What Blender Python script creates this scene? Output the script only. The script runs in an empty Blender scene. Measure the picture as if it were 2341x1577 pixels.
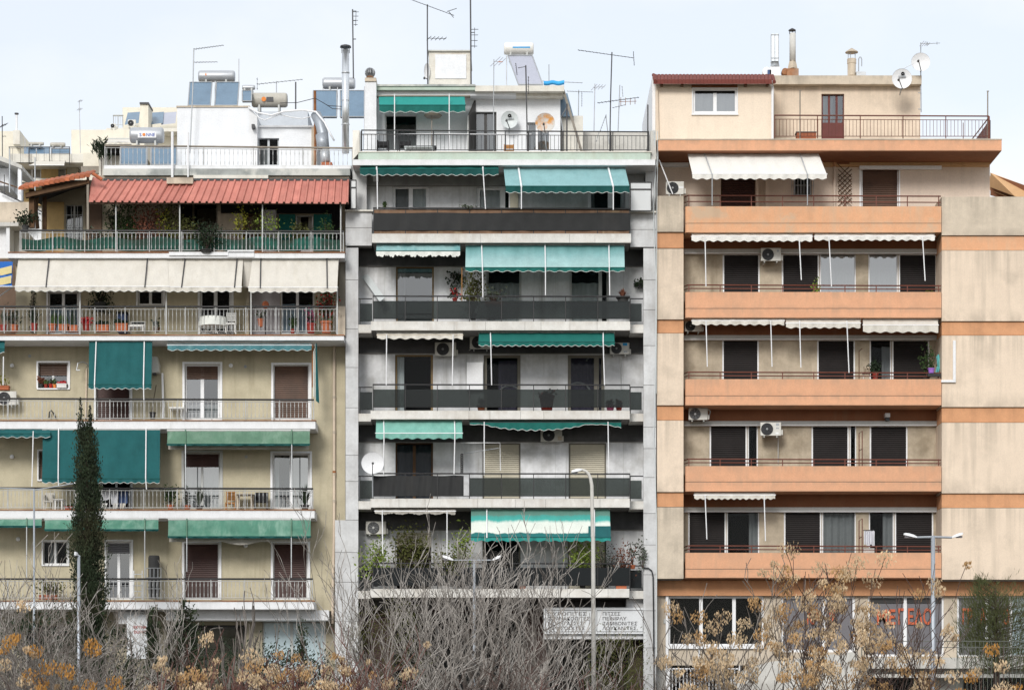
import bpy, math, random
from mathutils import Vector
R = math.radians
sc = bpy.context.scene
COL = sc.collection
# ---------------------------------------------------------------- camera, sky, sun
K, D, ZC, HY, CX = 0.0155, 85.0, 1.6, 1700.0, 1170.5
cam = bpy.data.cameras.new('camera'); cam.sensor_width = 36.0
cam.lens = 36.0 * D / (2341 * K); cam.shift_y = (HY - 788.5) / 2341.0
cam.clip_start = 0.5; cam.clip_end = 3000
co = bpy.data.objects.new('camera', cam); COL.objects.link(co)
co.location = (0, -D, ZC); co.rotation_euler = (R(90), 0, 0); sc.camera = co
SUN_EL, SUN_AZ = 29.0, -16.0        # height; degrees to the viewer's left of straight behind the camera
w = bpy.data.worlds.new('World'); sc.world = w; w.use_nodes = True
nt = w.node_tree; nt.nodes.clear()
def wn(t, **k):
    n = nt.nodes.new(t)
    for a, b in k.items(): setattr(n, a, b)
    return n
sky = wn('ShaderNodeTexSky', sky_type='NISHITA', sun_disc=False)
sky.sun_elevation = R(SUN_EL); sky.sun_rotation = R(180 - SUN_AZ); sky.air_density = 1.0; sky.dust_density = 0.6
tc = wn('ShaderNodeTexCoord'); mp = wn('ShaderNodeMapping'); mp.inputs['Scale'].default_value = (1, 1, 1.7)
mp.inputs['Location'].default_value = (0.37, 0.1, 0.42)
no = wn('ShaderNodeTexNoise'); no.inputs['Scale'].default_value = 3.6; no.inputs['Detail'].default_value = 7; no.inputs['Roughness'].default_value = 0.52
rp = wn('ShaderNodeMapRange'); rp.inputs[1].default_value = 0.40; rp.inputs[2].default_value = 0.60; rp.inputs[3].default_value = 0.70; rp.inputs[4].default_value = 1.0
mx = wn('ShaderNodeMix', data_type='RGBA'); mx.inputs[7].default_value = (6.15, 6.25, 6.35, 1)
bg = wn('ShaderNodeBackground'); bg.inputs['Strength'].default_value = 0.1
ow = wn('ShaderNodeOutputWorld'); L = nt.links.new
L(tc.outputs['Generated'], mp.inputs[0]); L(mp.outputs[0], no.inputs['Vector']); L(no.outputs[0], rp.inputs[0]); L(rp.outputs[0], mx.inputs[0])
L(sky.outputs[0], mx.inputs[6]); L(mx.outputs[2], bg.inputs[0]); L(bg.outputs[0], ow.inputs[0])
sl = bpy.data.lights.new('sun', 'SUN'); sl.energy = 1.5; sl.angle = R(18); sl.color = (1, 0.965, 0.91)
so = bpy.data.objects.new('sun', sl); COL.objects.link(so)
az = R(SUN_AZ); sdir = Vector((math.sin(az) * math.cos(R(SUN_EL)), -math.cos(az) * math.cos(R(SUN_EL)), math.sin(R(SUN_EL))))
so.rotation_euler = sdir.to_track_quat('Z', 'Y').to_euler()
vs = sc.view_settings; vs.view_transform = 'Standard'; vs.look = 'None'; vs.gamma = 1; vs.use_curve_mapping = False; vs.exposure = 0.74
sc.cycles.use_denoising = True; sc.cycles.max_bounces = 6; sc.cycles.diffuse_bounces = 3; sc.cycles.transparent_max_bounces = 12
sc.cycles.caustics_reflective = False; sc.cycles.caustics_refractive = False

# ---------------------------------------------------------------- materials
def mat(n, c, r=.85, var=.12, sc_=2.5, dirt=None, streak=0.0, blotch=0.0, metal=0.0, bump=0.0, rnd=0.0, spec=.35, fine=0.06, trans=0.0, lo=.5, hi=.72, edge=0.0, ramp=None):
    m = bpy.data.materials.new(n); m.use_nodes = True; t = m.node_tree; N = t.nodes; l = t.links.new
    b = N['Principled BSDF']; b.inputs['Roughness'].default_value = r; b.inputs['Metallic'].default_value = metal
    b.inputs['Specular IOR Level'].default_value = spec
    g = N.new('ShaderNodeNewGeometry')
    def noise(scale, vec=(1, 1, 1), det=5):
        mpn = N.new('ShaderNodeMapping'); mpn.inputs['Scale'].default_value = vec; l(g.outputs['Position'], mpn.inputs[0])
        x = N.new('ShaderNodeTexNoise'); x.inputs['Scale'].default_value = scale; x.inputs['Detail'].default_value = det; x.inputs['Roughness'].default_value = .6
        l(mpn.outputs[0], x.inputs['Vector']); return x.outputs[0]
    def rng(sock, a, b_, c_, d_):
        x = N.new('ShaderNodeMapRange'); l(sock, x.inputs[0])
        for i, v in enumerate((a, b_, c_, d_)): x.inputs[i + 1].default_value = v
        return x.outputs[0]
    def mul(a, b_):
        x = N.new('ShaderNodeMath'); x.operation = 'MULTIPLY'; l(a, x.inputs[0])
        if isinstance(b_, float): x.inputs[1].default_value = b_
        else: l(b_, x.inputs[1])
        return x.outputs[0]
    f = mul(rng(noise(sc_), .3, .7, 1 - var, 1 + var * .5), rng(noise(sc_ * 9, det=3), .3, .7, 1 - fine, 1 + fine))
    if rnd:
        oi = N.new('ShaderNodeObjectInfo'); f = mul(f, rng(oi.outputs['Random'], 0, 1, 1 - rnd, 1 + rnd))
    vm = N.new('ShaderNodeVectorMath'); vm.operation = 'SCALE'; vm.inputs[0].default_value = c[:3]; l(f, vm.inputs['Scale'])
    cs = vm.outputs[0]
    dc = dirt or (c[0] * .35, c[1] * .33, c[2] * .3)
    def mix(fac, col):
        nonlocal cs
        x = N.new('ShaderNodeMix'); x.data_type = 'RGBA'; l(fac, x.inputs[0]); l(cs, x.inputs[6]); x.inputs[7].default_value = (*col, 1); cs = x.outputs[2]
    if blotch: mix(rng(noise(.9, det=8), lo, hi, 0, blotch), dc)
    if streak: mix(mul(rng(noise(1.0, (3.4, 3.4, .22), 5), .5, .74, 0, streak), rng(noise(.5, det=2), .38, .6, 0, 1)), dc)
    if ramp:                                           # faded bands at fixed heights (world z), with a ragged border
        sx = N.new('ShaderNodeSeparateXYZ'); l(g.outputs['Position'], sx.inputs[0]); z0, z1, stops, rag = ramp
        ad = N.new('ShaderNodeMath'); ad.operation = 'MULTIPLY_ADD'; l(noise(1.3, (2.2, .2, .35), 6), ad.inputs[0]); ad.inputs[1].default_value = rag; l(sx.outputs[2], ad.inputs[2])
        cr = N.new('ShaderNodeValToRGB'); l(rng(ad.outputs[0], z0 + rag * .5, z1 + rag * .5, 0, 1), cr.inputs[0])
        while len(cr.color_ramp.elements) < len(stops): cr.color_ramp.elements.new(.5)
        for e, (p_, col_) in zip(cr.color_ramp.elements, stops): e.position = p_; e.color = (*col_, 1)
        vm2 = N.new('ShaderNodeVectorMath'); vm2.operation = 'SCALE'; l(cr.outputs[0], vm2.inputs[0]); l(f, vm2.inputs['Scale']); cs = vm2.outputs[0]
    if edge:                                           # grime washed down from the top edge and gathered at the foot of each piece
        tcn = N.new('ShaderNodeTexCoord'); sx = N.new('ShaderNodeSeparateXYZ'); l(tcn.outputs['Generated'], sx.inputs[0])
        st_ = rng(noise(1.0, (4.2, 4.2, .10), 6), .40, .62, 0, 1)
        mix(mul(mul(rng(sx.outputs[2], .45, 1.0, 0, 1), st_), edge), dc); mix(mul(mul(rng(sx.outputs[2], .22, 0, 0, 1), rng(noise(2.2, (1, 1, .6), 7), .4, .62, 0, 1)), edge * .9), dc)
    l(cs, b.inputs['Base Color'])
    if bump:
        bn = N.new('ShaderNodeBump'); bn.inputs['Strength'].default_value = bump; bn.inputs['Distance'].default_value = .02
        l(noise(14), bn.inputs['Height']); l(bn.outputs[0], b.inputs['Normal'])
    if trans:
        tr = N.new('ShaderNodeBsdfTranslucent'); l(cs, tr.inputs[0]); ms = N.new('ShaderNodeMixShader'); ms.inputs[0].default_value = trans
        l(b.outputs[0], ms.inputs[1]); l(tr.outputs[0], ms.inputs[2]); l(ms.outputs[0], N['Material Output'].inputs[0])
    return m
def glass(n, tint, clear, gl=.07, rough=.02, body=None, rnd=0.0):
    m = bpy.data.materials.new(n); m.use_nodes = True; t = m.node_tree; N = t.nodes; l = t.links.new; N.remove(N['Principled BSDF'])
    tr = N.new('ShaderNodeBsdfTransparent'); tr.inputs[0].default_value = (*tint, 1)
    df = N.new('ShaderNodeBsdfDiffuse'); df.inputs[0].default_value = (*(body or (.03, .035, .04)), 1)
    a = N.new('ShaderNodeMixShader'); a.inputs[0].default_value = clear; l(df.outputs[0], a.inputs[1]); l(tr.outputs[0], a.inputs[2])
    if rnd:
        oi = N.new('ShaderNodeObjectInfo'); mr = N.new('ShaderNodeMapRange'); mr.inputs[3].default_value = clear * (1 - rnd); mr.inputs[4].default_value = clear; l(oi.outputs['Random'], mr.inputs[0]); l(mr.outputs[0], a.inputs[0])
    gs = N.new('ShaderNodeBsdfGlossy'); gs.inputs['Roughness'].default_value = rough
    fr = N.new('ShaderNodeFresnel'); fr.inputs[0].default_value = 1.5
    ad = N.new('ShaderNodeMath'); ad.operation = 'ADD'; ad.inputs[1].default_value = gl; l(fr.outputs[0], ad.inputs[0])
    b = N.new('ShaderNodeMixShader'); l(ad.outputs[0], b.inputs[0]); l(a.outputs[0], b.inputs[1]); l(gs.outputs[0], b.inputs[2]); l(b.outputs[0], N['Material Output'].inputs[0])
    return m
M = {}
def mm(k, *a, **b): M[k] = mat(k, *a, **b)
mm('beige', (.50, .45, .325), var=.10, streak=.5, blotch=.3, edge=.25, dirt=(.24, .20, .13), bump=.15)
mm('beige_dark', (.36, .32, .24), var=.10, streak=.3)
mm('ochre', (.52, .36, .16), var=.15, streak=.3)
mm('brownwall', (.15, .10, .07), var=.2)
mm('lavender', (.40, .38, .40), var=.1)
mm('white', (.74, .75, .77), var=.06, streak=.4, edge=.35, dirt=(.42, .42, .40))
mm('whiteclean', (.78, .79, .80), var=.03)
mm('roofwhite', (.74, .76, .79), var=.06, streak=.2, dirt=(.45, .46, .47), bump=.2)
mm('oldwhite', (.70, .68, .62), var=.1, streak=.45, blotch=.5, dirt=(.36, .28, .2), lo=.54, hi=.7)
mm('marble', (.61, .62, .63), var=.16, blotch=.6, streak=.6, edge=.3, dirt=(.34, .33, .32), rnd=.05, sc_=1.3)
mm('marblewall', (.68, .69, .71), var=.2, blotch=.75, streak=.8, edge=.3, dirt=(.30, .295, .28), rnd=.08, sc_=1.1)
mm('slabstone', (.68, .67, .64), var=.12, streak=.5, blotch=.35, edge=.45, dirt=(.40, .35, .29), rnd=.06)
mm('joint', (.22, .21, .2))
mm('darkband', (.058, .058, .062), var=.3, blotch=.5, streak=.4, dirt=(.13, .13, .13), r=.6)
mm('greyband', (.33, .33, .33), var=.15, streak=.4)
mm('palegreen', (.46, .55, .48), var=.1, streak=.4, blotch=.3, dirt=(.35, .33, .24))
mm('cream', (.71, .59, .47), var=.06, streak=.45, blotch=.42, edge=.55, rnd=.03, dirt=(.34, .29, .23), bump=.15, lo=.55, hi=.75)
mm('creamold', (.58, .50, .40), var=.12, streak=.6, blotch=.6, edge=.5, dirt=(.27, .235, .19), bump=.2)
mm('creamwhite', (.74, .70, .60), var=.06, streak=.35, blotch=.2, dirt=(.5, .45, .36))
mm('netting', (.012, .10, .075), var=.5, sc_=5, blotch=.8, dirt=(.02, .03, .02), lo=.42, hi=.6)
mm('creamclean', (.77, .66, .54), var=.04, streak=.2)
mm('creampink', (.66, .55, .46), var=.05, streak=.2)
mm('infill', (.47, .40, .305), var=.2, streak=.75, blotch=.7, dirt=(.17, .135, .085), bump=.2)
mm('orange', (.67, .36, .215), var=.07, streak=.55, blotch=.3, edge=.65, rnd=.04, dirt=(.43, .28, .19))
mm('orangeold', (.68, .37, .21), var=.08, streak=.6, blotch=.7, edge=.4, dirt=(.50, .40, .29), lo=.56, hi=.66)
mm('orangeband', (.61, .315, .165), var=.08, streak=.55, blotch=.3, edge=.4, dirt=(.33, .17, .09))
mm('ochrepeach', (.60, .37, .19), var=.06, streak=.25)
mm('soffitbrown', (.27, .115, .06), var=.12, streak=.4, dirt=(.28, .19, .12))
mm('concrete', (.36, .35, .33), var=.15, streak=.5, blotch=.4)
mm('concretelight', (.55, .54, .51), var=.12, streak=.5, blotch=.4)
mm('greyfascia', (.36, .38, .37), var=.3, blotch=.8, streak=.5, dirt=(.62, .62, .58), lo=.48, hi=.58)
mm('frame_white', (.78, .79, .81), r=.45, var=.03)
mm('frame_grey', (.48, .49, .48), r=.5, var=.08)
mm('frame_gold', (.20, .13, .05), r=.5, var=.2)
mm('frame_dark', (.035, .033, .032), r=.5)
mm('frame_taupe', (.17, .155, .125), r=.5)
mm('shutter_brown', (.10, .052, .032), r=.55, var=.35, sc_=1.5)
mm('shutter_dark', (.020, .017, .017), r=.55, var=.2, spec=.12)
mm('darkground', (.05, .03, .026), var=.4, blotch=.5)
mm('shutter_maroon', (.055, .022, .018), r=.55, var=.2)
mm('shutter_cream', (.52, .48, .38), r=.55, var=.1)
mm('curtain_white', (.62, .66, .68), var=.08, trans=.2)
mm('curtain_blue', (.42, .55, .68), var=.08, trans=.2)
mm('curtain_grey', (.24, .25, .26), var=.1, trans=.2)
mm('curtain_dark', (.035, .04, .055), var=.2)
mm('curtain_pattern', (.04, .035, .06), var=.2)
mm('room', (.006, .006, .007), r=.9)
mm('rail_black', (.022, .022, .024), r=.45, var=.3)
mm('rail_white', (.52, .53, .53), r=.5, var=.2)
mm('rail_brown', (.14, .042, .026), r=.5, var=.2)
mm('rail_grey', (.13, .14, .12), r=.5)
mm('metal_grey', (.34, .36, .38), r=.45, metal=.3, var=.12)
mm('metal_dark', (.06, .06, .065), r=.5, metal=.2)
mm('metal_silver', (.74, .77, .80), r=.28, metal=.85, var=.06)
mm('galv', (.50, .52, .54), r=.5, metal=.5, var=.15)
mm('antenna_pale', (.42, .43, .46), r=.5, metal=.3)
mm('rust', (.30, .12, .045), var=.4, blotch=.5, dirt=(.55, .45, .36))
mm('ac_white', (.62, .61, .57), r=.5, var=.06, streak=.25)
mm('ac_fan', (.045, .047, .052), r=.5)
mm('ac_hub', (.3, .31, .32), r=.5)
mm('dish_white', (.75, .76, .78), r=.4, var=.03)
mm('dish_grey', (.58, .62, .63), r=.4, var=.05)
mm('dish_rusty', (.58, .56, .53), r=.5, var=.08, blotch=1, streak=.9, dirt=(.62, .28, .06), lo=.5, hi=.56)
mm('canvas_black', (.020, .021, .022), r=.75, var=.2, streak=.3, dirt=(.06, .055, .05))
mm('rusty_reed', (.20, .12, .075), var=.3, streak=.9, dirt=(.42, .32, .2))
mm('teal', (.012, .105, .112), var=.14, blotch=.3, dirt=(.03, .16, .17), trans=.12, streak=.15)
mm('teal_green', (.010, .135, .115), var=.08, trans=.12, streak=.15)
mm('teal_top', (.03, .30, .27), var=.06, trans=.15)
mm('teal_pale', (.26, .46, .48), var=.1, trans=.15, streak=.3, dirt=(.08, .25, .28))
mm('teal_worn', (.30, .50, .51), var=.12, trans=.15, streak=.7, blotch=.5, dirt=(.07, .28, .30))
mm('mint', (.22, .48, .41), var=.14, blotch=.4, trans=.15, streak=.5, dirt=(.1, .33, .28))
mm('green_worn', (.115, .225, .155), var=.16, trans=.1, streak=.9, blotch=.6, edge=.3, dirt=(.26, .38, .30))
mm('green_worn_teal', (.085, .235, .17), var=.16, trans=.1, streak=.9, blotch=.6, edge=.3, dirt=(.28, .44, .36))
mm('blue_worn', (.07, .21, .24), var=.15, trans=.1, streak=.5, dirt=(.2, .36, .37))
mm('valance_dark', (.006, .075, .07), var=.1, trans=.1)
mm('creamcloth', (.70, .67, .61), var=.06, trans=.15, streak=.5, edge=.25, dirt=(.5, .46, .38))
mm('whitecloth', (.80, .79, .75), var=.03, trans=.15)
mm('greycloth', (.42, .40, .36), var=.1, trans=.1, streak=.4)
mm('fadedcloth', (.78, .80, .76), var=.1, trans=.12)
zz = lambda y: 1.6 + (1700 - y) * K * (D - 1.22) / D
mm('bleached', (.8, .8, .8), var=.08, trans=.12, streak=.25, dirt=(.25, .4, .36), ramp=(zz(1230), zz(1162), ((0, (.02, .16, .16)), (.14, (.02, .16, .16)), (.17, (.74, .78, .72)), (.52, (.70, .76, .70)), (.62, (.06, .40, .36)), (.76, (.07, .34, .30)), (.80, (.12, .26, .22)), (1, (.10, .22, .18))), .25))
mm('teal_faded', (.4, .5, .5), var=.14, trans=.15, streak=.6, blotch=.4, dirt=(.08, .28, .29), ramp=(zz(613), zz(559), ((0, (.38, .58, .58)), (.35, (.33, .53, .54)), (.7, (.20, .40, .41)), (1, (.09, .24, .24))), .35))
mm('pine', (.10, .115, .045), var=.5, sc_=3, trans=.25)
mm('piping', (.70, .72, .70), var=.05)
mm('blue_stripe', (.02, .12, .42), trans=.1)
mm('yellow_stripe', (.62, .52, .26), trans=.1)
mm('redmetal', (.50, .195, .155), r=.55, var=.14, rnd=.10, streak=.6, blotch=.4, edge=.4, dirt=(.34, .10, .08))
mm('tile_orange', (.42, .13, .06), var=.25, rnd=.2)
mm('tile_maroon', (.17, .045, .035), var=.15)
mm('wood', (.11, .06, .03), var=.3)
mm('woodlight', (.38, .19, .07), var=.2)
mm('wood_grey', (.28, .25, .21), var=.2)
mm('solar_blue', (.14, .22, .31), r=.25, var=.12, spec=.6)
mm('solar_grey', (.40, .42, .50), r=.3, var=.05, spec=.6)
mm('tank_steel', (.45, .47, .50), r=.4, metal=.35, var=.08)
mm('tank_beige', (.45, .43, .38), r=.5, var=.1, streak=.4)
mm('tank_white', (.74, .73, .70), r=.4, var=.05)
mm('duct', (.36, .39, .43), r=.45, metal=.35, var=.1)
mm('red', (.42, .03, .02)); mm('blue', (.02, .07, .38)); mm('orangeprint', (.72, .24, .06)); mm('skyblue', (.05, .36, .72)); mm('black', (.02, .02, .02), var=.05)
mm('signred', (.55, .12, .05), var=.12, r=.5); mm('letters', (.07, .065, .07), var=.3); mm('signwhite', (.66, .68, .70), var=.05, streak=.3)
mm('film', (.155, .15, .165), var=.08, r=.35, spec=.5)
mm('paleglass', (.44, .55, .60), r=.25, var=.08, spec=.6)
mm('door_red', (.12, .025, .02), r=.5, var=.15)
mm('terracotta', (.42, .13, .06), var=.15); mm('potred', (.30, .04, .03)); mm('potpurple', (.33, .15, .55)); mm('potgrey', (.3, .3, .29)); mm('potdark', (.05, .05, .05))
mm('leaf', (.055, .10, .03), var=.4, sc_=6, trans=.25); mm('leaf_dark', (.024, .042, .020), var=.4, sc_=6, trans=.15)
mm('leaf_yellow', (.30, .30, .04), var=.35, sc_=6, trans=.3); mm('leaf_lime', (.25, .34, .06), var=.3, sc_=6, trans=.3)
mm('leaf_red', (.20, .075, .045), var=.4, sc_=6, trans=.2); mm('leaf_olive', (.115, .125, .035), var=.4, sc_=4, trans=.25)
mm('leaf_grey', (.10, .12, .085), var=.3, sc_=6, trans=.2)
mm('cypress', (.034, .052, .025), var=.75, sc_=2.2, trans=.15, blotch=.6, dirt=(.06, .055, .025), lo=.5, hi=.65); mm('flower', (.55, .03, .035), var=.3); mm('flower_pink', (.55, .12, .25), var=.3)
mm('bark_pale', (.36, .335, .31), var=.6, sc_=3, blotch=.7, dirt=(.09, .075, .065), lo=.46, hi=.6); mm('bark_grey', (.17, .15, .135), var=.5, sc_=4, blotch=.6, lo=.45, hi=.6); mm('bark_brown', (.075, .05, .042), var=.35, sc_=4); mm('twig_red', (.13, .06, .05), var=.3)  # bark_pale: its tones imitate highlights and dark sides of the twigs
mm('seed_orange', (.50, .26, .07), var=.35, sc_=8, trans=.25, fine=.2); mm('seed_tan', (.70, .54, .35), var=.5, sc_=2.5, blotch=.45, dirt=(.32, .19, .09), lo=.5, hi=.64, trans=.25, fine=.2)
mm('seed_rust', (.54, .34, .16), var=.4, sc_=3, trans=.25, fine=.2)
mm('asphalt', (.05, .05, .052), var=.2); mm('paving', (.30, .29, .27), var=.15); mm('soil', (.10, .085, .06), var=.3); mm('brick', (.36, .12, .06), rnd=.2, var=.2)
mm('plastic_white', (.72, .72, .70), r=.5); mm('cloth_white', (.74, .75, .80), trans=.2); mm('cloth_blue', (.08, .12, .24), trans=.1); mm('cloth_black', (.02, .02, .022)); mm('cloth_turq', (.15, .50, .52))
mm('lamp_orange', (.72, .26, .14), trans=.3)
M['pane'] = glass('pane', (.9, .93, .93), .97, -.026)
M['pane_bright'] = glass('pane_bright', (.9, .92, .92), .7, .34)
M['pane_mid'] = glass('pane_mid', (.85, .9, .9), .7, .2)
M['frosted'] = glass('frosted', (.9, .92, .92), .25, .04, .3, (.72, .74, .75))
M['smoked'] = glass('smoked', (.32, .35, .338), .95, -.015, .10, (.03, .035, .035), .45)
M['smoked_dark'] = glass('smoked_dark', (.25, .27, .26), .12, -.03, .3, (.016, .019, .021))

# ---------------------------------------------------------------- geometry
def S(d): return K * (D - d) / D
def P(x, y, d): return Vector(((x - CX) * S(d), -d, ZC + (HY - y) * S(d)))
BASE = {}
class G:
    def __init__(s): s.v = []; s.f = []
    def add(s, vs, fs):
        o = len(s.v); s.v += [tuple(v) for v in vs]; s.f += [tuple(i + o for i in f) for f in fs]; return s
    def wbox(s, x0, y0, z0, x1, y1, z1, skip=''):
        v = [(x0, y0, z0), (x1, y0, z0), (x1, y1, z0), (x0, y1, z0), (x0, y0, z1), (x1, y0, z1), (x1, y1, z1), (x0, y1, z1)]
        fs = {'b': (3, 2, 1, 0), 't': (4, 5, 6, 7), 'f': (0, 1, 5, 4), 'r': (1, 2, 6, 5), 'k': (2, 3, 7, 6), 'l': (3, 0, 4, 7)}
        return s.add(v, [f for k, f in fs.items() if k not in skip])
    def box(s, x0, y0, x1, y1, d1, d0, skip=''):      # photo rectangle seen at depth d1, solid back to d0
        a = P(x0, y1, d1); b = P(x1, y0, d1)
        return s.wbox(a.x, -d1, a.z, b.x, -d0, b.z, skip)
    def quad(s, *p): return s.add(p, [tuple(range(len(p)))])
    def tube(s, pts, r, n=6, cap=True):
        pts = [Vector(p) for p in pts]; m = len(pts)
        rr = r if isinstance(r, (list, tuple)) else [r] * m
        vs, fs = [], []
        up = None
        for i, p in enumerate(pts):
            t = (pts[min(i + 1, m - 1)] - pts[max(i - 1, 0)])
            if t.length < 1e-9: t = Vector((0, 0, 1))
            t.normalize()
            if up is None:
                up = Vector((0, 1, 0)) if abs(t.y) < .9 else Vector((1, 0, 0))
            a = t.cross(up)
            if a.length < 1e-6: a = t.cross(Vector((1, 0, 0)))
            a.normalize(); b = a.cross(t); b.normalize(); up = b
            for k in range(n):
                q = 2 * math.pi * k / n; vs.append(p + (a * math.cos(q) + b * math.sin(q)) * rr[i])
        for i in range(m - 1):
            for k in range(n):
                fs.append((i * n + k, i * n + (k + 1) % n, (i + 1) * n + (k + 1) % n, (i + 1) * n + k))
        if cap: fs += [tuple(range(n))[::-1], tuple(range((m - 1) * n, m * n))]
        return s.add(vs, fs)
    def pt(s, pts, rpx, n=6):                          # tube through (x, y, depth) points, radius in photo pixels
        return s.tube([P(*p) for p in pts], rpx * K, n)
    def grid(s, f, nu, nv):
        vs = [f(i / nu, j / nv) for j in range(nv + 1) for i in range(nu + 1)]
        fs = [(j * (nu + 1) + i, j * (nu + 1) + i + 1, (j + 1) * (nu + 1) + i + 1, (j + 1) * (nu + 1) + i) for j in range(nv) for i in range(nu)]
        return s.add(vs, fs)
    def lathe(s, c, prof, n=16, axis='z'):             # prof: (radius, height)
        vs, fs = [], []
        for r, h in prof:
            for k in range(n):
                q = 2 * math.pi * k / n; u, v_ = r * math.cos(q), r * math.sin(q)
                vs.append((c[0] + u, c[1] + v_, c[2] + h) if axis == 'z' else ((c[0] + h, c[1] + u, c[2] + v_) if axis == 'x' else (c[0] + u, c[1] - h, c[2] + v_)))
        for i in range(len(prof) - 1):
            for k in range(n): fs.append((i * n + k, i * n + (k + 1) % n, (i + 1) * n + (k + 1) % n, (i + 1) * n + k))
        fs += [tuple(range(n))[::-1], tuple(range((len(prof) - 1) * n, len(prof) * n))]
        return s.add(vs, fs)
    def leaf(s, p, u, v):
        return s.add([p - v * .5, p + u * .5, p + v * .5, p - u * .5], [(0, 1, 2, 3)])
    def build(s, name, m, parent=None, label=None, cat=None, group=None, kind=None, smooth=False, base=None):
        me = bpy.data.meshes.new(name)
        b = Vector(BASE[parent.name]) if parent else (Vector(base) if base is not None else Vector((0, 0, 0)))
        me.from_pydata([(x - b.x, y - b.y, z - b.z) for x, y, z in s.v], [], s.f)
        me.materials.append(M[m] if isinstance(m, str) else m)
        if smooth: me.polygons.foreach_set('use_smooth', [True] * len(me.polygons))
        o = bpy.data.objects.new(name, me); COL.objects.link(o)
        if parent: o.parent = parent
        else: o.location = b
        BASE[o.name] = tuple(b); tag(o, label, cat, group, kind)
        return o
def tag(o, label=None, cat=None, group=None, kind=None):
    for k, v in (('label', label), ('category', cat), ('group', group), ('kind', kind)):
        if v: o[k] = v
    return o
def T(name, label, cat, base, group=None):            # an Empty at the thing's base
    o = bpy.data.objects.new(name, None); COL.objects.link(o); o.location = base; o.empty_display_size = .2
    BASE[o.name] = tuple(base); return tag(o, label, cat, group)
def TP(name, label, cat, x, y, d, group=None): return T(name, label, cat, P(x, y, d), group)
def text(s, x, y, h, d, m, parent, wpx=None, name='lettering'):
    c = bpy.data.curves.new(name, 'FONT'); c.body = s; c.size = h * S(d) / .70; c.extrude = .006; c.offset = c.size * (.02 if m == 'signred' else 0)
    o = bpy.data.objects.new(name, c); COL.objects.link(o); bpy.context.view_layer.update()
    me = bpy.data.meshes.new_from_object(o.evaluated_get(bpy.context.evaluated_depsgraph_get())); me.name = name
    bpy.data.objects.remove(o); bpy.data.curves.remove(c); me.materials.clear(); me.materials.append(M[m])
    o = bpy.data.objects.new(name, me); COL.objects.link(o); o.parent = parent
    o.rotation_euler = (R(90), 0, 0); o.location = P(x, y, d) - Vector(BASE[parent.name])
    xs = [v.co.x for v in me.vertices]
    if wpx and xs: o.scale = (wpx * S(d) / max(1e-3, max(xs)), 1, 1)
    return o

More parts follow.
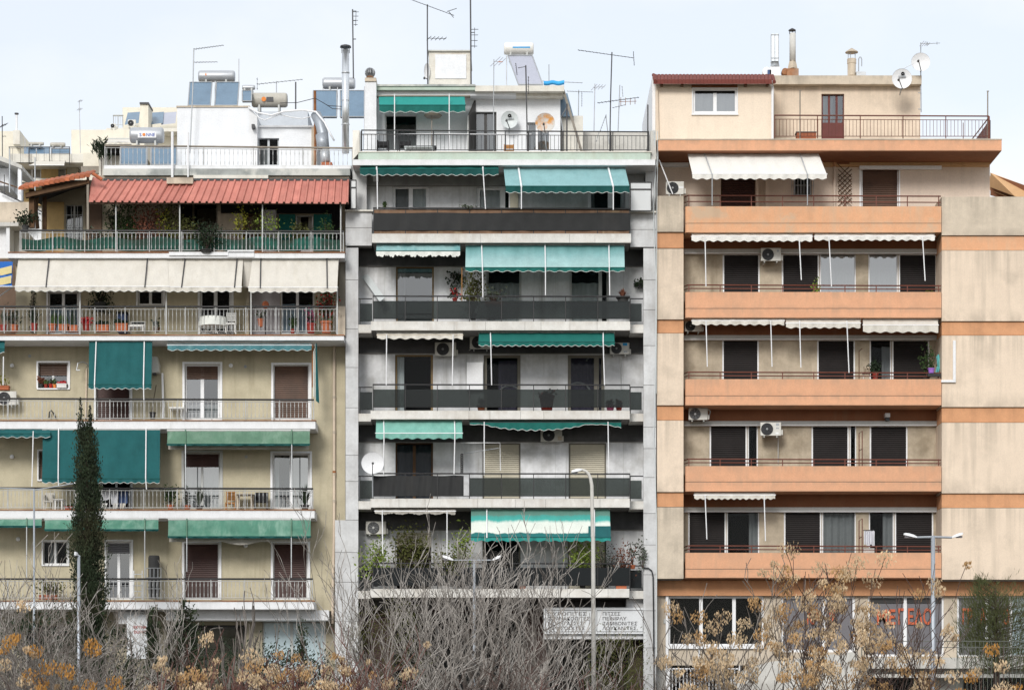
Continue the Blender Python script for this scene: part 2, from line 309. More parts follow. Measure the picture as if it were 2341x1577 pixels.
# ---------------------------------------------------------------- walls and windows
class Wall:
    def __init__(s, par, x0, y0, x1, y1, d, m, name='wall', thick=.25):
        s.p, s.r, s.d, s.m, s.n, s.t, s.h = par, (x0, y0, x1, y1), d, m, name, thick, []
    def done(s):
        x0, y0, x1, y1 = s.r; g = G()
        H = [(max(a, x0), max(b, y0), min(c, x1), min(e, y1)) for a, b, c, e in s.h]
        xs = sorted({x0, x1} | {h[0] for h in H} | {h[2] for h in H}); ys = sorted({y0, y1} | {h[1] for h in H} | {h[3] for h in H})
        for i in range(len(xs) - 1):
            for j in range(len(ys) - 1):
                cx, cy = (xs[i] + xs[i + 1]) / 2, (ys[j] + ys[j + 1]) / 2
                if any(h[0] < cx < h[2] and h[1] < cy < h[3] for h in H): continue
                g.quad(P(xs[i], ys[j + 1], s.d), P(xs[i + 1], ys[j + 1], s.d), P(xs[i + 1], ys[j], s.d), P(xs[i], ys[j], s.d))
        for a, b, c, e in H:                           # reveals
            p0, p1 = P(a, e, s.d), P(c, b, s.d); o = Vector((0, s.t, 0))
            q = [Vector((p0.x, p0.y, p0.z)), Vector((p1.x, p0.y, p0.z)), Vector((p1.x, p0.y, p1.z)), Vector((p0.x, p0.y, p1.z))]
            for k in range(4): g.quad(q[k], q[k] + o, q[(k + 1) % 4] + o, q[(k + 1) % 4])
        return g.build(s.n, s.m, s.p)
    def win(s, x0, y0, x1, y1, fm='frame_white', n=2, fw=4, glass='pane', shut=None, sm='shutter_dark', cur=None, curm='curtain_white', rec=.12, name='window', sur=None, sill=False, mull=None, room='room', shd=.03):
        """n panes; shut = fraction of the opening a roller shutter covers (from the top); cur = [(from, to, top)] in fractions"""
        s.h.append((x0, y0, x1, y1)); d = s.d - rec; g = G(); W_, H_ = x1 - x0, y1 - y0
        g.box(x0, y0, x0 + fw, y1, d, d - .07); g.box(x1 - fw, y0, x1, y1, d, d - .07)
        g.box(x0 + fw, y0, x1 - fw, y0 + fw, d - .003, d - .07); g.box(x0 + fw, y1 - fw, x1 - fw, y1, d - .003, d - .07)
        xm = [x0 + fw / 2] + ([x0 + W_ * t for t in mull] if mull else [x0 + W_ * i / n for i in range(1, n)]) + [x1 - fw / 2]
        for x in xm[1:-1]: g.box(x - fw * .8, y0 + fw, x + fw * .8, y1 - fw, d - .01, d - .06)
        if sur:                                        # projecting painted surround
            for b in ((x0 - sur, y0 - sur, x1 + sur, y0), (x0 - sur, y0, x0, y1), (x1, y0, x1 + sur, y1)): g.box(*b, s.d + .035, s.d - .01)
        if sill: g.box(x0 - 3, y1, x1 + 3, y1 + 3, s.d + .06, s.d - .05)
        w_ = g.build(name, fm, s.p)
        for i in range(len(xm) - 1):
            p = G(); p.quad(P(xm[i], y1 - fw / 2, d - .04), P(xm[i + 1], y1 - fw / 2, d - .04), P(xm[i + 1], y0 + fw / 2, d - .04), P(xm[i], y0 + fw / 2, d - .04))
            gm = glass[i] if isinstance(glass, (list, tuple)) else glass
            p.build('pane', gm, w_)
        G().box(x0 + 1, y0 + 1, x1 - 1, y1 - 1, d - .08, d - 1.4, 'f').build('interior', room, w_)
        if shut:
            yb = y0 + fw + (H_ - fw) * shut; nsl = max(3, int((yb - y0 - fw) / 4.6)); q = G(); z = (yb - y0 - fw) / nsl
            xa, xb = x0 + fw, x1 - fw
            if not isinstance(shd, float): xa, xb = shd
            for k in range(nsl):
                ya, yc = y0 + fw + k * z, y0 + fw + (k + 1) * z
                q.quad(P(xa, yc - z * .12, d + .012), P(xb, yc - z * .12, d + .012), P(xb, ya + z * .1, d + .002), P(xa, ya + z * .1, d + .002))
                q.quad(P(xa, yc + z * .1, d - .012), P(xb, yc + z * .1, d - .012), P(xb, yc - z * .12, d + .012), P(xa, yc - z * .12, d + .012))
            q.build('shutter', sm, w_)
        for c in cur or []:
            a, b, top = c[:3]; cm = c[3] if len(c) > 3 else curm; xa, xb = x0 + W_ * a, x0 + W_ * b; yt = y0 + H_ * top; nf = max(6, int((xb - xa) / 2.2)); per = random.Random(int(x0 + y0)).uniform(.8, 1.2)
            q = G(); q.grid(lambda u, v: P(xa + (xb - xa) * u, yt + (y1 - 2 - yt) * v + (1.6 * abs(math.sin(u * (xb - xa) / 9)) if v == 0 and top > .1 else 0), d - .13 + .03 * math.sin(u * (xb - xa) / 2.3 * per) + .015 * math.sin(u * 9)), nf, 3)
            q.build('curtain', cm, w_, smooth=True)
        return w_
# ---------------------------------------------------------------- generators
def awning(label, top, bot, dt, db, m, val=None, valm=None, arms=(), posts=(), armm='frame_white', group=None, per=17, pipe='piping', bar=None, sag=0.0, amp=3.2, seams=0, cover=None, roll=True, ragged=0, seed=1, valfn=None):
    """top=(x0,x1,y) at depth dt, bot=(x0,x1,y) at depth db; val = y of the valance's lowest edge"""
    rg = random.Random(seed)
    t = TP('awning', label, 'awning', (top[0] + top[1]) / 2, top[2], dt, group)
    n = max(10, int((top[1] - top[0]) / 5))
    def fab(u, v):
        a = P(top[0] + (top[1] - top[0]) * u, top[2], dt); b = P(bot[0] + (bot[1] - bot[0]) * u, bot[2], db); p = a.lerp(b, v)
        return p + Vector((0, (.02 * math.sin(u * 37 + v * 3) + .012 * math.sin(u * 71 - v * 5)) * v * (1 - v) * 4 + .008 * math.sin(u * n * 1.1) * v, -(sag + .012) * math.sin(math.pi * v) * (.7 + .3 * math.sin(u * 23)) + .004 * math.sin(u * 60)))
    G().grid(fab, n, 6).build('fabric', m, t, smooth=True)
    if val:
        e = G(); W_ = bot[1] - bot[0]; nn = max(24, int(W_ / 2.2)); h = val - bot[2]
        pts = []
        for i in range(nn + 1):
            x = W_ * i / nn; s_ = amp * (.5 - .5 * math.cos(2 * math.pi * x / per)) ; yb = val - amp + s_ + (rg.uniform(-ragged, ragged) if ragged else 0)
            if valfn: yb = valfn(i / nn, yb)
            wv = .02 * math.sin(x / 6.0) + .012 * math.sin(x / 2.7 + 1)
            pts.append((bot[0] + x, yb, wv))
        for i in range(nn):
            a, b = pts[i], pts[i + 1]; tp = lambda q: P(q[0], bot[2] + .5, db + .02); bt = lambda q: P(q[0], q[1], db + .02 + q[2]); md = lambda q: P(q[0], (bot[2] + q[1]) / 2, db + .02 + q[2] * .6)
            e.quad(md(a), md(b), tp(b), tp(a)); e.quad(bt(a), bt(b), md(b), md(a))
        e.build('valance', valm or m, t, smooth=True)
        if pipe: G().tube([P(x, y, db + .024 + wv) for x, y, wv in pts], .009, 4).build('piping', pipe, t)
    g = G(); g.pt([(bot[0] - 1.5, bot[2], db + .01), (bot[1] + 1.5, bot[2], db + .01)], 1.2, 6); g.build('front_bar', bar or ('valance_dark' if ('teal' in m or m in ('blue_worn', 'bleached')) else 'frame_white'), t)
    if roll: G().pt([(top[0] - 1, top[2], dt - .03), (top[1] + 1, top[2], dt - .03)], 3.2, 8).build('roller_tube', 'frame_grey', t)
    for a in arms:                                      # (x top, x bottom)
        g = G(); g.pt([(a[0], top[2] - 2, dt + .04), (a[1], bot[2] + 1, db + .05)], a[2] if len(a) > 2 else 1.4, 6); g.build('arm', armm, t)
    for a in posts:                                     # (x top, y top, x bottom, y bottom[, material])
        g = G(); g.pt([(a[0], a[1], db + .05), (a[2], a[3], a[5] if len(a) > 5 else db + .03)], 1.25, 6); g.build('post', a[4] if len(a) > 4 else armm, t)
    return t

def ac(label, x0, y0, x1, y1, d, fan=.38, hub=None, group='air conditioners on the facades', logo=None, brack=True, pipe=None, m='ac_white', deep=.32):
    t = TP('air_conditioner', label, 'air conditioner', (x0 + x1) / 2, y1, d - .15, group)
    W_, H_ = x1 - x0, y1 - y0; b = 2
    def ring(i, dd): return [P(x0 + b * i, y1 - i, dd), P(x1 - b * i, y1 - i, dd), P(x1 - i, y1 - b * i, dd), P(x1 - i, y0 + b * i, dd), P(x1 - b * i, y0 + i, dd), P(x0 + b * i, y0 + i, dd), P(x0 + i, y0 + b * i, dd), P(x0 + i, y1 - b * i, dd)]
    g = G(); A, B_, C = ring(1, d - deep), ring(1, d - .03), ring(1.9, d)
    fs = [tuple(range(8))[::-1]] + [(k, (k + 1) % 8, 8 + (k + 1) % 8, 8 + k) for k in range(8)] + [(8 + k, 8 + (k + 1) % 8, 16 + (k + 1) % 8, 16 + k) for k in range(8)] + [tuple(range(16, 24))]
    g.add(A + B_ + C, fs); g.build('casing', m, t)
    fx, fy, fr = x0 + W_ * fan, (y0 + y1) / 2, min(H_ * .42, W_ * .32); c = P(fx, fy, d + .004); r = fr * S(d)
    G().lathe(c, [(r, 0), (r, .012), (r * .95, .014), (r * .95, .004)], 24, 'y').build('fan_opening', 'ac_fan', t)
    g = G()
    for q in (.25, .45, .65, .85): g.tube([(c.x + r * q * math.cos(k * math.pi / 10), c.y - .022, c.z + r * q * math.sin(k * math.pi / 10)) for k in range(21)], .006, 4)
    for k in range(8):
        a = k * math.pi / 4 + .2; g.tube([(c.x, c.y - .022, c.z), (c.x + r * math.cos(a), c.y - .022, c.z + r * math.sin(a))], .005, 4)
    gr = g.build('fan_grille', 'metal_dark' if not hub else 'ac_hub', t)
    G().lathe((c.x, c.y - .02, c.z), [(r * .2, 0), (r * .17, .02), (.01, .022)], 10, 'y').build('fan_hub', hub or 'ac_hub', t)
    if brack:
        for x in (x0 + W_ * .2, x0 + W_ * .78): G().box(x - 1.2, y1 - .6, x + 1.2, y1 + 2.2, d - .02, d - .55).build('bracket', 'frame_grey', t)
    G().box(x1 - .8, y0 + H_ * .55, x1 + 2.5, y1 - H_ * .1, d - .06, d - .22).build('valve_cover', m, t)
    if logo:
        for (a, bb, cc, dd, lm) in logo: G().box(a, bb, cc, dd, d + .006, d - .01).build('badge', lm, t)
    if pipe: G().pt([(x, y, pd) for x, y, pd in pipe], 1.0, 6).build('pipe', 'frame_grey', t)
    return t

def dish(label, x, y, rx, ry, d, m='dish_white', foot=None, lnb=None, mark=None, tilt=(0, 0), group='satellite dishes', side=0, foot_m='metal_grey'):
    t = TP('satellite_dish', label, 'satellite dish', x, y, d - .1, group); c = P(x, y, d); a, b = rx * S(d), ry * S(d); dep = .09; n = 28
    tx, tz = tilt
    def f(rr, q, back=0):
        u, v = rr * math.cos(q), rr * math.sin(q); return Vector((c.x + a * u, c.y + dep * (1 - rr * rr) + back + tx * a * u * 1.0 + tz * b * v, c.z + b * v))
    vs, fs = [], []
    rings = [.04, .3, .55, .78, .95, 1]
    for s_ in (0, 1):
        for rr in rings:
            for k in range(n): vs.append(f(rr, 2 * math.pi * k / n, .018 * s_ if rr < 1 else .004 * s_))
    q = len(rings)
    for s_ in (0, 1):
        o = s_ * q * n
        for i in range(q - 1):
            for k in range(n):
                ff = (o + i * n + k, o + i * n + (k + 1) % n, o + (i + 1) * n + (k + 1) % n, o + (i + 1) * n + k); fs.append(ff if s_ else ff[::-1])
        fs.append(tuple(o + k for k in range(n)))
    for k in range(n): fs.append(((q - 1) * n + k, (q - 1) * n + (k + 1) % n, q * n + (q - 1) * n + (k + 1) % n, q * n + (q - 1) * n + k))
    G().add(vs, fs).build('reflector', m, t, smooth=True)
    lx, ly = lnb or (x, y); L0 = P(lx, ly, d + .5)
    bt = f(.98, -math.pi / 2 + (.0))
    G().tube([bt + Vector((0, .03, 0)), bt + Vector((0, -.08, -.02)), L0], .016, 6).build('feed_arm', 'metal_dark', t)
    G().tube([L0 + Vector((0, -.03, 0)), L0 + Vector((0, .09, 0))], [.028, .045], 8).build('receiver', 'metal_dark', t)
    if foot: G().tube([c + Vector((0, dep + .02, -.02)), c + Vector((0, dep + .1, -.1))] + [P(*p) for p in foot], .024, 8).build('mount', foot_m, t)
    if mark:
        for k in mark:
            if k[0] == 'ring':
                g = G(); cx, cy, r0 = k[1:4]; g.tube([P(cx + r0 * math.cos(q * math.pi / 8), cy + r0 * math.sin(q * math.pi / 8), d + .01) for q in range(17)], .028, 5); g.build('emblem', 'black', t)
            else:
                g = G(); xx = k[1]
                rg = random.Random(3)
                while xx < k[3]: ww = rg.uniform(1.2, 2); g.box(xx, k[2] + rg.uniform(-.4, .2), xx + ww, k[4], d + .004, d - .03); xx += ww + .6
                g.build('emblem_band', 'metal_grey', t)
    return t

def antenna(label, mast, d, yagis=(), m='metal_dark', r=1.1, group='roof antennas', extra=()):
    """mast = [(x,y),...] from foot to top; yagi = (x0,y0,x1,y1,n,el,kind,material)"""
    t = TP('antenna', label, 'antenna', mast[0][0], mast[0][1], d, group)
    G().pt([(x, y, d) for x, y in mast], r, 6).build('mast', m, t)
    for yg in yagis:
        x0, y0, x1, y1, n, el = yg[:6]; kd = yg[6] if len(yg) > 6 else 'y'; ym = yg[7] if len(yg) > 7 else m
        g = G(); g.pt([(x0, y0, d + .05), (x1, y1, d + .05)], .7, 5)
        for i in range(n):
            u = (i + .3) / (n - .4); c = P(x0 + (x1 - x0) * u, y0 + (y1 - y0) * u, d + .05); e = el * K * (1.15 - .4 * u) * .5
            v = {'y': Vector((.25, 1, .12)), 'z': Vector((0, 0, 1)), 'x': Vector((1, 0, 0)), 'd': Vector((.55, .6, .7))}[kd].normalized()
            g.tube([c - v * e, c + v * e], .011, 4)
        g.build('aerial', ym, t)
    for e in extra: G().pt([(a, b, d + .05) for a, b in e[0]], e[1], 6).build('bracket', e[2] if len(e) > 2 else m, t)
    return t

def heater(label, tank, panels, d, tm='tank_steel', pm='solar_blue', lean=1.1, group='solar water heaters', marks=None, frame=True, posts=(), th=None):
    """tank=(x0,y0,x1,y1); panels=[(x0,x1,ytop,ybot[,shift])]"""
    x0, y0, x1, y1 = tank
    yb = max([p[3] for p in panels] + [y1]); t = TP('solar_water_heater', label, 'solar heater', (x0 + x1) / 2, yb, d, group)
    c = P((x0 + x1) / 2, (y0 + y1) / 2, d); r = (y1 - y0) / 2 * S(d); h = (x1 - x0) / 2 * S(d)
    G().lathe(c, [(r * .80, -h), (r * .94, -h + .03), (r, -h + .08), (r, h - .08), (r * .94, h - .03), (r * .80, h)], 20, 'x').build('tank', tm, t, smooth=True)
    g = G()
    for u in (-.55, .55): g.wbox(c.x + h * u - .03, c.y - .25, c.z - r - .22, c.x + h * u + .03, c.y + .25, c.z - r * .86)
    g.build('cradle', 'frame_grey', t)
    for p in panels:
        a, b, yt, ybm = p[:4]; sh = p[4] if len(p) > 4 else 0; df = d + .3 + lean
        A, B_, C, E = P(a, yt, d + .3), P(b, yt, d + .3), P(b + sh, ybm, df), P(a + sh, ybm, df); o = Vector((0, .08, -.03))
        q = G(); q.add([A, B_, C, E, A + o, B_ + o, C + o, E + o], [(3, 2, 1, 0), (4, 5, 6, 7), (0, 1, 5, 4), (1, 2, 6, 5), (2, 3, 7, 6), (3, 0, 4, 7)]); pn = q.build('solar_panel', pm, t)
        q = G(); o2 = Vector((0, -.012, .006))
        for u, v in ((A, B_), (B_, C), (C, E), (E, A)): q.tube([u + o2, v + o2], .022, 4)
        q.build('panel_frame', 'galv', pn)
    for x, ya, yb_, xb in posts: G().pt([(x, ya, d + .1), (xb, yb_, d + .1)], 1.2, 6).build('leg', 'galv', t)
    if marks:
        for mk in marks:
            if mk[0] == 'text':
                for s_, x, y, hh, wd, mm_ in mk[1:]: text(s_, x, y, hh, d + r / S(d) * 0 + r + .01, mm_, t, wd)
            elif mk[0] == 'disc': G().lathe(P(mk[1], mk[2], d + r + .012), [(mk[3] * K, 0), (mk[3] * K, .01)], 14, 'y').build('emblem', mk[4], t)
            else: G().box(mk[1], mk[2], mk[3], mk[4], d + r + .004, d + r * .6).build('label_plate', mk[5], t)
    return t

def rod_rail(par, x0, x1, yt, yb, d, topm='rail_black', m='rail_white', pitch=9.0, tk=2.2, post=72, mid=None, lift=0, bulge=True, name='railing', yt1=None, pad=5):
    """metal railing of a balcony: rails and posts are the part, its thin bars one sub-part"""
    yt1 = yt if yt1 is None else yt1; g = G(); f = lambda x: yt + (yt1 - yt) * (x - x0) / (x1 - x0)
    g.tube([P(x0, f(x0), d), P(x1, f(x1), d)], tk * K, 6); r_ = g.build(name, topm, par)
    g = G(); g.tube([P(x0, f(x0) + pad, d), P(x1, f(x1) + pad, d)], .012, 4); g.tube([P(x0, yb, d), P(x1, yb, d)], .013, 4)
    n = max(1, round((x1 - x0) / post))
    for i in range(n + 1):
        x = x0 + 1 + (x1 - x0 - 2) * i / n; g.tube([P(x, f(x), d), P(x, yb + 5, d)], .017, 4)
    g.build('rail_frame', m, r_)
    g = G(); n = int((x1 - x0) / pitch)
    for i in range(n):
        x = x0 + (i + .5) * pitch; a, b = f(x) + pad, yb; w_ = .0078
        if bulge: g.tube([P(x, a, d), P(x, a + (b - a) * .10, d), P(x, a + (b - a) * .24, d), P(x, a + (b - a) * .36, d), P(x, b - (b - a) * .32, d), P(x, b - (b - a) * .18, d), P(x, b - 2, d), P(x, b, d)], [w_, w_, w_ * 1.9, w_ * .8, w_ * .8, w_ * 1.9, w_, w_], 4, False)
        else: g.tube([P(x, a, d), P(x, b, d)], w_, 4, False)
    g.build('balusters', m, r_, kind='stuff')
    return r_

def pot(g, c, r, h, n=12): g.lathe(c, [(r * .72, 0), (r * .95, h * .82), (r * 1.08, h * .84), (r * 1.08, h), (r * .9, h), (r * .85, h * .9)], n)
def plant(label, x, yb, d, h, w_, kind='bush', m='leaf', potm='terracotta', potw=None, poth=None, seed=1, fm='flower', name=None, dens=1.0, cat='plant', group=None, lf=None, trough=None):
    """x, yb = foot of the pot in the photo; h, w_ in photo pixels above the pot"""
    rg = random.Random(seed * 7919 + int(x)); t = TP(name or 'potted_plant', label, cat, x, yb, d, group); s = S(d); b = P(x, yb, d); ph = 0
    if potm:
        pw, ph_ = (potw or 16) * s / 2, (poth or 14) * s; ph = ph_; g = G()
        if trough: g.wbox(b.x - pw, b.y - .12, b.z, b.x + pw, b.y + .12, b.z + ph_); g.wbox(b.x - pw - .015, b.y - .135, b.z + ph_ * .85, b.x + pw + .015, b.y + .135, b.z + ph_ + .01)
        else: pot(g, b, pw, ph_)
        g.build('pot', potm, t)
    H_, W_ = h * s, w_ * s / 2; o = Vector((b.x, b.y, b.z + ph * .9)); g = G(); st = G(); fl = G()
    rv = lambda: Vector((rg.uniform(-1, 1), rg.uniform(-1, 1), rg.uniform(-1, 1)))
    if kind == 'spiky':
        for k in range(int(24 * dens)):
            a = rg.uniform(0, 6.283); l_ = H_ * rg.uniform(.7, 1.1); sp = rg.uniform(.15, 1) * W_; e = o + Vector((math.cos(a) * sp, math.sin(a) * sp * .6, l_ * (1 - .35 * (sp / max(W_, .01)) ** 2))); md = o.lerp(e, .5) + Vector((0, 0, l_ * .12)); sd = Vector((-math.sin(a), math.cos(a), 0)).normalized() * .02
            g.quad(o - sd, md - sd * 1.3, md + sd * 1.3, o + sd); g.quad(md - sd * 1.3, e, md + sd * 1.3)
        g.build('leaves', m, t)
    elif kind in ('cactus', 'upright'):
        for k in range(int(9 * dens)):
            bx = o + Vector((rg.uniform(-1, 1) * W_ * .6, rg.uniform(-.1, .1), 0)); e = bx + Vector((rg.uniform(-.25, .25) * W_, rg.uniform(-.1, .1), H_ * rg.uniform(.55, 1.05))); sd = Vector((.028, 0, 0)); md = bx.lerp(e, .55)
            g.quad(bx - sd * .6, md - sd, md + sd, bx + sd * .6); g.quad(md - sd, e, md + sd)
        g.build('leaves', m, t)
    else:
        ns = max(3, int(6 * dens)); tips = []
        for k in range(ns):
            e = o + Vector((rg.uniform(-.8, .8) * W_, rg.uniform(-.5, .5) * min(W_, .3), H_ * rg.uniform(.45, .95))); mid = o.lerp(e, .5) + rv() * .05; st.tube([o, mid, e], [.014, .010, .005], 4, False); tips += [(o.lerp(e, .55), .8), (e, 1.), (mid.lerp(e, .5), 1.)]
        if kind == 'hang':
            for k in range(40): a = o + Vector((rg.uniform(-1, 1) * W_, rg.uniform(-.2, .2), rg.uniform(-.4, .2) * H_)); tips.append((a, .8))
        nl = int((240 if kind != 'twig' else 60) * dens); L_ = lf or .10
        for k in range(nl):
            c, sc1 = rg.choice(tips); p = c + Vector((rg.gauss(0, .34) * W_, rg.gauss(0, .15) * min(W_, .5), rg.gauss(0, .16) * H_ if kind != 'hang' else rg.gauss(-.1, .2) * H_)); u = rv().normalized(); v = u.cross(rv()).normalized(); z = rg.uniform(.6, 1.25) * L_
            (fl if (kind == 'flower' and rg.random() < .38) else g).leaf(p, u * z, v * z * .6)
        st.build('stem', 'bark_brown', t); g.build('leaves', m, t)
        if fl.v: fl.build('flowers', fm, t)
    return t

class Tree:
    def __init__(s, seed): s.r = random.Random(seed); s.g = G(); s.tw = G(); s.tips = []
    def grow(s, p, d, L_, r, lv, mx, nb, up=.35, spread=.6, curl=.18, taper=.55, seg=4, ratio=.62, thin=.006):
        rg = s.r; pts = [p]; rr = [r]; d = d.normalized()
        for i in range(seg):
            d = (d + Vector((rg.uniform(-curl, curl), rg.uniform(-curl, curl), rg.uniform(-curl, curl) + up * .12))).normalized()
            p = p + d * (L_ / seg); pts.append(p); rr.append(max(thin, r * (1 - (1 - taper) * (i + 1) / seg)))
        (s.g if lv < 2 else s.tw).tube(pts, rr, 7 if lv == 0 else (5 if lv == 1 else 3), False)
        if lv == mx: s.tips.append((pts[-1], d)); return
        for k in range(nb[lv]):
            f = rg.uniform(.3, 1) if k else 1.0; i = min(seg - 1, int(f * seg)); q = pts[i].lerp(pts[i + 1], f * seg - i) if f < 1 else pts[-1]
            sd = Vector((rg.uniform(-1, 1), rg.uniform(-1, 1), rg.uniform(-.3, .5))); nd = (d * (1 - spread * .5) + sd.normalized() * spread * rg.uniform(.5, 1.1) + Vector((0, 0, up))).normalized()
            s.grow(q, nd, L_ * ratio * rg.uniform(.7, 1.2), max(thin, rr[i] * rg.uniform(.38, .66)), lv + 1, mx, nb, up, spread, curl, taper, max(2, seg - 1), ratio, thin)

def bare_tree(name, label, x, d, stems, height_y, mx, nb, seed, r0=.09, bm='bark_pale', tm='bark_pale', spread=.6, up=.35, curl=.18, fan=.5, ratio=.62, zb=None, thin=.006, group=None, seeds=None, seedm='seed_tan', nseed=60, cl=.16, cat='tree', split=.55, lean=0, sz=.07):
    """x = foot in the photo at depth d; height_y = photo height its tallest twigs should reach"""
    s = S(d); X = (x - CX) * s; top = ZC + (HY - height_y) * s; z0 = 0 if zb is None else zb; b = Vector((X, -d, z0)); t = T(name, label, cat, b, group)
    tr = Tree(seed); rg = tr.r; Lh = (top - z0)
    tot = sum(ratio ** k for k in range(mx + 1)) * .86
    for k in range(stems):
        a = (k + .5) / stems * 2 - 1; dr = Vector((a * fan + lean + rg.uniform(-.1, .1), rg.uniform(-.35, .35), 1)); tr.grow(b + Vector((a * .12, rg.uniform(-.1, .1), 0)), dr, Lh / tot * rg.uniform(.75, 1.02), r0 * rg.uniform(.7, 1.1), 0, mx, nb, up, spread, curl, .5, 5, ratio, thin)
    tr.g.build('trunk', bm, t, smooth=True); tr.tw.build('twigs', tm, t, kind='stuff')
    if seeds:
        gA, gB = G(), G(); rv = lambda: Vector((rg.uniform(-1, 1), rg.uniform(-1, 1), rg.uniform(-1, 1)))
        tips = tr.tips[:]; rg.shuffle(tips)
        for p, dd in tips[:seeds]:
            z = rg.uniform(.5, 1.35); g = gB if rg.random() < (.2 if seedm == 'seed_tan' else .35) else gA
            for k in range(int(nseed * z)):
                q = rv(); 
                while q.length > 1: q = rv()
                c = p + Vector((q.x * cl * z * 1.15, q.y * cl * z, q.z * cl * z * .9 - cl * .35)); u = (Vector((rg.uniform(-.5, .5), rg.uniform(-.5, .5), -1))).normalized(); v = u.cross(rv()).normalized(); e = rg.uniform(.6, 1.3) * sz
                g.leaf(c, u * e, v * e * .42)
        gA.build('seed_clusters', seedm, t, kind='stuff')
        if gB.v: gB.build('seed_clusters', 'seed_tan' if seedm != 'seed_tan' else 'seed_rust', t, kind='stuff')
    return t
def leafy(name, label, x, d, prof, n, m, seed, leaf=.10, cat='tree', trunk=.12, zb=0.0, group=None, dark=0, vert=.6, yt=None, asp=.4, core=None):
    """crown given as photo outline: prof = [(y, x_left, x_right)] at depth d"""
    s = S(d); b = Vector(((x - CX) * s, -d, zb)); t = T(name, label, cat, b, group); rg = random.Random(seed)
    prof = sorted(prof); tr = G(); topz = P(0, prof[0][0], d).z; tr.tube([b, b + Vector((.05, 0, (topz - zb) * .5)), Vector((b.x, b.y, topz - .3))], [trunk, trunk * .7, .015], 7); 
    g = G(); rv = lambda: Vector((rg.uniform(-1, 1), rg.uniform(-1, 1), rg.uniform(-1, 1)))
    def span(y):
        for a, c in zip(prof, prof[1:]):
            if a[0] <= y <= c[0]:
                u = (y - a[0]) / (c[0] - a[0]); return a[1] + (c[1] - a[1]) * u, a[2] + (c[2] - a[2]) * u
        return prof[-1][1:]
    ar = [(span(prof[0][0] + (prof[-1][0] - prof[0][0]) * (i + .5) / 40)) for i in range(40)]; wt = [max(1, b_ - a_) for a_, b_ in ar]
    nc = max(12, n // 26)
    for k in range(nc):
        i = rg.choices(range(40), wt)[0]; y = prof[0][0] + (prof[-1][0] - prof[0][0]) * (i + rg.random()) / 40; xl, xr = span(y); hw = (xr - xl) / 2; a = rg.uniform(0, 6.283); q = math.sqrt(rg.uniform(.12, 1)) * .94
        c = P((xl + xr) / 2 + hw * q * math.cos(a), y, d + hw * q * math.sin(a) * s); rad = rg.uniform(.8, 1.5) * max(.10, min(.3, hw * s * .4)); out = Vector((math.cos(a), -math.sin(a), 0))
        if rg.random() < .3: tr.tube([Vector((b.x, b.y, c.z - .3)), c], [.02, .006], 3, False)
        for j in range(n // nc):
            p = c + Vector((rg.gauss(0, .5), rg.gauss(0, .5), rg.gauss(0, .7))) * rad; u = (Vector((0, 0, 1)) * vert + out * .35 + rv() * (1.1 - vert)).normalized(); v = u.cross(rv()).normalized(); e = leaf * rg.uniform(.55, 1.3); g.leaf(p, u * e, v * e * asp)
    tr.build('trunk', 'bark_brown', t); g.build('foliage', m, t)
    return t

def lamp(label, x, ytop, d, heads, r=3.0, m='galv', bend=None, ybase=None, group='street lamps', hm='dish_white'):
    b = P(x, HY + ZC / S(d), d); t = T('street_lamp', label, 'street lamp', b, group); s = S(d)
    if bend: G().tube([b] + [P(a, c, d) for a, c in bend], [r * K * 1.25] + [r * K * (1 - .45 * i / len(bend)) for i in range(len(bend))], 10).build('pole', m, t, smooth=True)
    else: G().tube([b, P(x, ytop, d)], [r * K * 1.3, r * K], 10).build('pole', m, t, smooth=True)
    for (xa, ya, xb, yb, hx, hy, hw) in heads:          # arm from (xa,ya) to (xb,yb), then a lamp head out to (hx,hy)
        if (xa, ya) != (xb, yb): G().pt([(xa, ya, d), (xb, yb, d)], r * .55, 8).build('arm', m, t)
        a, c = P(xb, yb, d), P(hx, hy, d); L_ = (c - a).length; g = G(); ax = (c - a).normalized()
        for i, (u, ww, hh) in enumerate(((0, .35, .5), (.25, .8, .9), (.6, 1, 1), (.9, .8, .8), (1, .4, .5))):
            p = a + ax * L_ * u; wy, hz = hw * s * 1.3 * ww, hw * s * hh * .5
            g.v += [tuple(p + Vector((0, wy, -hz * .5))), tuple(p + Vector((0, -wy, -hz * .5))), tuple(p + Vector((0, -wy * .7, hz))), tuple(p + Vector((0, wy * .7, hz)))]
        for i in range(4):
            for k in range(4): g.f.append((i * 4 + k, i * 4 + (k + 1) % 4, (i + 1) * 4 + (k + 1) % 4, (i + 1) * 4 + k))
        g.f += [(3, 2, 1, 0), (16, 17, 18, 19)]; h_ = g.build('lamp_head', hm, t)
        p, q = a + ax * L_ * .4, a + ax * L_ * .92; G().wbox(min(p.x, q.x), p.y - hw * s * .8, min(p.z, q.z) - hw * s * .42, max(p.x, q.x), p.y + hw * s * .8, max(min(p.z, q.z) - hw * s * .2, max(p.z, q.z) - hw * s * .45)).build('lens', 'film', h_)
    return t

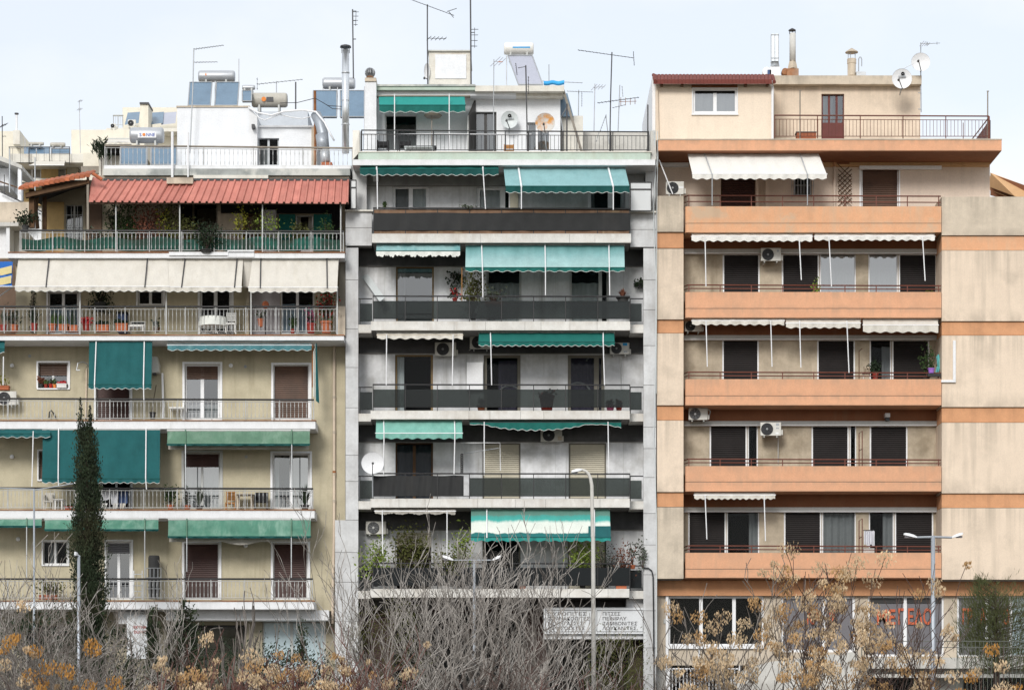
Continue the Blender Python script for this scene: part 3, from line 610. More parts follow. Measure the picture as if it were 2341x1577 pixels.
def chair(label, x0, x1, yseat, yback, yfoot, d, m='plastic_white', slats=3, group=None, turn=1, solid=False):
    t = TP('chair', label, 'chair', (x0 + x1) / 2, yfoot, d, group); s = S(d); W_ = (x1 - x0) * s; a = P(x0, yseat, d); top = P(x0, yback, d).z; ft = P(x0, yfoot, d).z; dp = W_ * .95
    g = G(); g.wbox(a.x, a.y - dp / 2, a.z - .03, a.x + W_, a.y + dp / 2, a.z + .02); g.build('seat', m, t)
    g = G(); yb = a.y + dp / 2 * turn
    if solid: g.wbox(a.x, yb - .03, a.z + .022, a.x + W_, yb + .03, top); g.wbox(a.x, min(yb, a.y - dp / 2) , a.z + .022, a.x + .06, max(yb, a.y + dp / 2) - .031 * turn, (a.z + top) / 2 + .06); g.wbox(a.x + W_ - .06, min(yb, a.y - dp / 2), a.z + .022, a.x + W_, max(yb, a.y + dp / 2) - .031 * turn, (a.z + top) / 2 + .06)
    else:
        for x in (a.x, a.x + W_ - .035): g.wbox(x, yb - .02, a.z + .022, x + .035, yb + .02, top)
        for k in range(slats): z = a.z + .12 + (top - a.z - .14) * (k + .6) / slats; g.wbox(a.x + .035, yb - .012, z - .035, a.x + W_ - .035, yb + .012, z + .035)
    g.build('backrest', m, t)
    for u in (0, 1):
        for v in (-1, 1): x = a.x + (W_ - .035) * u; y = a.y + (dp / 2 - .03) * v; G().wbox(x, y - .018, ft, x + .035, y + .018, a.z - .032).build('leg', m, t)
    return t
def table(label, x0, x1, ytop, yfoot, d, m='plastic_white', cloth=None):
    t = TP('table', label, 'table', (x0 + x1) / 2, yfoot, d); s = S(d); a, b = P(x0, ytop, d), P(x1, yfoot, d); G().wbox(a.x, a.y - .3, a.z - .03, b.x, a.y + .3, a.z).build('tabletop', m, t)
    for x in (a.x + .03, b.x - .08):
        for y in (a.y - .27, a.y + .23): G().wbox(x, y, b.z, x + .05, y + .05, a.z - .032).build('leg', m, t)
    return t
# ================================================================ ground
def plane(name, x0, y0, x1, y1, z, m):
    G().quad((x0, y0, z), (x1, y0, z), (x1, y1, z), (x0, y1, z)).build(name, m, kind='structure')
plane('ground', -900, -300, 900, 1500, 0, 'soil'); plane('road', -300, -18, 300, -8, .004, 'asphalt')
G().wbox(-300, -8, 0, 300, -2.2, .12, 'b').build('pavement', 'paving', kind='structure')

# ================================================================ beige block
LB = T('apartment_building', 'beige plaster apartment block with white balcony slabs and a red metal canopy on top', 'building', (-13, 0, 0))
def part(par, name, m, *boxes, label=None):
    g = G()
    for b in boxes: g.box(*b)
    return g.build(name, m, par, label)
part(LB, 'body', 'beige_dark', (-70, 590, 789, 1803, -1.9, -11)); part(LB, 'terrace_body', 'beige_dark', (97, 412, 789, 590, -1.9, -11))
part(LB, 'side_wall', 'beige', (776, 585, 789.5, 1803, -.01, -1.9))
# terrace storey under the red canopy
W = Wall(LB, 95, 412, 789, 584, -.7, 'beige_dark')  # darker beige puts the shade under the canopy into the wall colour
W.win(150, 468, 190, 560, n=2, fw=2.5, glass='pane_mid', fm='frame_grey', name='window')
W.win(441, 462, 497, 576, n=1, fm='frame_taupe', fw=3, glass='pane', name='door')
W.win(555, 480, 598, 576, n=1, fm='woodlight', fw=4, glass='pane', name='door', shut=.4, sm='shutter_brown')
W.win(676, 492, 716, 576, n=1, fw=3, glass='pane', cur=[(0, .3, .05, 'creamcloth'), (.72, 1, .05, 'creamcloth')])
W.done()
g = G()
for y in (492, 516, 540): g.pt([(150, y, -.66), (190, y, -.66)], .7, 4)
for x in (163, 177): g.pt([(x, 470, -.66), (x, 560, -.66)], .7, 4)
g.build('window_bars', 'rail_white', LB)
part(LB, 'wall_panel', 'ochre', (105, 462, 146, 577, -.66, -.71)); part(LB, 'wall_panel', 'brownwall', (196, 440, 232, 577, -.62, -.71))
part(LB, 'wall_panel', 'creamold', (497, 483, 555, 577, -.66, -.71)); part(LB, 'wall_panel', 'marblewall', (600, 480, 631, 577, -.45, -.71)); part(LB, 'open_shutter', 'teal_green', (638, 490, 675, 577, -.6, -.66)); part(LB, 'open_shutter', 'teal_green', (717, 490, 758, 577, -.6, -.66))
part(LB, 'wall_panel', 'room', (505, 430, 776, 487, -.62, -.69)); part(LB, 'wall_panel', 'room', (410, 440, 440, 577, -.64, -.69)); part(LB, 'wall_panel', 'room', (759, 480, 776, 577, -.6, -.69))  # near-black sheets: the deep shade at the terrace back, painted on
# storey walls
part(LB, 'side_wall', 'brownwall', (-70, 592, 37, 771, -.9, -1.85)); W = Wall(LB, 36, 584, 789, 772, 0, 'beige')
W.win(110, 667, 180, 764, n=2, fw=4, cur=[(0, .5, .3, 'curtain_blue'), (.5, 1, .3, 'curtain_blue')], sur=4, name='balcony_door')
W.win(315, 664, 373, 698, n=2, fw=4, glass='pane', sur=4)
W.win(457, 660, 529, 764, n=2, fw=5, glass='pane', sur=5, name='balcony_door')
W.win(641, 664, 719, 764, n=2, fw=4, cur=[(0, .5, .3, 'curtain_blue'), (.5, 1, .32, 'curtain_blue')], name='balcony_door'); W.done()
part(LB, 'wall_panel', 'lavender', (577, 655, 640, 767, .02, -.05)); part(LB, 'partition', 'beige_dark', (562, 657, 569, 767, .6, .0)); part(LB, 'partition', 'frame_taupe', (776, 592, 789, 765, .55, .02))
W = Wall(LB, -70, 772, 789, 971, 0, 'beige')
W.win(87, 829, 156, 887, n=2, fw=3, shut=.48, sm='shutter_brown', sur=4, sill=True, glass='pane_mid', rec=.16)
W.win(219, 880, 298, 960, n=1, fw=3, shut=.98, sm='shutter_maroon', sur=4, name='balcony_door')
W.win(422, 832, 503, 960, n=2, fw=5, shut=.24, sm='shutter_brown', sur=5, glass=['pane_bright', 'pane_mid'], cur=[(0, 1, .72, 'curtain_white')], name='balcony_door')
W.win(625, 834, 707, 960, n=1, fw=3, shut=.97, sm='shutter_brown', sur=5, name='balcony_door'); W.done()
W = Wall(LB, -70, 971, 789, 1175, 0, 'beige')
W.win(88, 1030, 104, 1096, n=1, fw=2.5, shut=.97, sm='shutter_brown', sur=3, sill=True)
W.win(232, 1085, 300, 1163, n=2, fw=3, sur=3, name='balcony_door')
W.win(421, 1035, 503, 1163, n=2, fw=3, shut=.23, sm='shutter_maroon', sur=6, glass=['pane_bright', 'pane_bright'], fm='frame_grey', cur=[(0, 1, .25, 'curtain_white')], name='balcony_door')
W.win(623, 1036, 708, 1163, n=2, fw=4, sur=5, glass=['pane_mid', 'pane_bright'], cur=[(.0, .18, .05, 'curtain_white'), (.17, .5, .05, 'curtain_dark'), (.5, 1, .05, 'curtain_white')], name='balcony_door'); W.done()
W = Wall(LB, -70, 1175, 789, 1396, 0, 'beige')
W.win(98, 1237, 155, 1290, n=2, fw=3, sur=3, sill=True, cur=[(.3, .6, .1, 'curtain_grey')])
W.win(243, 1237, 300, 1370, n=2, fw=4, sur=4, shut=.18, sm='film', glass='pane_mid', name='balcony_door')
W.win(421, 1241, 501, 1370, n=1, fw=3, shut=.97, sm='shutter_maroon', sur=5, name='balcony_door')
W.win(624, 1241, 704, 1370, n=1, fw=3, shut=.97, sm='shutter_maroon', sur=5, name='balcony_door'); W.done()
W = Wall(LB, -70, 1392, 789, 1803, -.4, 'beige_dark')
W.win(600, 1419, 745, 1620, n=2, fw=4, glass='paleglass', fm='frame_grey', mull=[.46], name='shop_window')
W.win(380, 1428, 560, 1640, n=2, fw=4, glass='pane', fm='frame_dark', name='shop_window')
W.win(60, 1430, 240, 1640, n=2, fw=4, glass='pane', fm='frame_dark', name='shop_window'); W.done()
part(LB, 'fascia', 'white', (380, 1394, 752, 1417, .55, -.39), (270, 1396, 330, 1425, .5, -.39))
# balcony slabs
for i, (x0, y0, x1, y1, d) in enumerate(((18, 578, 788, 590, 1.3), (-70, 767, 786, 778, 1.3), (-70, 962, 721, 980, 1.2), (-70, 1166, 719, 1184, 1.2), (-70, 1374, 718, 1392, 1.2))):
    sl_ = part(LB, 'balcony_slab', 'white', (x0, y0, x1, y1, d, -1.9))
    part(LB, 'slab_edge', 'rust', (x0, y0 - 2.2, x1 + 1, y0 - .02, d + .03, d - .25))  # brown tile edge; its tone also draws the shadow line along the slab
part(LB, 'slab_step', 'white', (520, 572, 581, 588, 1.33, 1.0), (386, 576, 522, 584, 1.36, 1.0))
part(LB, 'slab_step', 'creamold', (772, 700, 789, 766, .8, .02))
part(LB, 'downstand', 'creamcloth', (556, 592, 577, 656, 1.12, .9))
# railings
rod_rail(LB, 45, 786, 527, 572, 1.22, yt1=529); rod_rail(LB, -60, 770, 701, 757, 1.22, pad=6); rod_rail(LB, -60, 718, 911, 956, 1.12, yt1=914, post=80)
rod_rail(LB, -60, 716, 1115, 1160, 1.12, yt1=1117, post=80); rod_rail(LB, -60, 715, 1323, 1366, 1.12, post=80)
G().grid(lambda u, v: P(50 + 730 * u, 545 + 4 * math.sin(u * 40) + 28 * v, 1.15 + .03 * math.sin(u * 60)), 60, 2).build('balcony_screen', 'netting', LB, 'green mesh behind the railing')
for x, ya, yb in ((265, 460, 575), (411, 462, 576), (600, 463, 577), (779, 464, 578)): G().pt([(x, ya, 1.24), (x, yb, 1.24)], 1.5).build('post', 'rail_white', LB)
for x in (183, 380, 574, 771): G().pt([(x, 655, 1.27), (x, 766, 1.27)], 1.8).build('post', 'rail_white', LB)
# red ribbed canopy, one strip per rib
nR = 37
for i in range(nR):
    u0, u1 = i / nR, (i + 1) / nR; g = G()
    tx = lambda u: 236 + 563 * u
    bx = lambda u: 203 + 594 * u
    ty = lambda u: 414 if u < .26 or u > .36 else 419
    a, b, c, e = P(tx(u0), ty(u0), .75), P(tx(u1), ty(u0), .75), P(bx(u1), 460 + 4 * u1, 1.5), P(bx(u0), 460 + 4 * u0, 1.5)
    dn = Vector((0, .0, -.035)); up = Vector((0, -.015, .055)); f = lambda u, v: a.lerp(b, u).lerp(e.lerp(c, u), v)
    prof = [(0, 0), (.60, 0), (.68, 1), (.90, 1), (.985, 0)]
    n0 = len(g.v)
    for v in (0, 1):
        for u, h in prof: g.v.append(tuple(f(u, v) + up * h))
        for u, h in prof: g.v.append(tuple(f(u, v) + up * h + dn))
    for k in range(4): g.f += [(k, 10 + k, 11 + k, k + 1), (5 + k, 6 + k, 16 + k, 15 + k), (10 + k, 15 + k, 16 + k, 11 + k)]
    g.build('canopy_strip', 'redmetal', LB)
G().quad(P(203, 460, 1.49), P(236, 414, .74), P(212, 404, .74), P(206, 430, 1.2)).build('canopy_end', 'redmetal', LB)
part(LB, 'canopy_beam', 'rail_black', (236, 408, 800, 413.5, .72, -.7)); part(LB, 'canopy_beam', 'brownwall', (205, 461, 797, 466, 1.40, 1.3))
# tiled porch roof beside it
pr = part(LB, 'porch_beam', 'wood', (66, 433, 78, 520, 1.0, .85), label='timber posts and beam under the tiled porch roof')
g = G(); g.add([P(58, 441, 1.25), P(203, 410, 1.25), P(203, 419, 1.25), P(58, 452, 1.25)] + [p + Vector((0, .18, 0)) for p in (P(58, 441, 1.25), P(203, 410, 1.25), P(203, 419, 1.25), P(58, 452, 1.25))], [(3, 2, 1, 0), (4, 5, 6, 7), (0, 1, 5, 4), (2, 3, 7, 6), (1, 2, 6, 5), (3, 0, 4, 7)]).build('rafter', 'wood', LB)
g = G(); g.quad(P(70, 452, 1.2), P(203, 419, 1.2), P(203, 428, -1.6), P(95, 470, -1.6)).build('porch_soffit', 'room', LB)  # near-black, so the shade under the porch roof is in its colour
for i in range(14):
    u = i / 14.0; xa, ya = 48 + 163 * u, 430 - 31 * u; a = P(xa, ya, 1.45); b = P(xa + 14, ya - 8, -1.2); g = G(); w2 = 6.4 * K
    for q in range(7):
        an = math.pi * q / 6
        for p in (a, b): g.v.append((p.x - w2 * math.cos(an), p.y, p.z + w2 * .75 * math.sin(an)))
    for q in range(6): g.f.append((q * 2, q * 2 + 2, q * 2 + 3, q * 2 + 1))
    g.v += [tuple(a + Vector((-w2, 0, -.06))), tuple(a + Vector((w2, 0, -.06)))]; g.f.append((14, 15, 12, 10, 8, 6, 4, 2, 0)); g.build('roof_tile', 'tile_orange', LB)
g = G(); g.pt([(212, 397, 1.4), (233, 411, 1.4)], 4, 8); g.build('ridge_tile', 'tile_orange', LB)
G().pt([(85, 447, .6), (82, 480, .5), (86, 523, .3)], 4.5, 8).build('porch_post', 'wood', LB); part(LB, 'porch_post', 'wood', (97, 448, 105, 525, .2, .05)); part(LB, 'porch_post', 'wood_grey', (198, 405, 203, 525, 1.2, 1.1))
# roof slab, parapet band and roof railing
part(LB, 'roof_slab', 'greyfascia', (236, 386, 800, 401, .55, -10.5)); part(LB, 'roof_edge', 'white', (237, 378, 802, 385.9, .45, -10.4)); part(LB, 'roof_edge', 'creamold', (228, 401.2, 798, 412, .42, -1.8)); part(LB, 'roof_edge', 'oldwhite', (442, 400.5, 613, 409, .62, .43)); part(LB, 'roof_edge', 'creamold', (381, 406, 441, 420, .95, .43))
rod_rail(LB, 239, 806, 333, 380, .4, topm='wood_grey', yt1=339, post=120, pitch=10)
for x, y0, y1 in ((394, 302, 406), (430, 303, 405)): G().pt([(x, y0, .6), (x, y1, .6)], 3 if x < 400 else 2, 8).build('roof_post', 'frame_white', LB)
# roof house
g = G(); p = [P(405, 245, -2), P(570, 245, -2), P(588, 266, -2), P(588, 384, -2), P(405, 384, -2)]; q = [v + Vector((0, 6, 0)) for v in p]
g.add(p + q, [(4, 3, 2, 1, 0), (5, 6, 7, 8, 9)] + [(k, (k + 1) % 5, 5 + (k + 1) % 5, 5 + k) for k in range(5)]); g.build('roof_house', 'roofwhite', LB); part(LB, 'coping', 'creamold', (403, 242, 571, 245, -1.95, -8))
g = G(); g.quad(P(570, 245, -1.985), P(588, 266, -1.985), P(588, 384, -1.985), P(570, 384, -1.985)); g.build('wall_return', 'white', LB)
W = Wall(LB, 588.5, 290, 722, 384, -2.4, 'roofwhite'); W.win(590, 316, 638, 380, n=2, fw=3, fm='metal_grey', glass='pane', cur=[(.1, .5, .3, 'curtain_grey')], name='door'); W.done()
part(LB, 'roof_upstand', 'duct', (588.6, 255, 704, 289, -2.9, -7)); part(LB, 'coping', 'white', (586, 287, 724, 290.5, -2.3, -7)); part(LB, 'roof_body', 'roofwhite', (640, 291, 721, 384, -2.75, -8)); part(LB, 'wall_return', 'creamold', (712, 291, 721.5, 384, -2.3, -2.42))
part(LB, 'house_lamp', 'metal_dark', (575, 284, 582, 292, -1.7, -2.0))
G().pt([(764, 780, .08), (764, 1205, .08), (760, 1425, .08)], 3.2, 8).build('drainpipe', 'cream', LB)
g = G()
for y in (905, 985, 1080, 1142, 1290): g.pt([(764, y, .08), (764, y + 6, .08)], 3.9, 8)
g.build('pipe_joint', 'creamold', LB); G().pt([(764, 1076, .08), (764, 1081, .08)], 4, 8).build('pipe_joint', 'rust', LB)
for x, y in ((68, 814), (561, 838), (563, 1044)): G().lathe(P(x, y, .01), [(3.4 * K, 0), (3.4 * K, .03), (2.2 * K, .03), (2.2 * K, .012)], 12, 'y').build('vent_hole', 'metal_grey', LB)
for x, y in ((28, 836), (28, 1044), (528, 836), (42, 1232), (562, 1247)): G().lathe(P(x, y, .0), [(4.5 * K, 0), (5 * K, .05), (3.5 * K, .1), (.5 * K, .12)], 12, 'y').build('wall_light', 'dish_white', LB, smooth=True)
sgn = TP('shop_sign', 'white hanging sign panel with two lines of small red capitals', 'sign', 322, 1500, .7)
G().box(290, 1405, 336, 1505, .7, .6).build('panel', 'signwhite', sgn); text('EKTMA', 305, 1436, 6.5, .712, 'red', sgn, 30); text('DUNLO', 306, 1447, 6.5, .712, 'red', sgn, 29)

# awnings of the beige block
awning('plain cream awning over the potted plant balcony, its end above the striped one', (42, 383, 592), (34, 386, 655), 1.15, 1.75, 'creamcloth', 667, arms=((112, 105), (337, 331)), armm='metal_dark', per=20, group='cream awnings in a row')
awning('short cream awning piece between two longer cream ones', (384, 556, 592), (377, 552, 656), 1.13, 1.73, 'creamcloth', 668, arms=((423, 415), (542, 536)), armm='metal_dark', per=20, group='cream awnings in a row')
awning('cream awning nearest the white pillar, above the red flowers', (577, 774, 594), (568, 771, 657), 1.15, 1.72, 'creamcloth', 669, arms=((596, 595), (747, 748)), armm='metal_dark', per=20, group='cream awnings in a row')
t = awning('blue and yellow striped awning at the edge of the beige block', (-40, 29, 598), (-60, 27, 655), 1.3, 2.0, 'blue_stripe', roll=False)
for a, b in ((.30, .46), (.70, .86)): G().grid(lambda u, v: P(-40 + 68 * u + (-20 + 17 * u) * (a + (b - a) * v), 598 + 57 * (a + (b - a) * v) + 18 * (1 - u) - 8 * (1 - v), 1.36 + .7 * (a + (b - a) * v)), 10, 2).build('stripe', 'yellow_stripe', t)
G().pt([(30, 655, 1.98), (-20, 690, .4)], 1.6).build('arm', 'rail_white', t)
awning('dark teal blind hanging straight down in front of a brown shutter door', (204, 348, 779), (202, 346, 879), 1.18, 1.42, 'teal', 890, arms=((220, 216), (330, 328)), posts=((216, 880, 217, 913), (328, 880, 329, 914)), group='teal blinds')
awning('huge teal blind behind the cypress', (98, 366, 981), (96, 365, 1094), 1.18, 1.42, 'teal', 1105, arms=((134, 133), (334, 333)), posts=((133, 1095, 134, 1112), (333, 1095, 335, 1118)), group='teal blinds')
awning('rolled up teal awning with only a scalloped strip out, on the beige block', (383, 711, 786), (383, 712, 789), 1.1, 1.25, 'blue_worn', 802, per=22, bar='galv')
awning('dark teal awning end cut off by the photo edge, above the small window', (-60, 116, 981), (-60, 115, 991), 1.15, 1.35, 'teal', 1001, per=22, posts=((76, 985, 73, 1112),))
awning('small dark teal awning end high at the photo edge', (-60, 11, 779), (-60, 10, 797), 1.15, 1.4, 'teal', 808, posts=((8, 815, 7, 880),))
for lab, x0, x1, y0, y1, m, pp, und in (('green weathered blind above the two doors with laundry balcony', 383, 708, 984, 1015, 'green_worn', ((424, 1016, 424, 1117), (667, 1016, 667, 1117)), 1026), ('grass green weathered blind above the closed maroon shutters', 385, 710, 1187, 1226, 'green_worn_teal', ((427, 1228, 427, 1306), (666, 1228, 666, 1320)), None), ('green weathered blind across the cypress', 103, 362, 1187, 1210, 'green_worn_teal', ((331, 1212, 331, 1320),), None), ('green weathered blind at the photo edge beside the street lamp', -60, 95, 1186, 1202, 'green_worn_teal', ((61, 1204, 61, 1320),), None)):
    t = awning(lab, (x0, x1, y0), (x0 - 1, x1, y1), 1.2, 1.4, m, y1 + 4, amp=.6, valm='valance_dark', pipe=None, arms=[(p[0], p[0]) for p in pp], armm='green_worn', posts=[p + ('galv',) for p in pp], bar='valance_dark', group='green weathered blinds')
    if und or x0 > 300:
        yy = und or 1240
        G().grid(lambda u, v: P(x0 + 2 + (x1 - x0 - 4) * u, y1 + 3 + (9 + (7 * max(0, math.sin((u - .38) * 12.0)) if not und and .38 < u < .64 else 0)) * v, 1.1 + .04 * math.sin(u * 40)), 60, 2).build('loose_fabric', 'greycloth', t, smooth=True)
t = TP('curtain', 'white and teal curtain gathered vertically at the balcony end', 'curtain', 722, 920, 1.1)
G().grid(lambda u, v: P(717 + (4 if v < .1 else 0) + 11 * u * (.3 + .7 * v) - 1, 785 + (120 + 14 * u) * v, 1.1 + .06 * math.sin(u * 9)), 8, 12).build('lining', 'fadedcloth', t, smooth=True)
G().grid(lambda u, v: P(722 + (1 - v) * -1 + (3 + 5 * v) * u, 785 + (131 + 6 * u) * v, 1.18 + .03 * math.sin(u * 5)), 4, 12).build('fabric', 'teal', t, smooth=True)
G().pt([(715, 787, 1.05), (714, 885, 1.05)], 1.6).build('rod', 'rust', t)
# frosted screens at the two ends of the neighbours' terraces
def screen(label, x0, y0, x1, y1, d, ym):
    t = TP('privacy_screen', label, 'screen', (x0 + x1) / 2, y1, d); g = G(); f = 2
    for b in ((x0, y0, x0 + f, y1), (x1 - f, y0, x1, y1), (x0 + f, y0, x1 - f, y0 + f), (x0 + f, y1 - f, x1 - f, y1), (x0 + f, ym - 1.5, x1 - f, ym + 1.5)): g.box(*b, d, d - .06)
    g.build('frame', 'rail_black', t)
    for a, b in ((y0 + f, ym - 1.5), (ym + 1.5, y1 - f)): G().box(x0 + f, a, x1 - f, b, d - .02, d - .04).build('pane', 'frosted', t)
screen('narrow frosted screen in a black frame beside the red canopy', 801, 411, 815, 478, 1.0, 429); screen('wide frosted screen in a black frame beside the orange block', 1440, 416, 1490, 483, 1.05, 433)

# ---- things on the beige block's roof
heater('steel solar tank with two tall blue panels on the white roof house', (454, 162, 537, 188), ((434, 485, 189, 242, -4), (495, 547, 189, 242, -4)), -3.5, tm='tank_steel', marks=(('plate', 469, 168, 472, 173, 'orangeprint'),), posts=((492, 186, 242, 492),))
heater('large steel tank on the roof edge with a small collector, beige with a round emblem', (576, 213, 657, 246), ((554, 575, 208, 232, 0),), -3.0, tm='tank_beige', marks=(('disc', 603, 227, 5.5, 'orangeprint'), ('plate', 609, 222, 625, 232, 'metal_dark')), lean=.5, posts=((590, 244, 256, 590), (640, 244, 256, 640)))
heater('steel solar tank lettered SONNE above two ribbed blue collectors', (298, 292, 374, 328), ((276, 336, 337, 377, 0), (346, 404, 337, 377, 0)), -.9, lean=.25, marks=(('plate', 315, 301, 357, 315, 'whiteclean'), ('text', ('S', 318.5, 312, 7.5, 4.6, 'blue'), ('NNE', 334, 312, 7.5, 20, 'blue')), ('disc', 329, 308, 3.4, 'orangeprint')))
heater('solar tank half hidden behind the tall silver flue', (738, 178, 812, 204), ((716, 770, 208, 268, 0), (778, 834, 208, 268, 0)), -5, posts=((738, 180, 210, 738), (772, 185, 268, 770)))
heater('tiny far solar tank between two bigger ones', (554, 195, 583, 206), ((555, 575, 209, 228, 0),), -9, pm='solar_grey', lean=.5)
G().pt([(720, 208, -2.2), (721, 382, -2.2)], 3, 4).build('post', 'rust', base=P(720, 382, -2.2), label='rust orange steel post standing at the edge of the white roof house', cat='post')
t = TP('flue', 'tall shiny silver flue pipe with flat black cap', 'chimney', 790, 337, .1); G().pt([(790, 350, .1), (790, 115, .1)], 8.3, 18).build('pipe', 'metal_silver', t, smooth=True); G().lathe(P(790, 109, .1), [(13 * K, 0), (12 * K, .05), (3 * K, .10)], 18).build('cap', 'metal_dark', t)
g = G()
for y in (166, 230, 284): g.pt([(790, y, .1), (790, y + 2, .1)], 9.2, 18)
g.build('collar', 'galv', t)
for x in (781, 799): G().pt([(x, 109, .1), (x, 122, .1)], .8, 4).build('cap_stay', 'galv', t)
t = TP('duct', 'fat grey ventilation duct bending down the white roof house', 'duct', 745, 380, -1.6)
G().pt([(722, 262, -2), (733, 285, -1.8), (738, 306, -1.7), (741, 340, -1.6)], 12.5, 14).build('bend', 'duct', t, smooth=True); G().pt([(735, 308, -1.62), (740, 342, -1.58)], 14, 14).build('sleeve', 'duct', t, smooth=True); G().pt([(742, 344, -1.55), (745, 372, -1.5)], 11, 14).build('outlet', 'galv', t, smooth=True); G().box(733, 371, 759, 383, -1.2, -1.9).build('fan_box', 'brick', t)
t = TP('pipe', 'pale insulated pipe drooping from the roof tank across the duct', 'pipe', 640, 290, -1.8); G().pt([(568, 246, -1.9), (590, 258, -1.8), (620, 264, -1.8), (650, 255, -1.8), (690, 252, -1.8), (722, 256, -1.7), (742, 280, -1.5), (752, 300, -1.4), (764, 322, -1.4)], 2.2, 8).build('run', 'frame_white', t, smooth=True); G().pt([(580, 250, -1.9), (592, 270, -1.9), (605, 275, -1.8), (640, 262, -1.9), (664, 268, -1.9), (690, 272, -1.9), (720, 265, -1.9)], 1.3, 6).build('branch', 'frame_white', t, smooth=True)
t = TP('cable', 'thin black cables sagging between the rusty post and the silver flue', 'cable', 750, 250, -1.9); G().pt([(640, 236, -2), (680, 235, -2), (720, 225, -2), (740, 236, -1.9), (760, 249, -1.9), (783, 250, -1)], .8, 5).build('strand', 'rail_black', t); G().pt([(722, 226, -1.9), (750, 242, -1.9), (783, 244, -1)], .8, 5).build('strand', 'rail_black', t)
antenna('tall roof antenna with a slanting aerial over the blue solar panels', [(434, 350), (441, 200), (443, 112)], -1.5, ((444, 113, 511, 104, 11, 16), (444, 143, 497, 142, 8, 16, 'y', 'antenna_pale')), m='metal_grey', r=1.4)
antenna('plain thin pale rod beside the blue solar panels', [(546, 188), (546, 135)], -5, m='antenna_pale'); antenna('low antenna with a long boom behind the beige tank', [(632, 214), (632, 186)], -4, ((588, 193, 692, 182, 12, 15), (588, 178, 588, 206, 3, 8)), m='metal_grey'); antenna('short thick dark pole behind the beige tank', [(676, 250), (676, 188)], -3, m='metal_dark', r=1.7)
antenna('tall dark pole with clipped aerial standing behind the silver flue', [(808, 180), (806, 22)], -4, ((814, 25, 813, 60, 4, 12, 'x'),), r=1.6, extra=(([(807, 26), (814, 26)], .9), ([(807, 48), (814, 48)], .9), ([(807, 90), (814, 90)], 1.2)))

# ---- things on the beige block's balconies
ac('white air conditioner under a flower box at the photo edge', -20, 893, 39, 927, .5, fan=.5)
t = TP('air_conditioner', 'slim white air conditioner end beside the dark teal blind', 'air conditioner', 355, 852, .1, 'air conditioners on the facades'); G().add([P(347, 815, .45), P(359, 815, .45), P(363, 833, .45), P(363, 850, .45), P(347, 852, .45)] + [p + Vector((0, .4, 0)) for p in (P(347, 815, .45), P(359, 815, .45), P(363, 833, .45), P(363, 850, .45), P(347, 852, .45))], [(4, 3, 2, 1, 0), (5, 6, 7, 8, 9)] + [(k, (k + 1) % 5, 5 + (k + 1) % 5, 5 + k) for k in range(5)]).build('casing', 'ac_white', t); G().box(349, 852, 356, 856, .4, .1).build('bracket', 'metal_dark', t)
pl = plant
pl('leafy green bush on the terrace beside the brown wall', 283, 572, .3, 92, 66, 'bush', 'leaf', seed=1, dens=3.2, potm='potdark'); pl('round wreath like dark bush behind the terrace post', 262, 560, .0, 85, 40, 'bush', 'leaf_dark', seed=2, dens=1.6, potm='potdark')
pl('reddish brown shrub on the terrace under the red canopy', 338, 572, .6, 88, 62, 'bush', 'leaf_red', seed=3, dens=3.2, potm='potdark'); pl('yellow green tall shrub between the terrace posts', 384, 572, .5, 100, 60, 'bush', 'leaf_olive', seed=4, dens=3.2, potm='potdark'); pl('yellow flecked shrub left of the middle terrace post', 372, 572, .8, 90, 30, 'bush', 'leaf_yellow', seed=14, dens=.35, potm='potdark')
pl('low grey green shrub beside the black doorway', 420, 574, .7, 66, 56, 'bush', 'leaf_olive', seed=5, dens=2.4, potm='potdark'); pl('dark shrub spilling over the terrace railing and slab edge', 472, 578, 1.34, 66, 70, 'bush', 'leaf_dark', seed=6, dens=2.6, potm='potdark', potw=30, poth=6)
pl('small lemon tree with yellow leaves on the terrace', 540, 572, 1.0, 92, 44, 'bush', 'leaf_yellow', seed=7, dens=.9, potm='potdark'); pl('pale green slim tree with a bare trunk before the white partition', 612, 572, 1.0, 78, 54, 'bush', 'leaf_lime', seed=8, dens=.9, potm='potdark'); pl('loose yellow green branches between lemon tree and pale tree', 580, 570, .8, 78, 50, 'bush', 'leaf_olive', seed=9, dens=.9, potm='potdark')
pl('olive shrub in front of the green shutter window', 682, 575, 1.0, 48, 52, 'bush', 'leaf_olive', seed=10, dens=1.5, potm='potdark'); pl('green climbing plant at the corner by the white pillar', 745, 575, .9, 66, 44, 'bush', 'leaf', seed=11, dens=1.1, potm='potdark'); pl('dark bushy plant overhanging the terrace end beside the porch posts', 58, 530, 1.0, 34, 62, 'bush', 'leaf_dark', seed=12, dens=1.6, potm='potdark'); pl('dry pale plant stems beside the grey porch post', 212, 572, 1.0, 40, 46, 'twig', 'leaf_grey', seed=13, dens=2, potm='potdark')
pl('terrace plants with small red flowers next to the black doorway', 498, 570, .5, 46, 40, 'bush', 'leaf_grey', seed=15, dens=.9, potm='potdark')
yb = 757
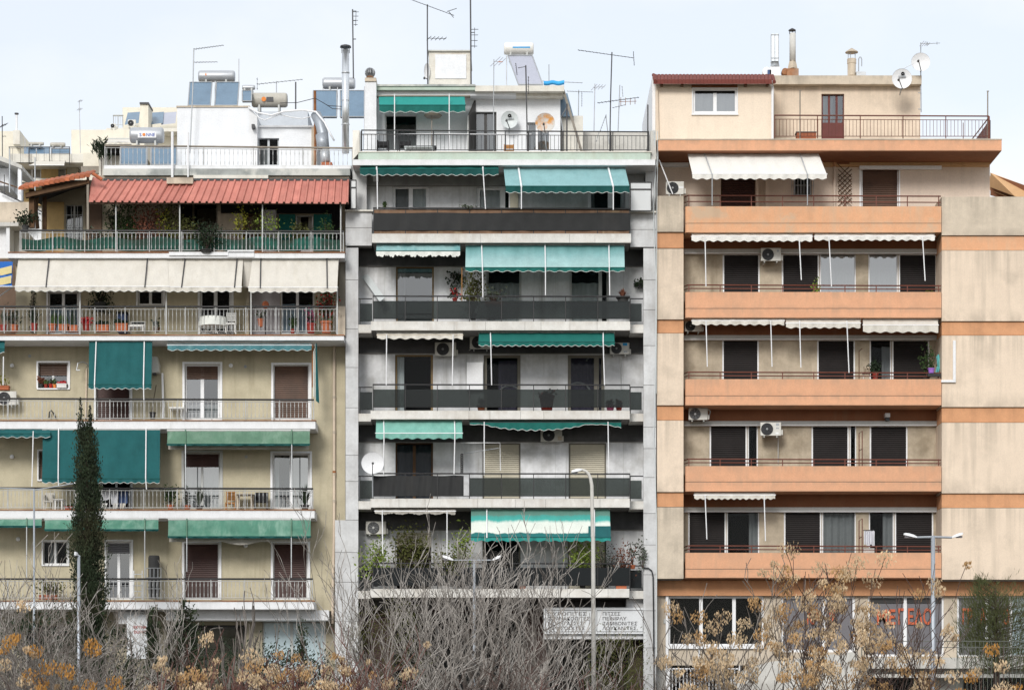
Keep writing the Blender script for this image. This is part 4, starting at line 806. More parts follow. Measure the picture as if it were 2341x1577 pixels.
for i, a in enumerate((('red pot with grassy plant at the photo edge', 8, 40, 40, 'spiky', 'leaf_grey', 'potred', 16, 14), ('bushy grey green plant in a wide terracotta pot', 33, 40, 36, 'bush', 'leaf_grey', 'terracotta', 20, 16), ('palm like plant in red pot under a climbing stem', 78, 44, 60, 'spiky', 'leaf_dark', 'potred', 16, 17), ('upright cactus in a tall orange pot', 120, 36, 30, 'cactus', 'leaf', 'terracotta', 19, 18), ('green leaves in the long terracotta trough', 147, 36, 36, 'cactus', 'leaf', 'terracotta', 24, 14), ('dark spotted stems in the trough next to the white post', 167, 48, 22, 'cactus', 'leaf_dark', 'terracotta', 22, 14), ('red pot with red leaved plant on a white stand', 198, 16, 24, 'bush', 'flower', 'potred', 20, 16), ('low orange trough below the hanging plant', 235, 10, 28, 'bush', 'leaf_dark', 'terracotta', 28, 15), ('wide orange trough beside a dark blue bin', 279, 12, 30, 'bush', 'leaf_dark', 'terracotta', 26, 16), ('small dark plant with a brown pot near the white chair', 358, 20, 20, 'twig', 'leaf_dark', 'wood', 16, 10))):
    pl(a[0], a[1], yb + (2 if i % 2 else 0), .85, a[2], a[3], a[4], a[5], a[6], a[7], a[8], seed=20 + i, trough='trough' in a[0])
pl('tall climbing stem on the wall beside the blue curtained door', 75, 760, .1, 92, 16, 'twig', 'leaf_dark', 'potdark', seed=31, dens=2); pl('dark plant hanging in a basket high on the balcony wall', 229, 712, .5, 34, 46, 'hang', 'leaf_dark', 'potdark', 26, 20, seed=32, dens=2)
pl('big red flowering plant in a large terracotta pot at the balcony end', 746, 762, .75, 92, 52, 'flower', 'leaf', 'terracotta', 27, 27, seed=33, dens=2.2); pl('red potted plant with pink flowers beside the large terracotta pot', 711, 762, .7, 30, 26, 'flower', 'leaf_grey', 'potred', 22, 22, seed=34, fm='flower_pink'); pl('small red pot with green plant below the blue curtain', 669, 762, .7, 26, 16, 'bush', 'leaf', 'potred', 11, 9, seed=35); pl('orange hanging pot under the orange globe lamp', 596, 747, .9, 18, 30, 'twig', 'leaf_grey', 'terracotta', 14, 18, seed=36)
t = TP('globe_lamp', 'orange globe lamp on a stand behind the balcony railing', 'lamp', 607, 760, .5); G().lathe(P(607, 706, .5), [(2 * K, 0), (7 * K, .07), (8 * K, .16), (6 * K, .24), (1 * K, .28)], 14).build('globe', 'lamp_orange', t, smooth=True); G().pt([(607, 765, .5), (607, 705, .5)], 1.2).build('stem', 'metal_dark', t)
t = TP('table', 'round balcony table under a pale fringed cloth', 'table', 488, 762, .75); c = P(488, 726, .75); G().lathe(c, [(.52, -.32), (.50, -.12), (.46, -.01), (.46, 0)], 18).build('tablecloth', 'fadedcloth', t); G().pt([(488, 762, .75), (488, 738, .75)], 2).build('leg', 'plastic_white', t)
for i in range(3): G().pt([(488, 742, .75), (478 + 10 * i, 763, .75 + .25 * (i - 1))], 1).build('foot', 'plastic_white', t)
chair('white plastic chair turned sideways at the fringed table', 516, 539, 741, 712, 762, .8, slats=4); chair('low white garden chair behind the long railing, beside the blue bin', 296, 330, 747, 732, 760, .7); chair('small white chair with pink cushion at the end of the fringed table', 455, 472, 738, 722, 762, .55)
t = TP('bin', 'dark blue lidded bin behind the orange trough', 'bin', 277, 760, .4); G().box(267, 717, 288, 758, .4, .05).build('body', 'cloth_blue', t); G().box(265, 712, 290, 716.8, .43, .03).build('lid', 'black', t)
# window sill pots
for i, (lab, x, pm, k, m, w_) in enumerate((('dark pot with brown leaves on the small window sill', 94, 'potdark', 'bush', 'leaf_red', 10), ('dark red pot with a cactus on the window sill', 105, 'potred', 'cactus', 'leaf', 9), ('bright red pot in the middle of the window sill', 116, 'red', 'twig', 'leaf', 9), ('orange pot with a cactus on the window sill', 125, 'orangeprint', 'cactus', 'leaf', 9), ('white trough with crimson plant on the window sill', 142, 'plastic_white', 'bush', 'flower', 22))): pl(lab, x, 887, .02, 16 if i != 4 else 8, 14 if i != 4 else 20, k, m, pm, w_, 9, seed=40 + i, dens=.6, trough='trough' in lab)
pl('terracotta flower box with dry plant on the edge air conditioner', 8, 892, .45, 24, 24, 'twig', 'leaf_yellow', 'terracotta', 26, 9, seed=46, trough=True)
t = TP('clothes_dryer', 'old wall mounted clothes dryer beside the teal blind', 'clothes dryer', 190, 842, .3); G().pt([(175, 846, .5), (178, 830, .5), (190, 827, .3), (201, 833, .1), (200, 836, .02)], 1.4).build('arm', 'galv', t); G().pt([(174, 846, .5), (183, 846, .5)], 1.6).build('foot', 'galv', t)
G().pt([(198, 842, .05), (196, 960, .05)], 1.8, 6).build('wall_pipe', 'cream', base=P(196, 960, .05), label='thin cream pipe down the wall just before the teal blind', cat='pipe')
t = TP('hose', 'coiled garden hose over a hook behind the railing', 'hose', 118, 956, .15); G().pt([(112, 956, .15), (113, 942, .15), (117, 938, .15), (122, 944, .15), (128, 957, .15)], 1.6, 6).build('coil', 'potdark', t)
t = TP('ironing_board', 'white ironing board leaning on the wall next to the blind', 'board', 372, 955, .3); G().pt([(371, 853, .1), (373, 930, .35), (372, 956, .4)], 2.4, 5).build('board', 'dish_white', t); G().pt([(357, 880, .1), (347, 940, .35)], .8, 5).build('stick', 'bark_brown', t)
t = TP('bucket', 'dark bucket on the balcony floor beside the ironing board', 'bucket', 349, 958, .5); pot(b_ := G(), P(349, 958, .5), 7 * K, 16 * K); b_.build('body', 'potdark', t)
t = TP('table', 'small white folding wall shelf beside the glazed door', 'shelf', 400, 958, .4); G().box(386, 930, 420, 933, .5, .05).build('top', 'plastic_white', t)
for x in (390, 415): G().pt([(x, 933, .45), (x, 958, .45)], 1).build('leg', 'plastic_white', t)
# laundry balcony
t = TP('laundry', 'white and dark laundry drying behind the railing beside the cypress', 'laundry', 262, 1165, .8); G().pt([(228, 1120, .8), (300, 1121, .8)], .6).build('line', 'frame_grey', t)
for i, (x0, x1, yb_, m) in enumerate(((230, 252, 1142, 'cloth_white'), (253, 271, 1152, 'cloth_white'), (272, 281, 1162, 'cloth_blue'), (282, 292, 1150, 'cloth_blue'), (226, 231, 1150, 'cloth_black'))): G().grid(lambda u, v: P(x0 + (x1 - x0) * u + 2 * v * math.sin(i * 2 + u * 3), 1121 + (yb_ - 1121) * v + 2 * math.sin(u * 5), .8 + .05 * math.sin(u * 8 + i)), 8, 5).build('garment', m, t, smooth=True)
for i, (x, m) in enumerate(((239, 'plastic_white'), (264, 'plastic_white'), (280, 'creamcloth'))): G().grid(lambda u, v: P(x - 6 + 13 * u * (1 - .4 * v), 1150 + 13 * v, .9 + .06 * math.sin(u * 7)), 6, 4).build('garment', m, t, smooth=True)
pl('leafy green plant in a terracotta pot near the bright glazed door', 390, 1164, .8, 42, 44, 'bush', 'leaf', 'terracotta', 16, 10, seed=50, dens=1.4); pl('spiky dracaena in a dark pot in front of the glazed door', 456, 1164, .9, 50, 46, 'spiky', 'leaf_grey', 'potdark', 18, 8, seed=51); pl('spiky yucca in a dark pot at the balcony end', 697, 1164, .9, 50, 52, 'spiky', 'leaf_dark', 'potdark', 20, 10, seed=52, dens=1.4); pl('short twiggy plant in an orange pot beside the dracaena', 428, 1164, .95, 46, 14, 'twig', 'leaf_dark', 'terracotta', 16, 9, seed=53)
chair('slatted orange wooden chair behind the balcony railing', 516, 538, 1150, 1122, 1166, .6, 'woodlight', slats=6); chair('rounded black garden chair behind the railing', 582, 612, 1146, 1124, 1166, .6, 'cloth_black', solid=True); chair('pale folding chair behind the railing below the huge teal blind', 101, 124, 1146, 1125, 1166, .5, 'creamcloth', solid=True)
table('narrow pale table between the wooden and the black chair', 541, 580, 1130, 1166, .5, 'creamold'); table('small white side table next to the pale folding chair', 126, 148, 1142, 1166, .5)
pl('red trough on the balcony floor beside the cypress', 158, 1166, .9, 6, 14, 'twig', 'leaf', 'potred', 16, 8, seed=54, trough=True)
t = TP('ladder', 'short white stepladder on the lowest beige balcony', 'ladder', 315, 1370, .7); 
for x in (306, 325): G().pt([(x, 1370, .85), (x, 1304, .6)], 1.1).build('rail', 'galv', t)
for k in range(5): G().pt([(306, 1312 + k * 13, .64 + k * .05), (325, 1312 + k * 13, .64 + k * .05)], 1.1).build('rung', 'galv', t)
t = TP('water_tank', 'dark grey tank in a wire cage on the lowest beige balcony', 'tank', 352, 1370, .5); G().lathe(P(352, 1368, .5), [(12 * K, 0), (13 * K, .3), (13 * K, 1.45), (11 * K, 1.52)], 16).build('body', 'potdark', t); g = G()
for x in (334, 343, 352, 361, 368): g.pt([(x, 1370, .75), (x, 1298, .75)], .9, 4)
for y in (1298, 1320, 1345): g.pt([(334, y, .75), (368, y, .75)], .9, 4)
g.build('cage', 'galv', t)
pl('straggly plant trough on the lowest beige balcony behind twigs', 110, 1370, .9, 34, 70, 'bush', 'leaf_olive', 'terracotta', 40, 10, seed=55, dens=1.6, trough=True)
# ================================================================ marble block (middle)
MB = T('apartment_building', 'white marble apartment block with smoked glass balcony panels and dark recessed bands', 'building', (0, 0, 0))
part(MB, 'body', 'concrete', (792, 380, 1499, 1803, -2.3, -11)); part(MB, 'side_wall', 'marble', (790.5, 484, 817, 1803, .25, -2.3), (1473, 490, 1499.5, 1803, .25, -2.3))
rg = random.Random(5)
def pillar(x0, x1, ys, d, j=.5):
    for a, b in zip(ys, ys[1:]):
        G().box(x0, a + j, x1, b - j, d + rg.uniform(0, .008), d - .06).build('stone_panel', 'marble', MB)
    part(MB, 'pillar_core', 'joint', (x0 + .6, ys[0] + 2, x1 - .6, ys[-1], d - .025, .2))
pillar(790, 819, [566, 640, 752, 840, 932, 1040, 1100, 1188], .62); pillar(766, 819, [1188, 1262, 1330, 1420, 1520, 1640, 1803], .60)
pillar(1471, 1500, [567, 640, 708, 790, 880, 976, 1025, 1091, 1173, 1245, 1313, 1395, 1480, 1600, 1803], .62)
pillar(790, 850, [482, 521, 562], .64); pillar(1441, 1500, [485, 525, 565], .64)
for b in ((806, 378, 838, 481, .3, -2), (1476, 380, 1499, 484, .3, -2)): part(MB, 'return_block', 'marble', b)
for b in ((789, 479.5, 853, 483, .75, .2), (1440, 482.5, 1500, 486, .75, .2)): part(MB, 'ledge', 'oldwhite', b)
# storeys: pale cladding below, dark band above
def storey(yt, ym, yb, wins, dm='darkband', lm='marblewall', x0=817, x1=1473, d=-.45):
    Wd = Wall(MB, x0, yt, x1, ym, d + .05, dm, 'dark_cladding'); Wd.done(); G().box(x0, ym - .6, x1, ym + .6, d + .055, d - .02).build('cladding_edge', 'joint', MB)
    Wl = Wall(MB, x0, ym, x1, yb, d, lm)
    for w_ in wins: Wl.win(*w_[0], **w_[1])
    Wl.done()
    for x in range(int(x0) + 62, int(x1), 78):            # open joints between the facing stones
        if not any(w_[0][0] - 6 < x < w_[0][2] + 6 for w_ in wins): G().box(x, ym, x + .8, yb, d + .003, d - .02).build('stone_joint', 'frame_grey', MB)
A_ = dict
storey(378, 425, 560, [((898, 426, 980, 552), A_(n=2, fw=6, glass='pane', cur=[(0, .48, .02, 'curtain_grey'), (.5, 1, .02, 'curtain_white')])), ((1090, 428, 1170, 552), A_(n=1, fw=7, glass='pane', cur=[(.08, .72, .02, 'curtain_white')], mull=[.74])), ((1344, 428, 1437, 552), A_(n=2, fw=7, cur=[(0, .16, 0, 'curtain_grey'), (.8, 1, .05, 'curtain_white')], mull=[.55]))], dm='greyband', lm='marblewall', d=-.12)
part(MB, 'wall_panel', 'shutter_cream', (1166, 436, 1185, 552, -.08, -.14))
storey(556, 609, 760, [((905, 609, 992, 744), A_(n=1, fm='frame_gold', fw=4, glass='pane_mid', cur=[(.0, .25, .02, 'curtain_grey')])), ((1112, 610, 1192, 744), A_(n=1, fm='frame_grey', fw=5, glass='pane', cur=[(.0, 1, .27, 'curtain_white')])), ((1302, 610, 1392, 744), A_(n=1, fm='frame_grey', fw=5, glass='pane', cur=[(0, .74, .27, 'curtain_white')], mull=[.78]))])
storey(756, 808, 962, [((903, 810, 990, 950), A_(n=1, fm='frame_gold', fw=5, glass='pane', cur=[(.04, .24, .04, 'curtain_white')])), ((1106, 811, 1190, 950), A_(n=1, fm='frame_taupe', fw=7, glass='pane', cur=[(.4, .9, .1, 'curtain_pattern')])), ((1298, 811, 1382, 950), A_(n=1, fm='frame_taupe', fw=7, glass='pane', cur=[(.05, .95, .05, 'curtain_pattern')], mull=[.78]))])
storey(957, 1010, 1165, [((904, 1011, 990, 1150), A_(n=2, fm='wood', fw=4, glass='pane', shut=.02, cur=[(0, 1, .04, 'curtain_dark')])), ((1103, 1012, 1190, 1150), A_(n=1, fm='frame_taupe', fw=4, shut=.98, sm='shutter_cream')), ((1300, 1012, 1386, 1150), A_(n=1, fm='frame_taupe', fw=4, shut=.98, sm='shutter_cream'))])
storey(1160, 1211, 1368, [((903, 1212, 990, 1355), A_(n=1, fm='frame_white', fw=4, shut=.25, sm='shutter_cream')), ((1103, 1213, 1190, 1355), A_(n=1, fm='frame_taupe', fw=4)), ((1298, 1213, 1386, 1355), A_(n=1, fm='frame_taupe', fw=4, shut=.98, sm='shutter_cream'))])
for xq, yq, rr in ((1165, 905, 26), (1360, 830, 20), (1322, 900, 28), (1380, 905, 24)):   # curtain pattern: pale arcs
    g = G(); g.tube([P(xq + rr * math.cos(q * .2 + .3), yq - rr * .9 * math.sin(q * .2 + .3), -.66) for q in range(14)], .03, 4); g.build('curtain_arc', 'curtain_grey', MB)
W = Wall(MB, 817, 1366, 1473, 1393, -.5, 'darkband', 'dark_cladding'); W.done()
W = Wall(MB, 817, 1393, 1473, 1803, -.6, 'darkground'); W.win(1250, 1450, 1440, 1700, n=2, fw=4, fm='frame_dark', name='shop_window'); W.win(900, 1400, 1200, 1700, n=3, fw=4, fm='frame_dark', name='shop_window'); W.done()
part(MB, 'fascia', 'marblewall', (1432, 1368, 1473, 1391, .3, -.5), (1242, 1448, 1478, 1460, .4, -.5))
# balcony slabs faced with stone pieces
for yt, yb_, x0, x1, js in ((535, 555, 850, 1443, (1098, 1302, 1360)), (735, 755, 848, 1441, (1038, 1110, 1200, 1237, 1303, 1365)), (939, 958, 847, 1440, (1072, 1120, 1190, 1243, 1374)), (1140, 1159.5, 847, 1440, (912, 972, 1092, 1178, 1247, 1372)), (1346, 1365, 846, 1439, (930, 1010, 1190, 1262, 1390))):
    part(MB, 'balcony_slab', 'joint', (x0 + 1, yt + .6, x1 - 1, yb_ - .2, 1.17, -2.3)); part(MB, 'slab_bed', 'concretelight', (x0, yt - .8, x1, yt + .55, 1.19, -.7))
    xs = [x0, *js, x1]
    for a, b in zip(xs, xs[1:]): G().box(a + .3, yt + .4, b - .3, yb_, 1.20 + rg.uniform(0, .008), 1.16).build('stone_panel', 'slabstone', MB)
    if yt > 600:
        for a, b in ((817, x0 + 1), (x1 - 1, 1473)): part(MB, 'side_slab', 'slabstone', (a, yt + 7 - (yt - 735) * .005, b, yb_ + 6 - (yt - 735) * .005, .60, -2.3))
# railings: posts, rail and smoked glass panels
def glassrail(yt, yg0, yg1, yb_, skip=(), gm='smoked', x0=853, x1=1440, side=True, rails='rail_black'):
    d = 1.14; g = G(); g.pt([(x0 - 1, yt, d), (x1, yt + 1, d)], 1.7, 6); r_ = g.build('railing', rails, MB)
    xs = [x0 + (x1 - x0) * i / 8 for i in range(9)]
    for x in xs: G().box(x - .9, yt, x + .9, yb_, d + .05, d + .016).build('post', rails, r_)
    for i in range(8):
        if not any(a <= (xs[i] + xs[i + 1]) / 2 <= b for a, b in skip): G().box(xs[i] - .6, yg0, xs[i + 1] + .4, yg1, d + .01, d - .005 - .003 * (i % 2)).build('glass_panel', gm, r_)
    g = G(); g.pt([(x0, yg1 + .5, d), (x1, yg1 + .5, d)], .8, 4); g.build('lower_rail', rails, r_)
    if side:
        for a, b in ((823, x0 - 2), (x1 + 1, 1467)):
            G().box(a, yg0 + 6, b, yg1 + 7, .60, .585).build('glass_panel', gm, r_); G().pt([(a - 4 if a < 900 else a, yt + 6, .6), (b if a < 900 else b + 4, yt + 6, .6)], 1.4, 6).build('side_rail', rails, r_)
            G().box(a - 1, yt + 6, a + 1, yb_ + 6, .59, .55).build('post', rails, r_)
    return r_
glassrail(677, 688, 728, 735); glassrail(879, 890, 930, 939); r2 = glassrail(1082, 1092, 1133, 1140, skip=((850, 1060),)); glassrail(1287, 1297, 1337, 1346, gm='smoked_dark')
def canvas(par, x0, x1, y0, y1, d, m, nm='canvas_cover', sag=1.5):
    G().grid(lambda u, v: P(x0 + (x1 - x0) * u, y0 + (y1 - y0) * v + sag * math.sin(u * 19) * (1 - v) * .5, d + .012 * math.sin(u * 41) + .01 * math.sin(u * 90 + v * 3)), 70, 4).build(nm, m, par, smooth=True)
canvas(r2, 853, 1060, 1087, 1134, 1.19, 'canvas_black')
g = G(); g.pt([(853, 476, 1.14), (1441, 478, 1.14)], 2.2, 6); rt = g.build('railing', 'rail_black', MB); canvas(rt, 854, 1440, 487, 527, 1.16, 'canvas_black'); part(rt, 'reed_strip', 'rusty_reed', (854, 479, 1440, 487.5, 1.10, 1.07), (854, 527, 1440, 534.6, 1.12, 1.09))
for i in range(9): x = 854 + 585 * i / 8; G().box(x - .8, 477, x + .8, 535, 1.135, 1.105).build('post', 'rail_black', rt)
# roof slab and terrace
part(MB, 'roof_slab', 'white', (806, 365, 1498, 378, 1.25, -10.9)); part(MB, 'parapet', 'palegreen', (819, 348, 1487, 365.2, 1.05, .85)); part(MB, 'parapet', 'concretelight', (1487.2, 299, 1500, 365.2, .9, -3)); part(MB, 'coping', 'oldwhite', (815, 346, 1490, 348.3, 1.08, .8)); part(MB, 'terrace_floor', 'concretelight', (806, 350, 1497, 365.1, .84, -10.8))
g = G(); g.add([P(806, 366, 1.2), P(822, 348, 1.04), P(822, 298, .9), P(806, 298, .9)] + [p + Vector((0, .4, 0)) for p in (P(806, 366, 1.2), P(822, 348, 1.04), P(822, 298, .9), P(806, 298, .9))], [(0, 1, 2, 3), (7, 6, 5, 4), (1, 5, 6, 2), (3, 2, 6, 7), (0, 3, 7, 4)]); g.build('parapet_end', 'oldwhite', MB)
rod_rail(MB, 826, 1484, 298, 343, .95, topm='rail_black', m='metal_dark', pitch=9.3, tk=1.5, post=82, bulge=False, yt1=302, pad=9)
for x in (826, 1208, 1287, 1396, 1482): G().pt([(x, 300, .97), (x, 347, .97)], 1.7).build('rail_post', 'rail_black', MB)
g = G(); g.pt([(828, 309, .93), (1000, 306, .93), (1150, 308, .93), (1215, 307, .93)], 1.0, 5); g.build('cable', 'dish_white', MB)
# penthouse
W = Wall(MB, 832, 197, 1281, 366, -1.6, 'roofwhite'); W.win(880, 263, 954, 346, n=1, fw=3, fm='frame_white', glass='pane', cur=[(0, 1, .42, 'curtain_grey')], name='door'); W.win(1085, 256, 1135, 347, n=2, fw=4, fm='frame_dark', glass='pane_mid', cur=[(0, 1, .04, 'curtain_grey'), ], name='door'); W.win(1205, 280, 1258, 347, n=2, fw=3, glass='pane_mid', cur=[(0, 1, .05, 'curtain_grey')], mull=[.42]); W.done()
part(MB, 'penthouse_body', 'roofwhite', (833, 200, 1280, 366, -3.1, -9)); part(MB, 'roof_fascia', 'palegreen', (861, 197, 1086, 206, -.9, -9)); part(MB, 'roof_fascia', 'roofwhite', (861, 206, 1180, 219, -1.1, -1.7)); part(MB, 'roof_edge', 'greyfascia', (861, 193, 1087, 197.2, -.85, -8.9)); part(MB, 'roof_fascia', 'oldwhite', (1086.2, 196, 1290, 209, -.9, -9), (1086.2, 209, 1286, 220, -1.2, -1.7)); part(MB, 'awning_rail', 'wood_grey', (861, 218, 1075, 220.5, -.85, -1.1))
g = G(); g.add([P(832, 362, -.6), P(861, 362, -.6), P(860, 186, -.6), P(835, 186, -.6)] + [p + Vector((0, .7, 0)) for p in (P(832, 362, -.6), P(861, 362, -.6), P(860, 186, -.6), P(835, 186, -.6))], [(0, 1, 2, 3), (7, 6, 5, 4), (1, 5, 6, 2), (3, 2, 6, 7), (0, 3, 7, 4)]); g.build('chimney', 'roofwhite', MB); part(MB, 'chimney_cap', 'creamold', (834, 178, 860, 186.2, -.55, -1.35))
c = P(846, 167, -.9); G().lathe(c, [(.05 * 1, -.17), (.13, -.13), (.17, -.04), (.17, .05), (.12, .13), (.03, .17)], 14).build('chimney_cowl', 'metal_dark', MB, smooth=True); G().lathe(P(846, 178, -.9), [(.14, 0), (.10, .08)], 12).build('cowl_base', 'rust', MB)
g = G()
for k in range(9): q = k * math.pi / 9; g.tube([(c.x + .185 * math.cos(q) * math.sin(a * .5), c.y + .185 * math.sin(q) * math.sin(a * .5), c.z + .185 * math.cos(a * .5)) for a in range(1, 13)], .008, 4)
g.build('cowl_ribs', 'galv', MB)
t = TP('door_leaf', 'black glazed shutter leaf standing open beside the penthouse door', 'door', 1076, 347, -1.0)
g = G(); g.add([P(1070, 262, -.9), P(1084, 230, -1.55), P(1084, 347, -1.55), P(1070, 347, -.9)] + [p + Vector((.06, .0, 0)) for p in (P(1070, 262, -.9), P(1084, 230, -1.55), P(1084, 347, -1.55), P(1070, 347, -.9))], [(0, 1, 2, 3), (7, 6, 5, 4), (0, 4, 5, 1), (1, 5, 6, 2), (3, 7, 4, 0)]); g.build('leaf_frame', 'frame_dark', t)
G().box(1068.5, 264, 1071, 347, -.86, -.92).build('edge', 'frame_grey', t)
part(MB, 'back_parapet', 'concretelight', (1286, 301, 1488, 352, -3.0, -3.3)); part(MB, 'stair_head', 'oldwhite', (1284, 265, 1333, 350, -2.2, -5)); g = G(); g.add([P(1279, 221, -2), P(1297, 213, -2), P(1311, 266, -2), P(1281, 266, -2)] + [p + Vector((0, .3, 0)) for p in (P(1279, 221, -2), P(1297, 213, -2), P(1311, 266, -2), P(1281, 266, -2))], [(3, 2, 1, 0), (4, 5, 6, 7)] + [(k, (k + 1) % 4, 4 + (k + 1) % 4, 4 + k) for k in range(4)]); g.build('sloped_panel', 'solar_blue', MB)
# roof tank house
part(MB, 'tank_house', 'oldwhite', (980, 117, 1075, 197, -2.5, -5)); part(MB, 'tank_house_cap', 'greyfascia', (978, 114.5, 1077, 117.3, -2.42, -5.05)); part(MB, 'tank_house_panel', 'roofwhite', (995, 125, 1066, 180, -2.47, -2.6))

# awnings of the marble block
AW = 'awnings on the marble block'
awning('dark green awning barely open under the top white slab', (823, 1139, 379), (823, 1140, 387), .95, 1.35, 'teal_green', 402, valm='valance_dark', per=21, arms=((861, 861, 1.8), (1104, 1104, 1.8)), posts=((862, 385, 863, 478), (1104, 385, 1110, 478)), group=AW)
awning('broad pale teal awning slanting out under the top white slab', (1151, 1429, 383), (1156, 1439, 426), .95, 1.9, 'teal_pale', 442, valm='valance_dark', per=21, arms=((1185, 1192, 2.2), (1390, 1402, 2.2)), posts=((1192, 426, 1192, 478), (1402, 427, 1402, 480)), group=AW)
awning('short ragged pale awning below the black canvas railing', (861, 1052, 557), (860, 1052, 574), .95, 1.3, 'teal_worn', 587, per=24, ragged=2.5, valm='fadedcloth', pipe=None, sag=.02, group=AW)
awning('wide faded turquoise awning over the leafy balcony', (1065, 1427, 560), (1064, 1428, 612), .95, 1.55, 'teal_faded', 622, valm='teal_green', per=24, arms=((1101, 1103), (1246, 1247), (1392, 1393)), posts=((1103, 613, 1104, 680), (1247, 613, 1247, 675), (1393, 613, 1394, 675)), group=AW)
awning('narrow cream awning rolled in under the second balcony', (862, 1058, 760), (862, 1058, 766), .95, 1.2, 'creamcloth', 776, per=26, bar='creamold', posts=((884, 765, 883, 880), (1036, 765, 1034, 880)), pipe=None, group=AW)
awning('deep green scalloped awning beside an air conditioner with a blue badge', (1095, 1404, 760), (1094, 1405, 782), .95, 1.4, 'teal_green', 792, per=17, arms=((1121, 1122), (1379, 1379)), posts=((1122, 783, 1124, 880), (1379, 783, 1382, 880)), group=AW)
awning('mint green awning above the white satellite dish', (860, 1056, 960), (859, 1057, 990), .95, 1.35, 'mint', 1004, per=24, arms=((877, 878), (1039, 1040)), posts=((878, 990, 877, 1083), (1040, 990, 1038, 1083)), pipe=None, group=AW)
awning('slack dark green awning drooping over an air conditioner', (1072, 1421, 961), (1074, 1420, 965), .95, 1.1, 'teal_green', 985, per=20, posts=((1107, 964, 1107, 1086), (1390, 964, 1392, 1086)), roll=False, valfn=lambda u, y: 965 + (y - 965) * (max(.1, math.sin(math.pi * min(1, max(0, (u - .07) / .72)))) ** .55 if .07 < u < .80 else (.3 if u < .9 else .3 + (u - .9) * 4)), bar='rail_black', group=AW)
awning('grey green awning crumpled up above the lowest marble balcony', (857, 1041, 1161), (857, 1041, 1168), .95, 1.2, 'greycloth', 1176, per=40, posts=((874, 1166, 875, 1265), (1022, 1166, 1022, 1268)), pipe=None, ragged=1, group=AW)
tA = awning('big awning bleached to white with teal edges, behind the bare tree', (1077, 1394, 1162), (1077, 1396, 1228), .95, 1.5, 'bleached', 1238, valm='teal_top', per=24, arms=((1113, 1113), (1359, 1359)), pipe=None, group=AW)
t = tA; f = lambda y: .95 + .55 * (y - 1162) / 66 + .05
G().grid(lambda u, v: P(1345 + 51 * u, 1202 + 26 * v, f(1202 + 26 * v)), 8, 3).build('patch', 'teal', t)
awning('bright green awning on posts over the roof terrace', (866, 1062, 221), (867, 1064, 241), -.9, -.4, 'teal_top', 258, valm='teal_green', per=24, posts=((902, 215, 902, 347, 'dish_white'), (1027, 215, 1027, 347, 'dish_white')), group=AW)
# air conditioners
ac('old air conditioner hung on the dark band below the rolled cream awning', 993, 781, 1044, 815, -.15, pipe=None)
ac('air conditioner half hidden behind the deep green awning', 1073, 766, 1124, 799, -.15, pipe=((1075, 800, -.3), (1068, 803, -.6), (1065, 815, -.40), (1066, 880, -.40)))
ac('newer air conditioner with black fan and blue badge', 1393, 782, 1440, 811, -.1, fan=.35, logo=((1424, 784, 1434, 790, 'skyblue'), (1426, 802, 1434, 806, 'metal_grey')), pipe=((1419, 813, -.3), (1420, 850, -.40), (1420, 890, -.40)))
ac('air conditioner under the slack drooping awning', 1235, 978, 1286, 1011, -.15, logo=((1275, 997, 1284, 1006, 'creamold'),)); ac('air conditioner in the shade beside the pillar behind bare branches', 835, 1190, 884, 1222, -.15, hub='frame_grey')
part(MB, 'box', 'dish_white', (1067, 828, 1104, 890, -.25, -.46), label='pale wall cabinet beside the balcony door'); part(MB, 'meter_box', 'dish_white', (853, 402, 866, 414, .05, -.1))
dish('large white dish on the corner post of the smoked balcony', 852, 1058, 26, 25, 1.5, foot=((852, 1090, 1.25), (852, 1136, 1.2)), lnb=(852, 1058), side=1)
dish('pale dish with ring emblem on the penthouse wall', 1165, 274, 19.5, 20, -1.2, 'dish_grey', foot=((1164, 298, -1.3), (1164, 308, -1.55)), lnb=(1158, 275), mark=(('ring', 1165, 265, 2.6), ('band', 1157, 270, 1173, 271.5)))
dish('rust streaked dish standing before a grey penthouse window', 1246, 281, 22.5, 22.5, .2, 'dish_rusty', foot=((1247, 320, .3), (1250, 346, .5)), lnb=(1243, 283))
dish('dish seen from the side against the roof tank house', 976, 163, 7, 18, -2.4, 'dish_white', foot=((978, 182, -2.5), (978, 195, -2.6)), lnb=(970, 178))
t = TP('plank', 'white plank propped diagonally on the second balcony', 'plank', 860, 684, -.2); g = G(); p = [P(820, 622, -.55), P(833, 615, -.55), P(880, 680, .1), P(868, 690, .1)]; g.add(p + [v + Vector((0, .06, 0)) for v in p], [(3, 2, 1, 0), (4, 5, 6, 7)] + [(k, (k + 1) % 4, 4 + (k + 1) % 4, 4 + k) for k in range(4)]); g.build('board', 'dish_grey', t)
# plants on the marble block
pl('yellow green shrub climbing a stake on the leafy marble balcony', 1082, 731, .6, 92, 50, 'bush', 'leaf_olive', seed=60, dens=3.4, potm='potdark'); pl('dark drooping vine on the wall above the leafy balcony', 1042, 640, -.4, 30, 34, 'hang', 'leaf_dark', None, seed=61, dens=1.2); pl('thin leafed plant before a curtained window, on the leafy balcony', 1130, 700, .9, 32, 50, 'twig', 'leaf_grey', 'terracotta', 40, 8, seed=62, dens=2.4, trough=True); pl('small red pot with pink plant near the plant stake', 1040, 690, .9, 22, 24, 'flower', 'leaf_dark', 'potred', 12, 8, seed=63, dens=.7)
pl('dark purple shrub in a basket at the end of the leafy balcony', 1424, 690, .9, 22, 36, 'spiky', 'leaf_red', 'potdark', 30, 10, seed=64, dens=2); pl('hanging plant basket high on the shaded side wall, beside the pillar', 1463, 655, -.2, 12, 20, 'hang', 'leaf_dark', 'potdark', 14, 8, seed=65, dens=.8)
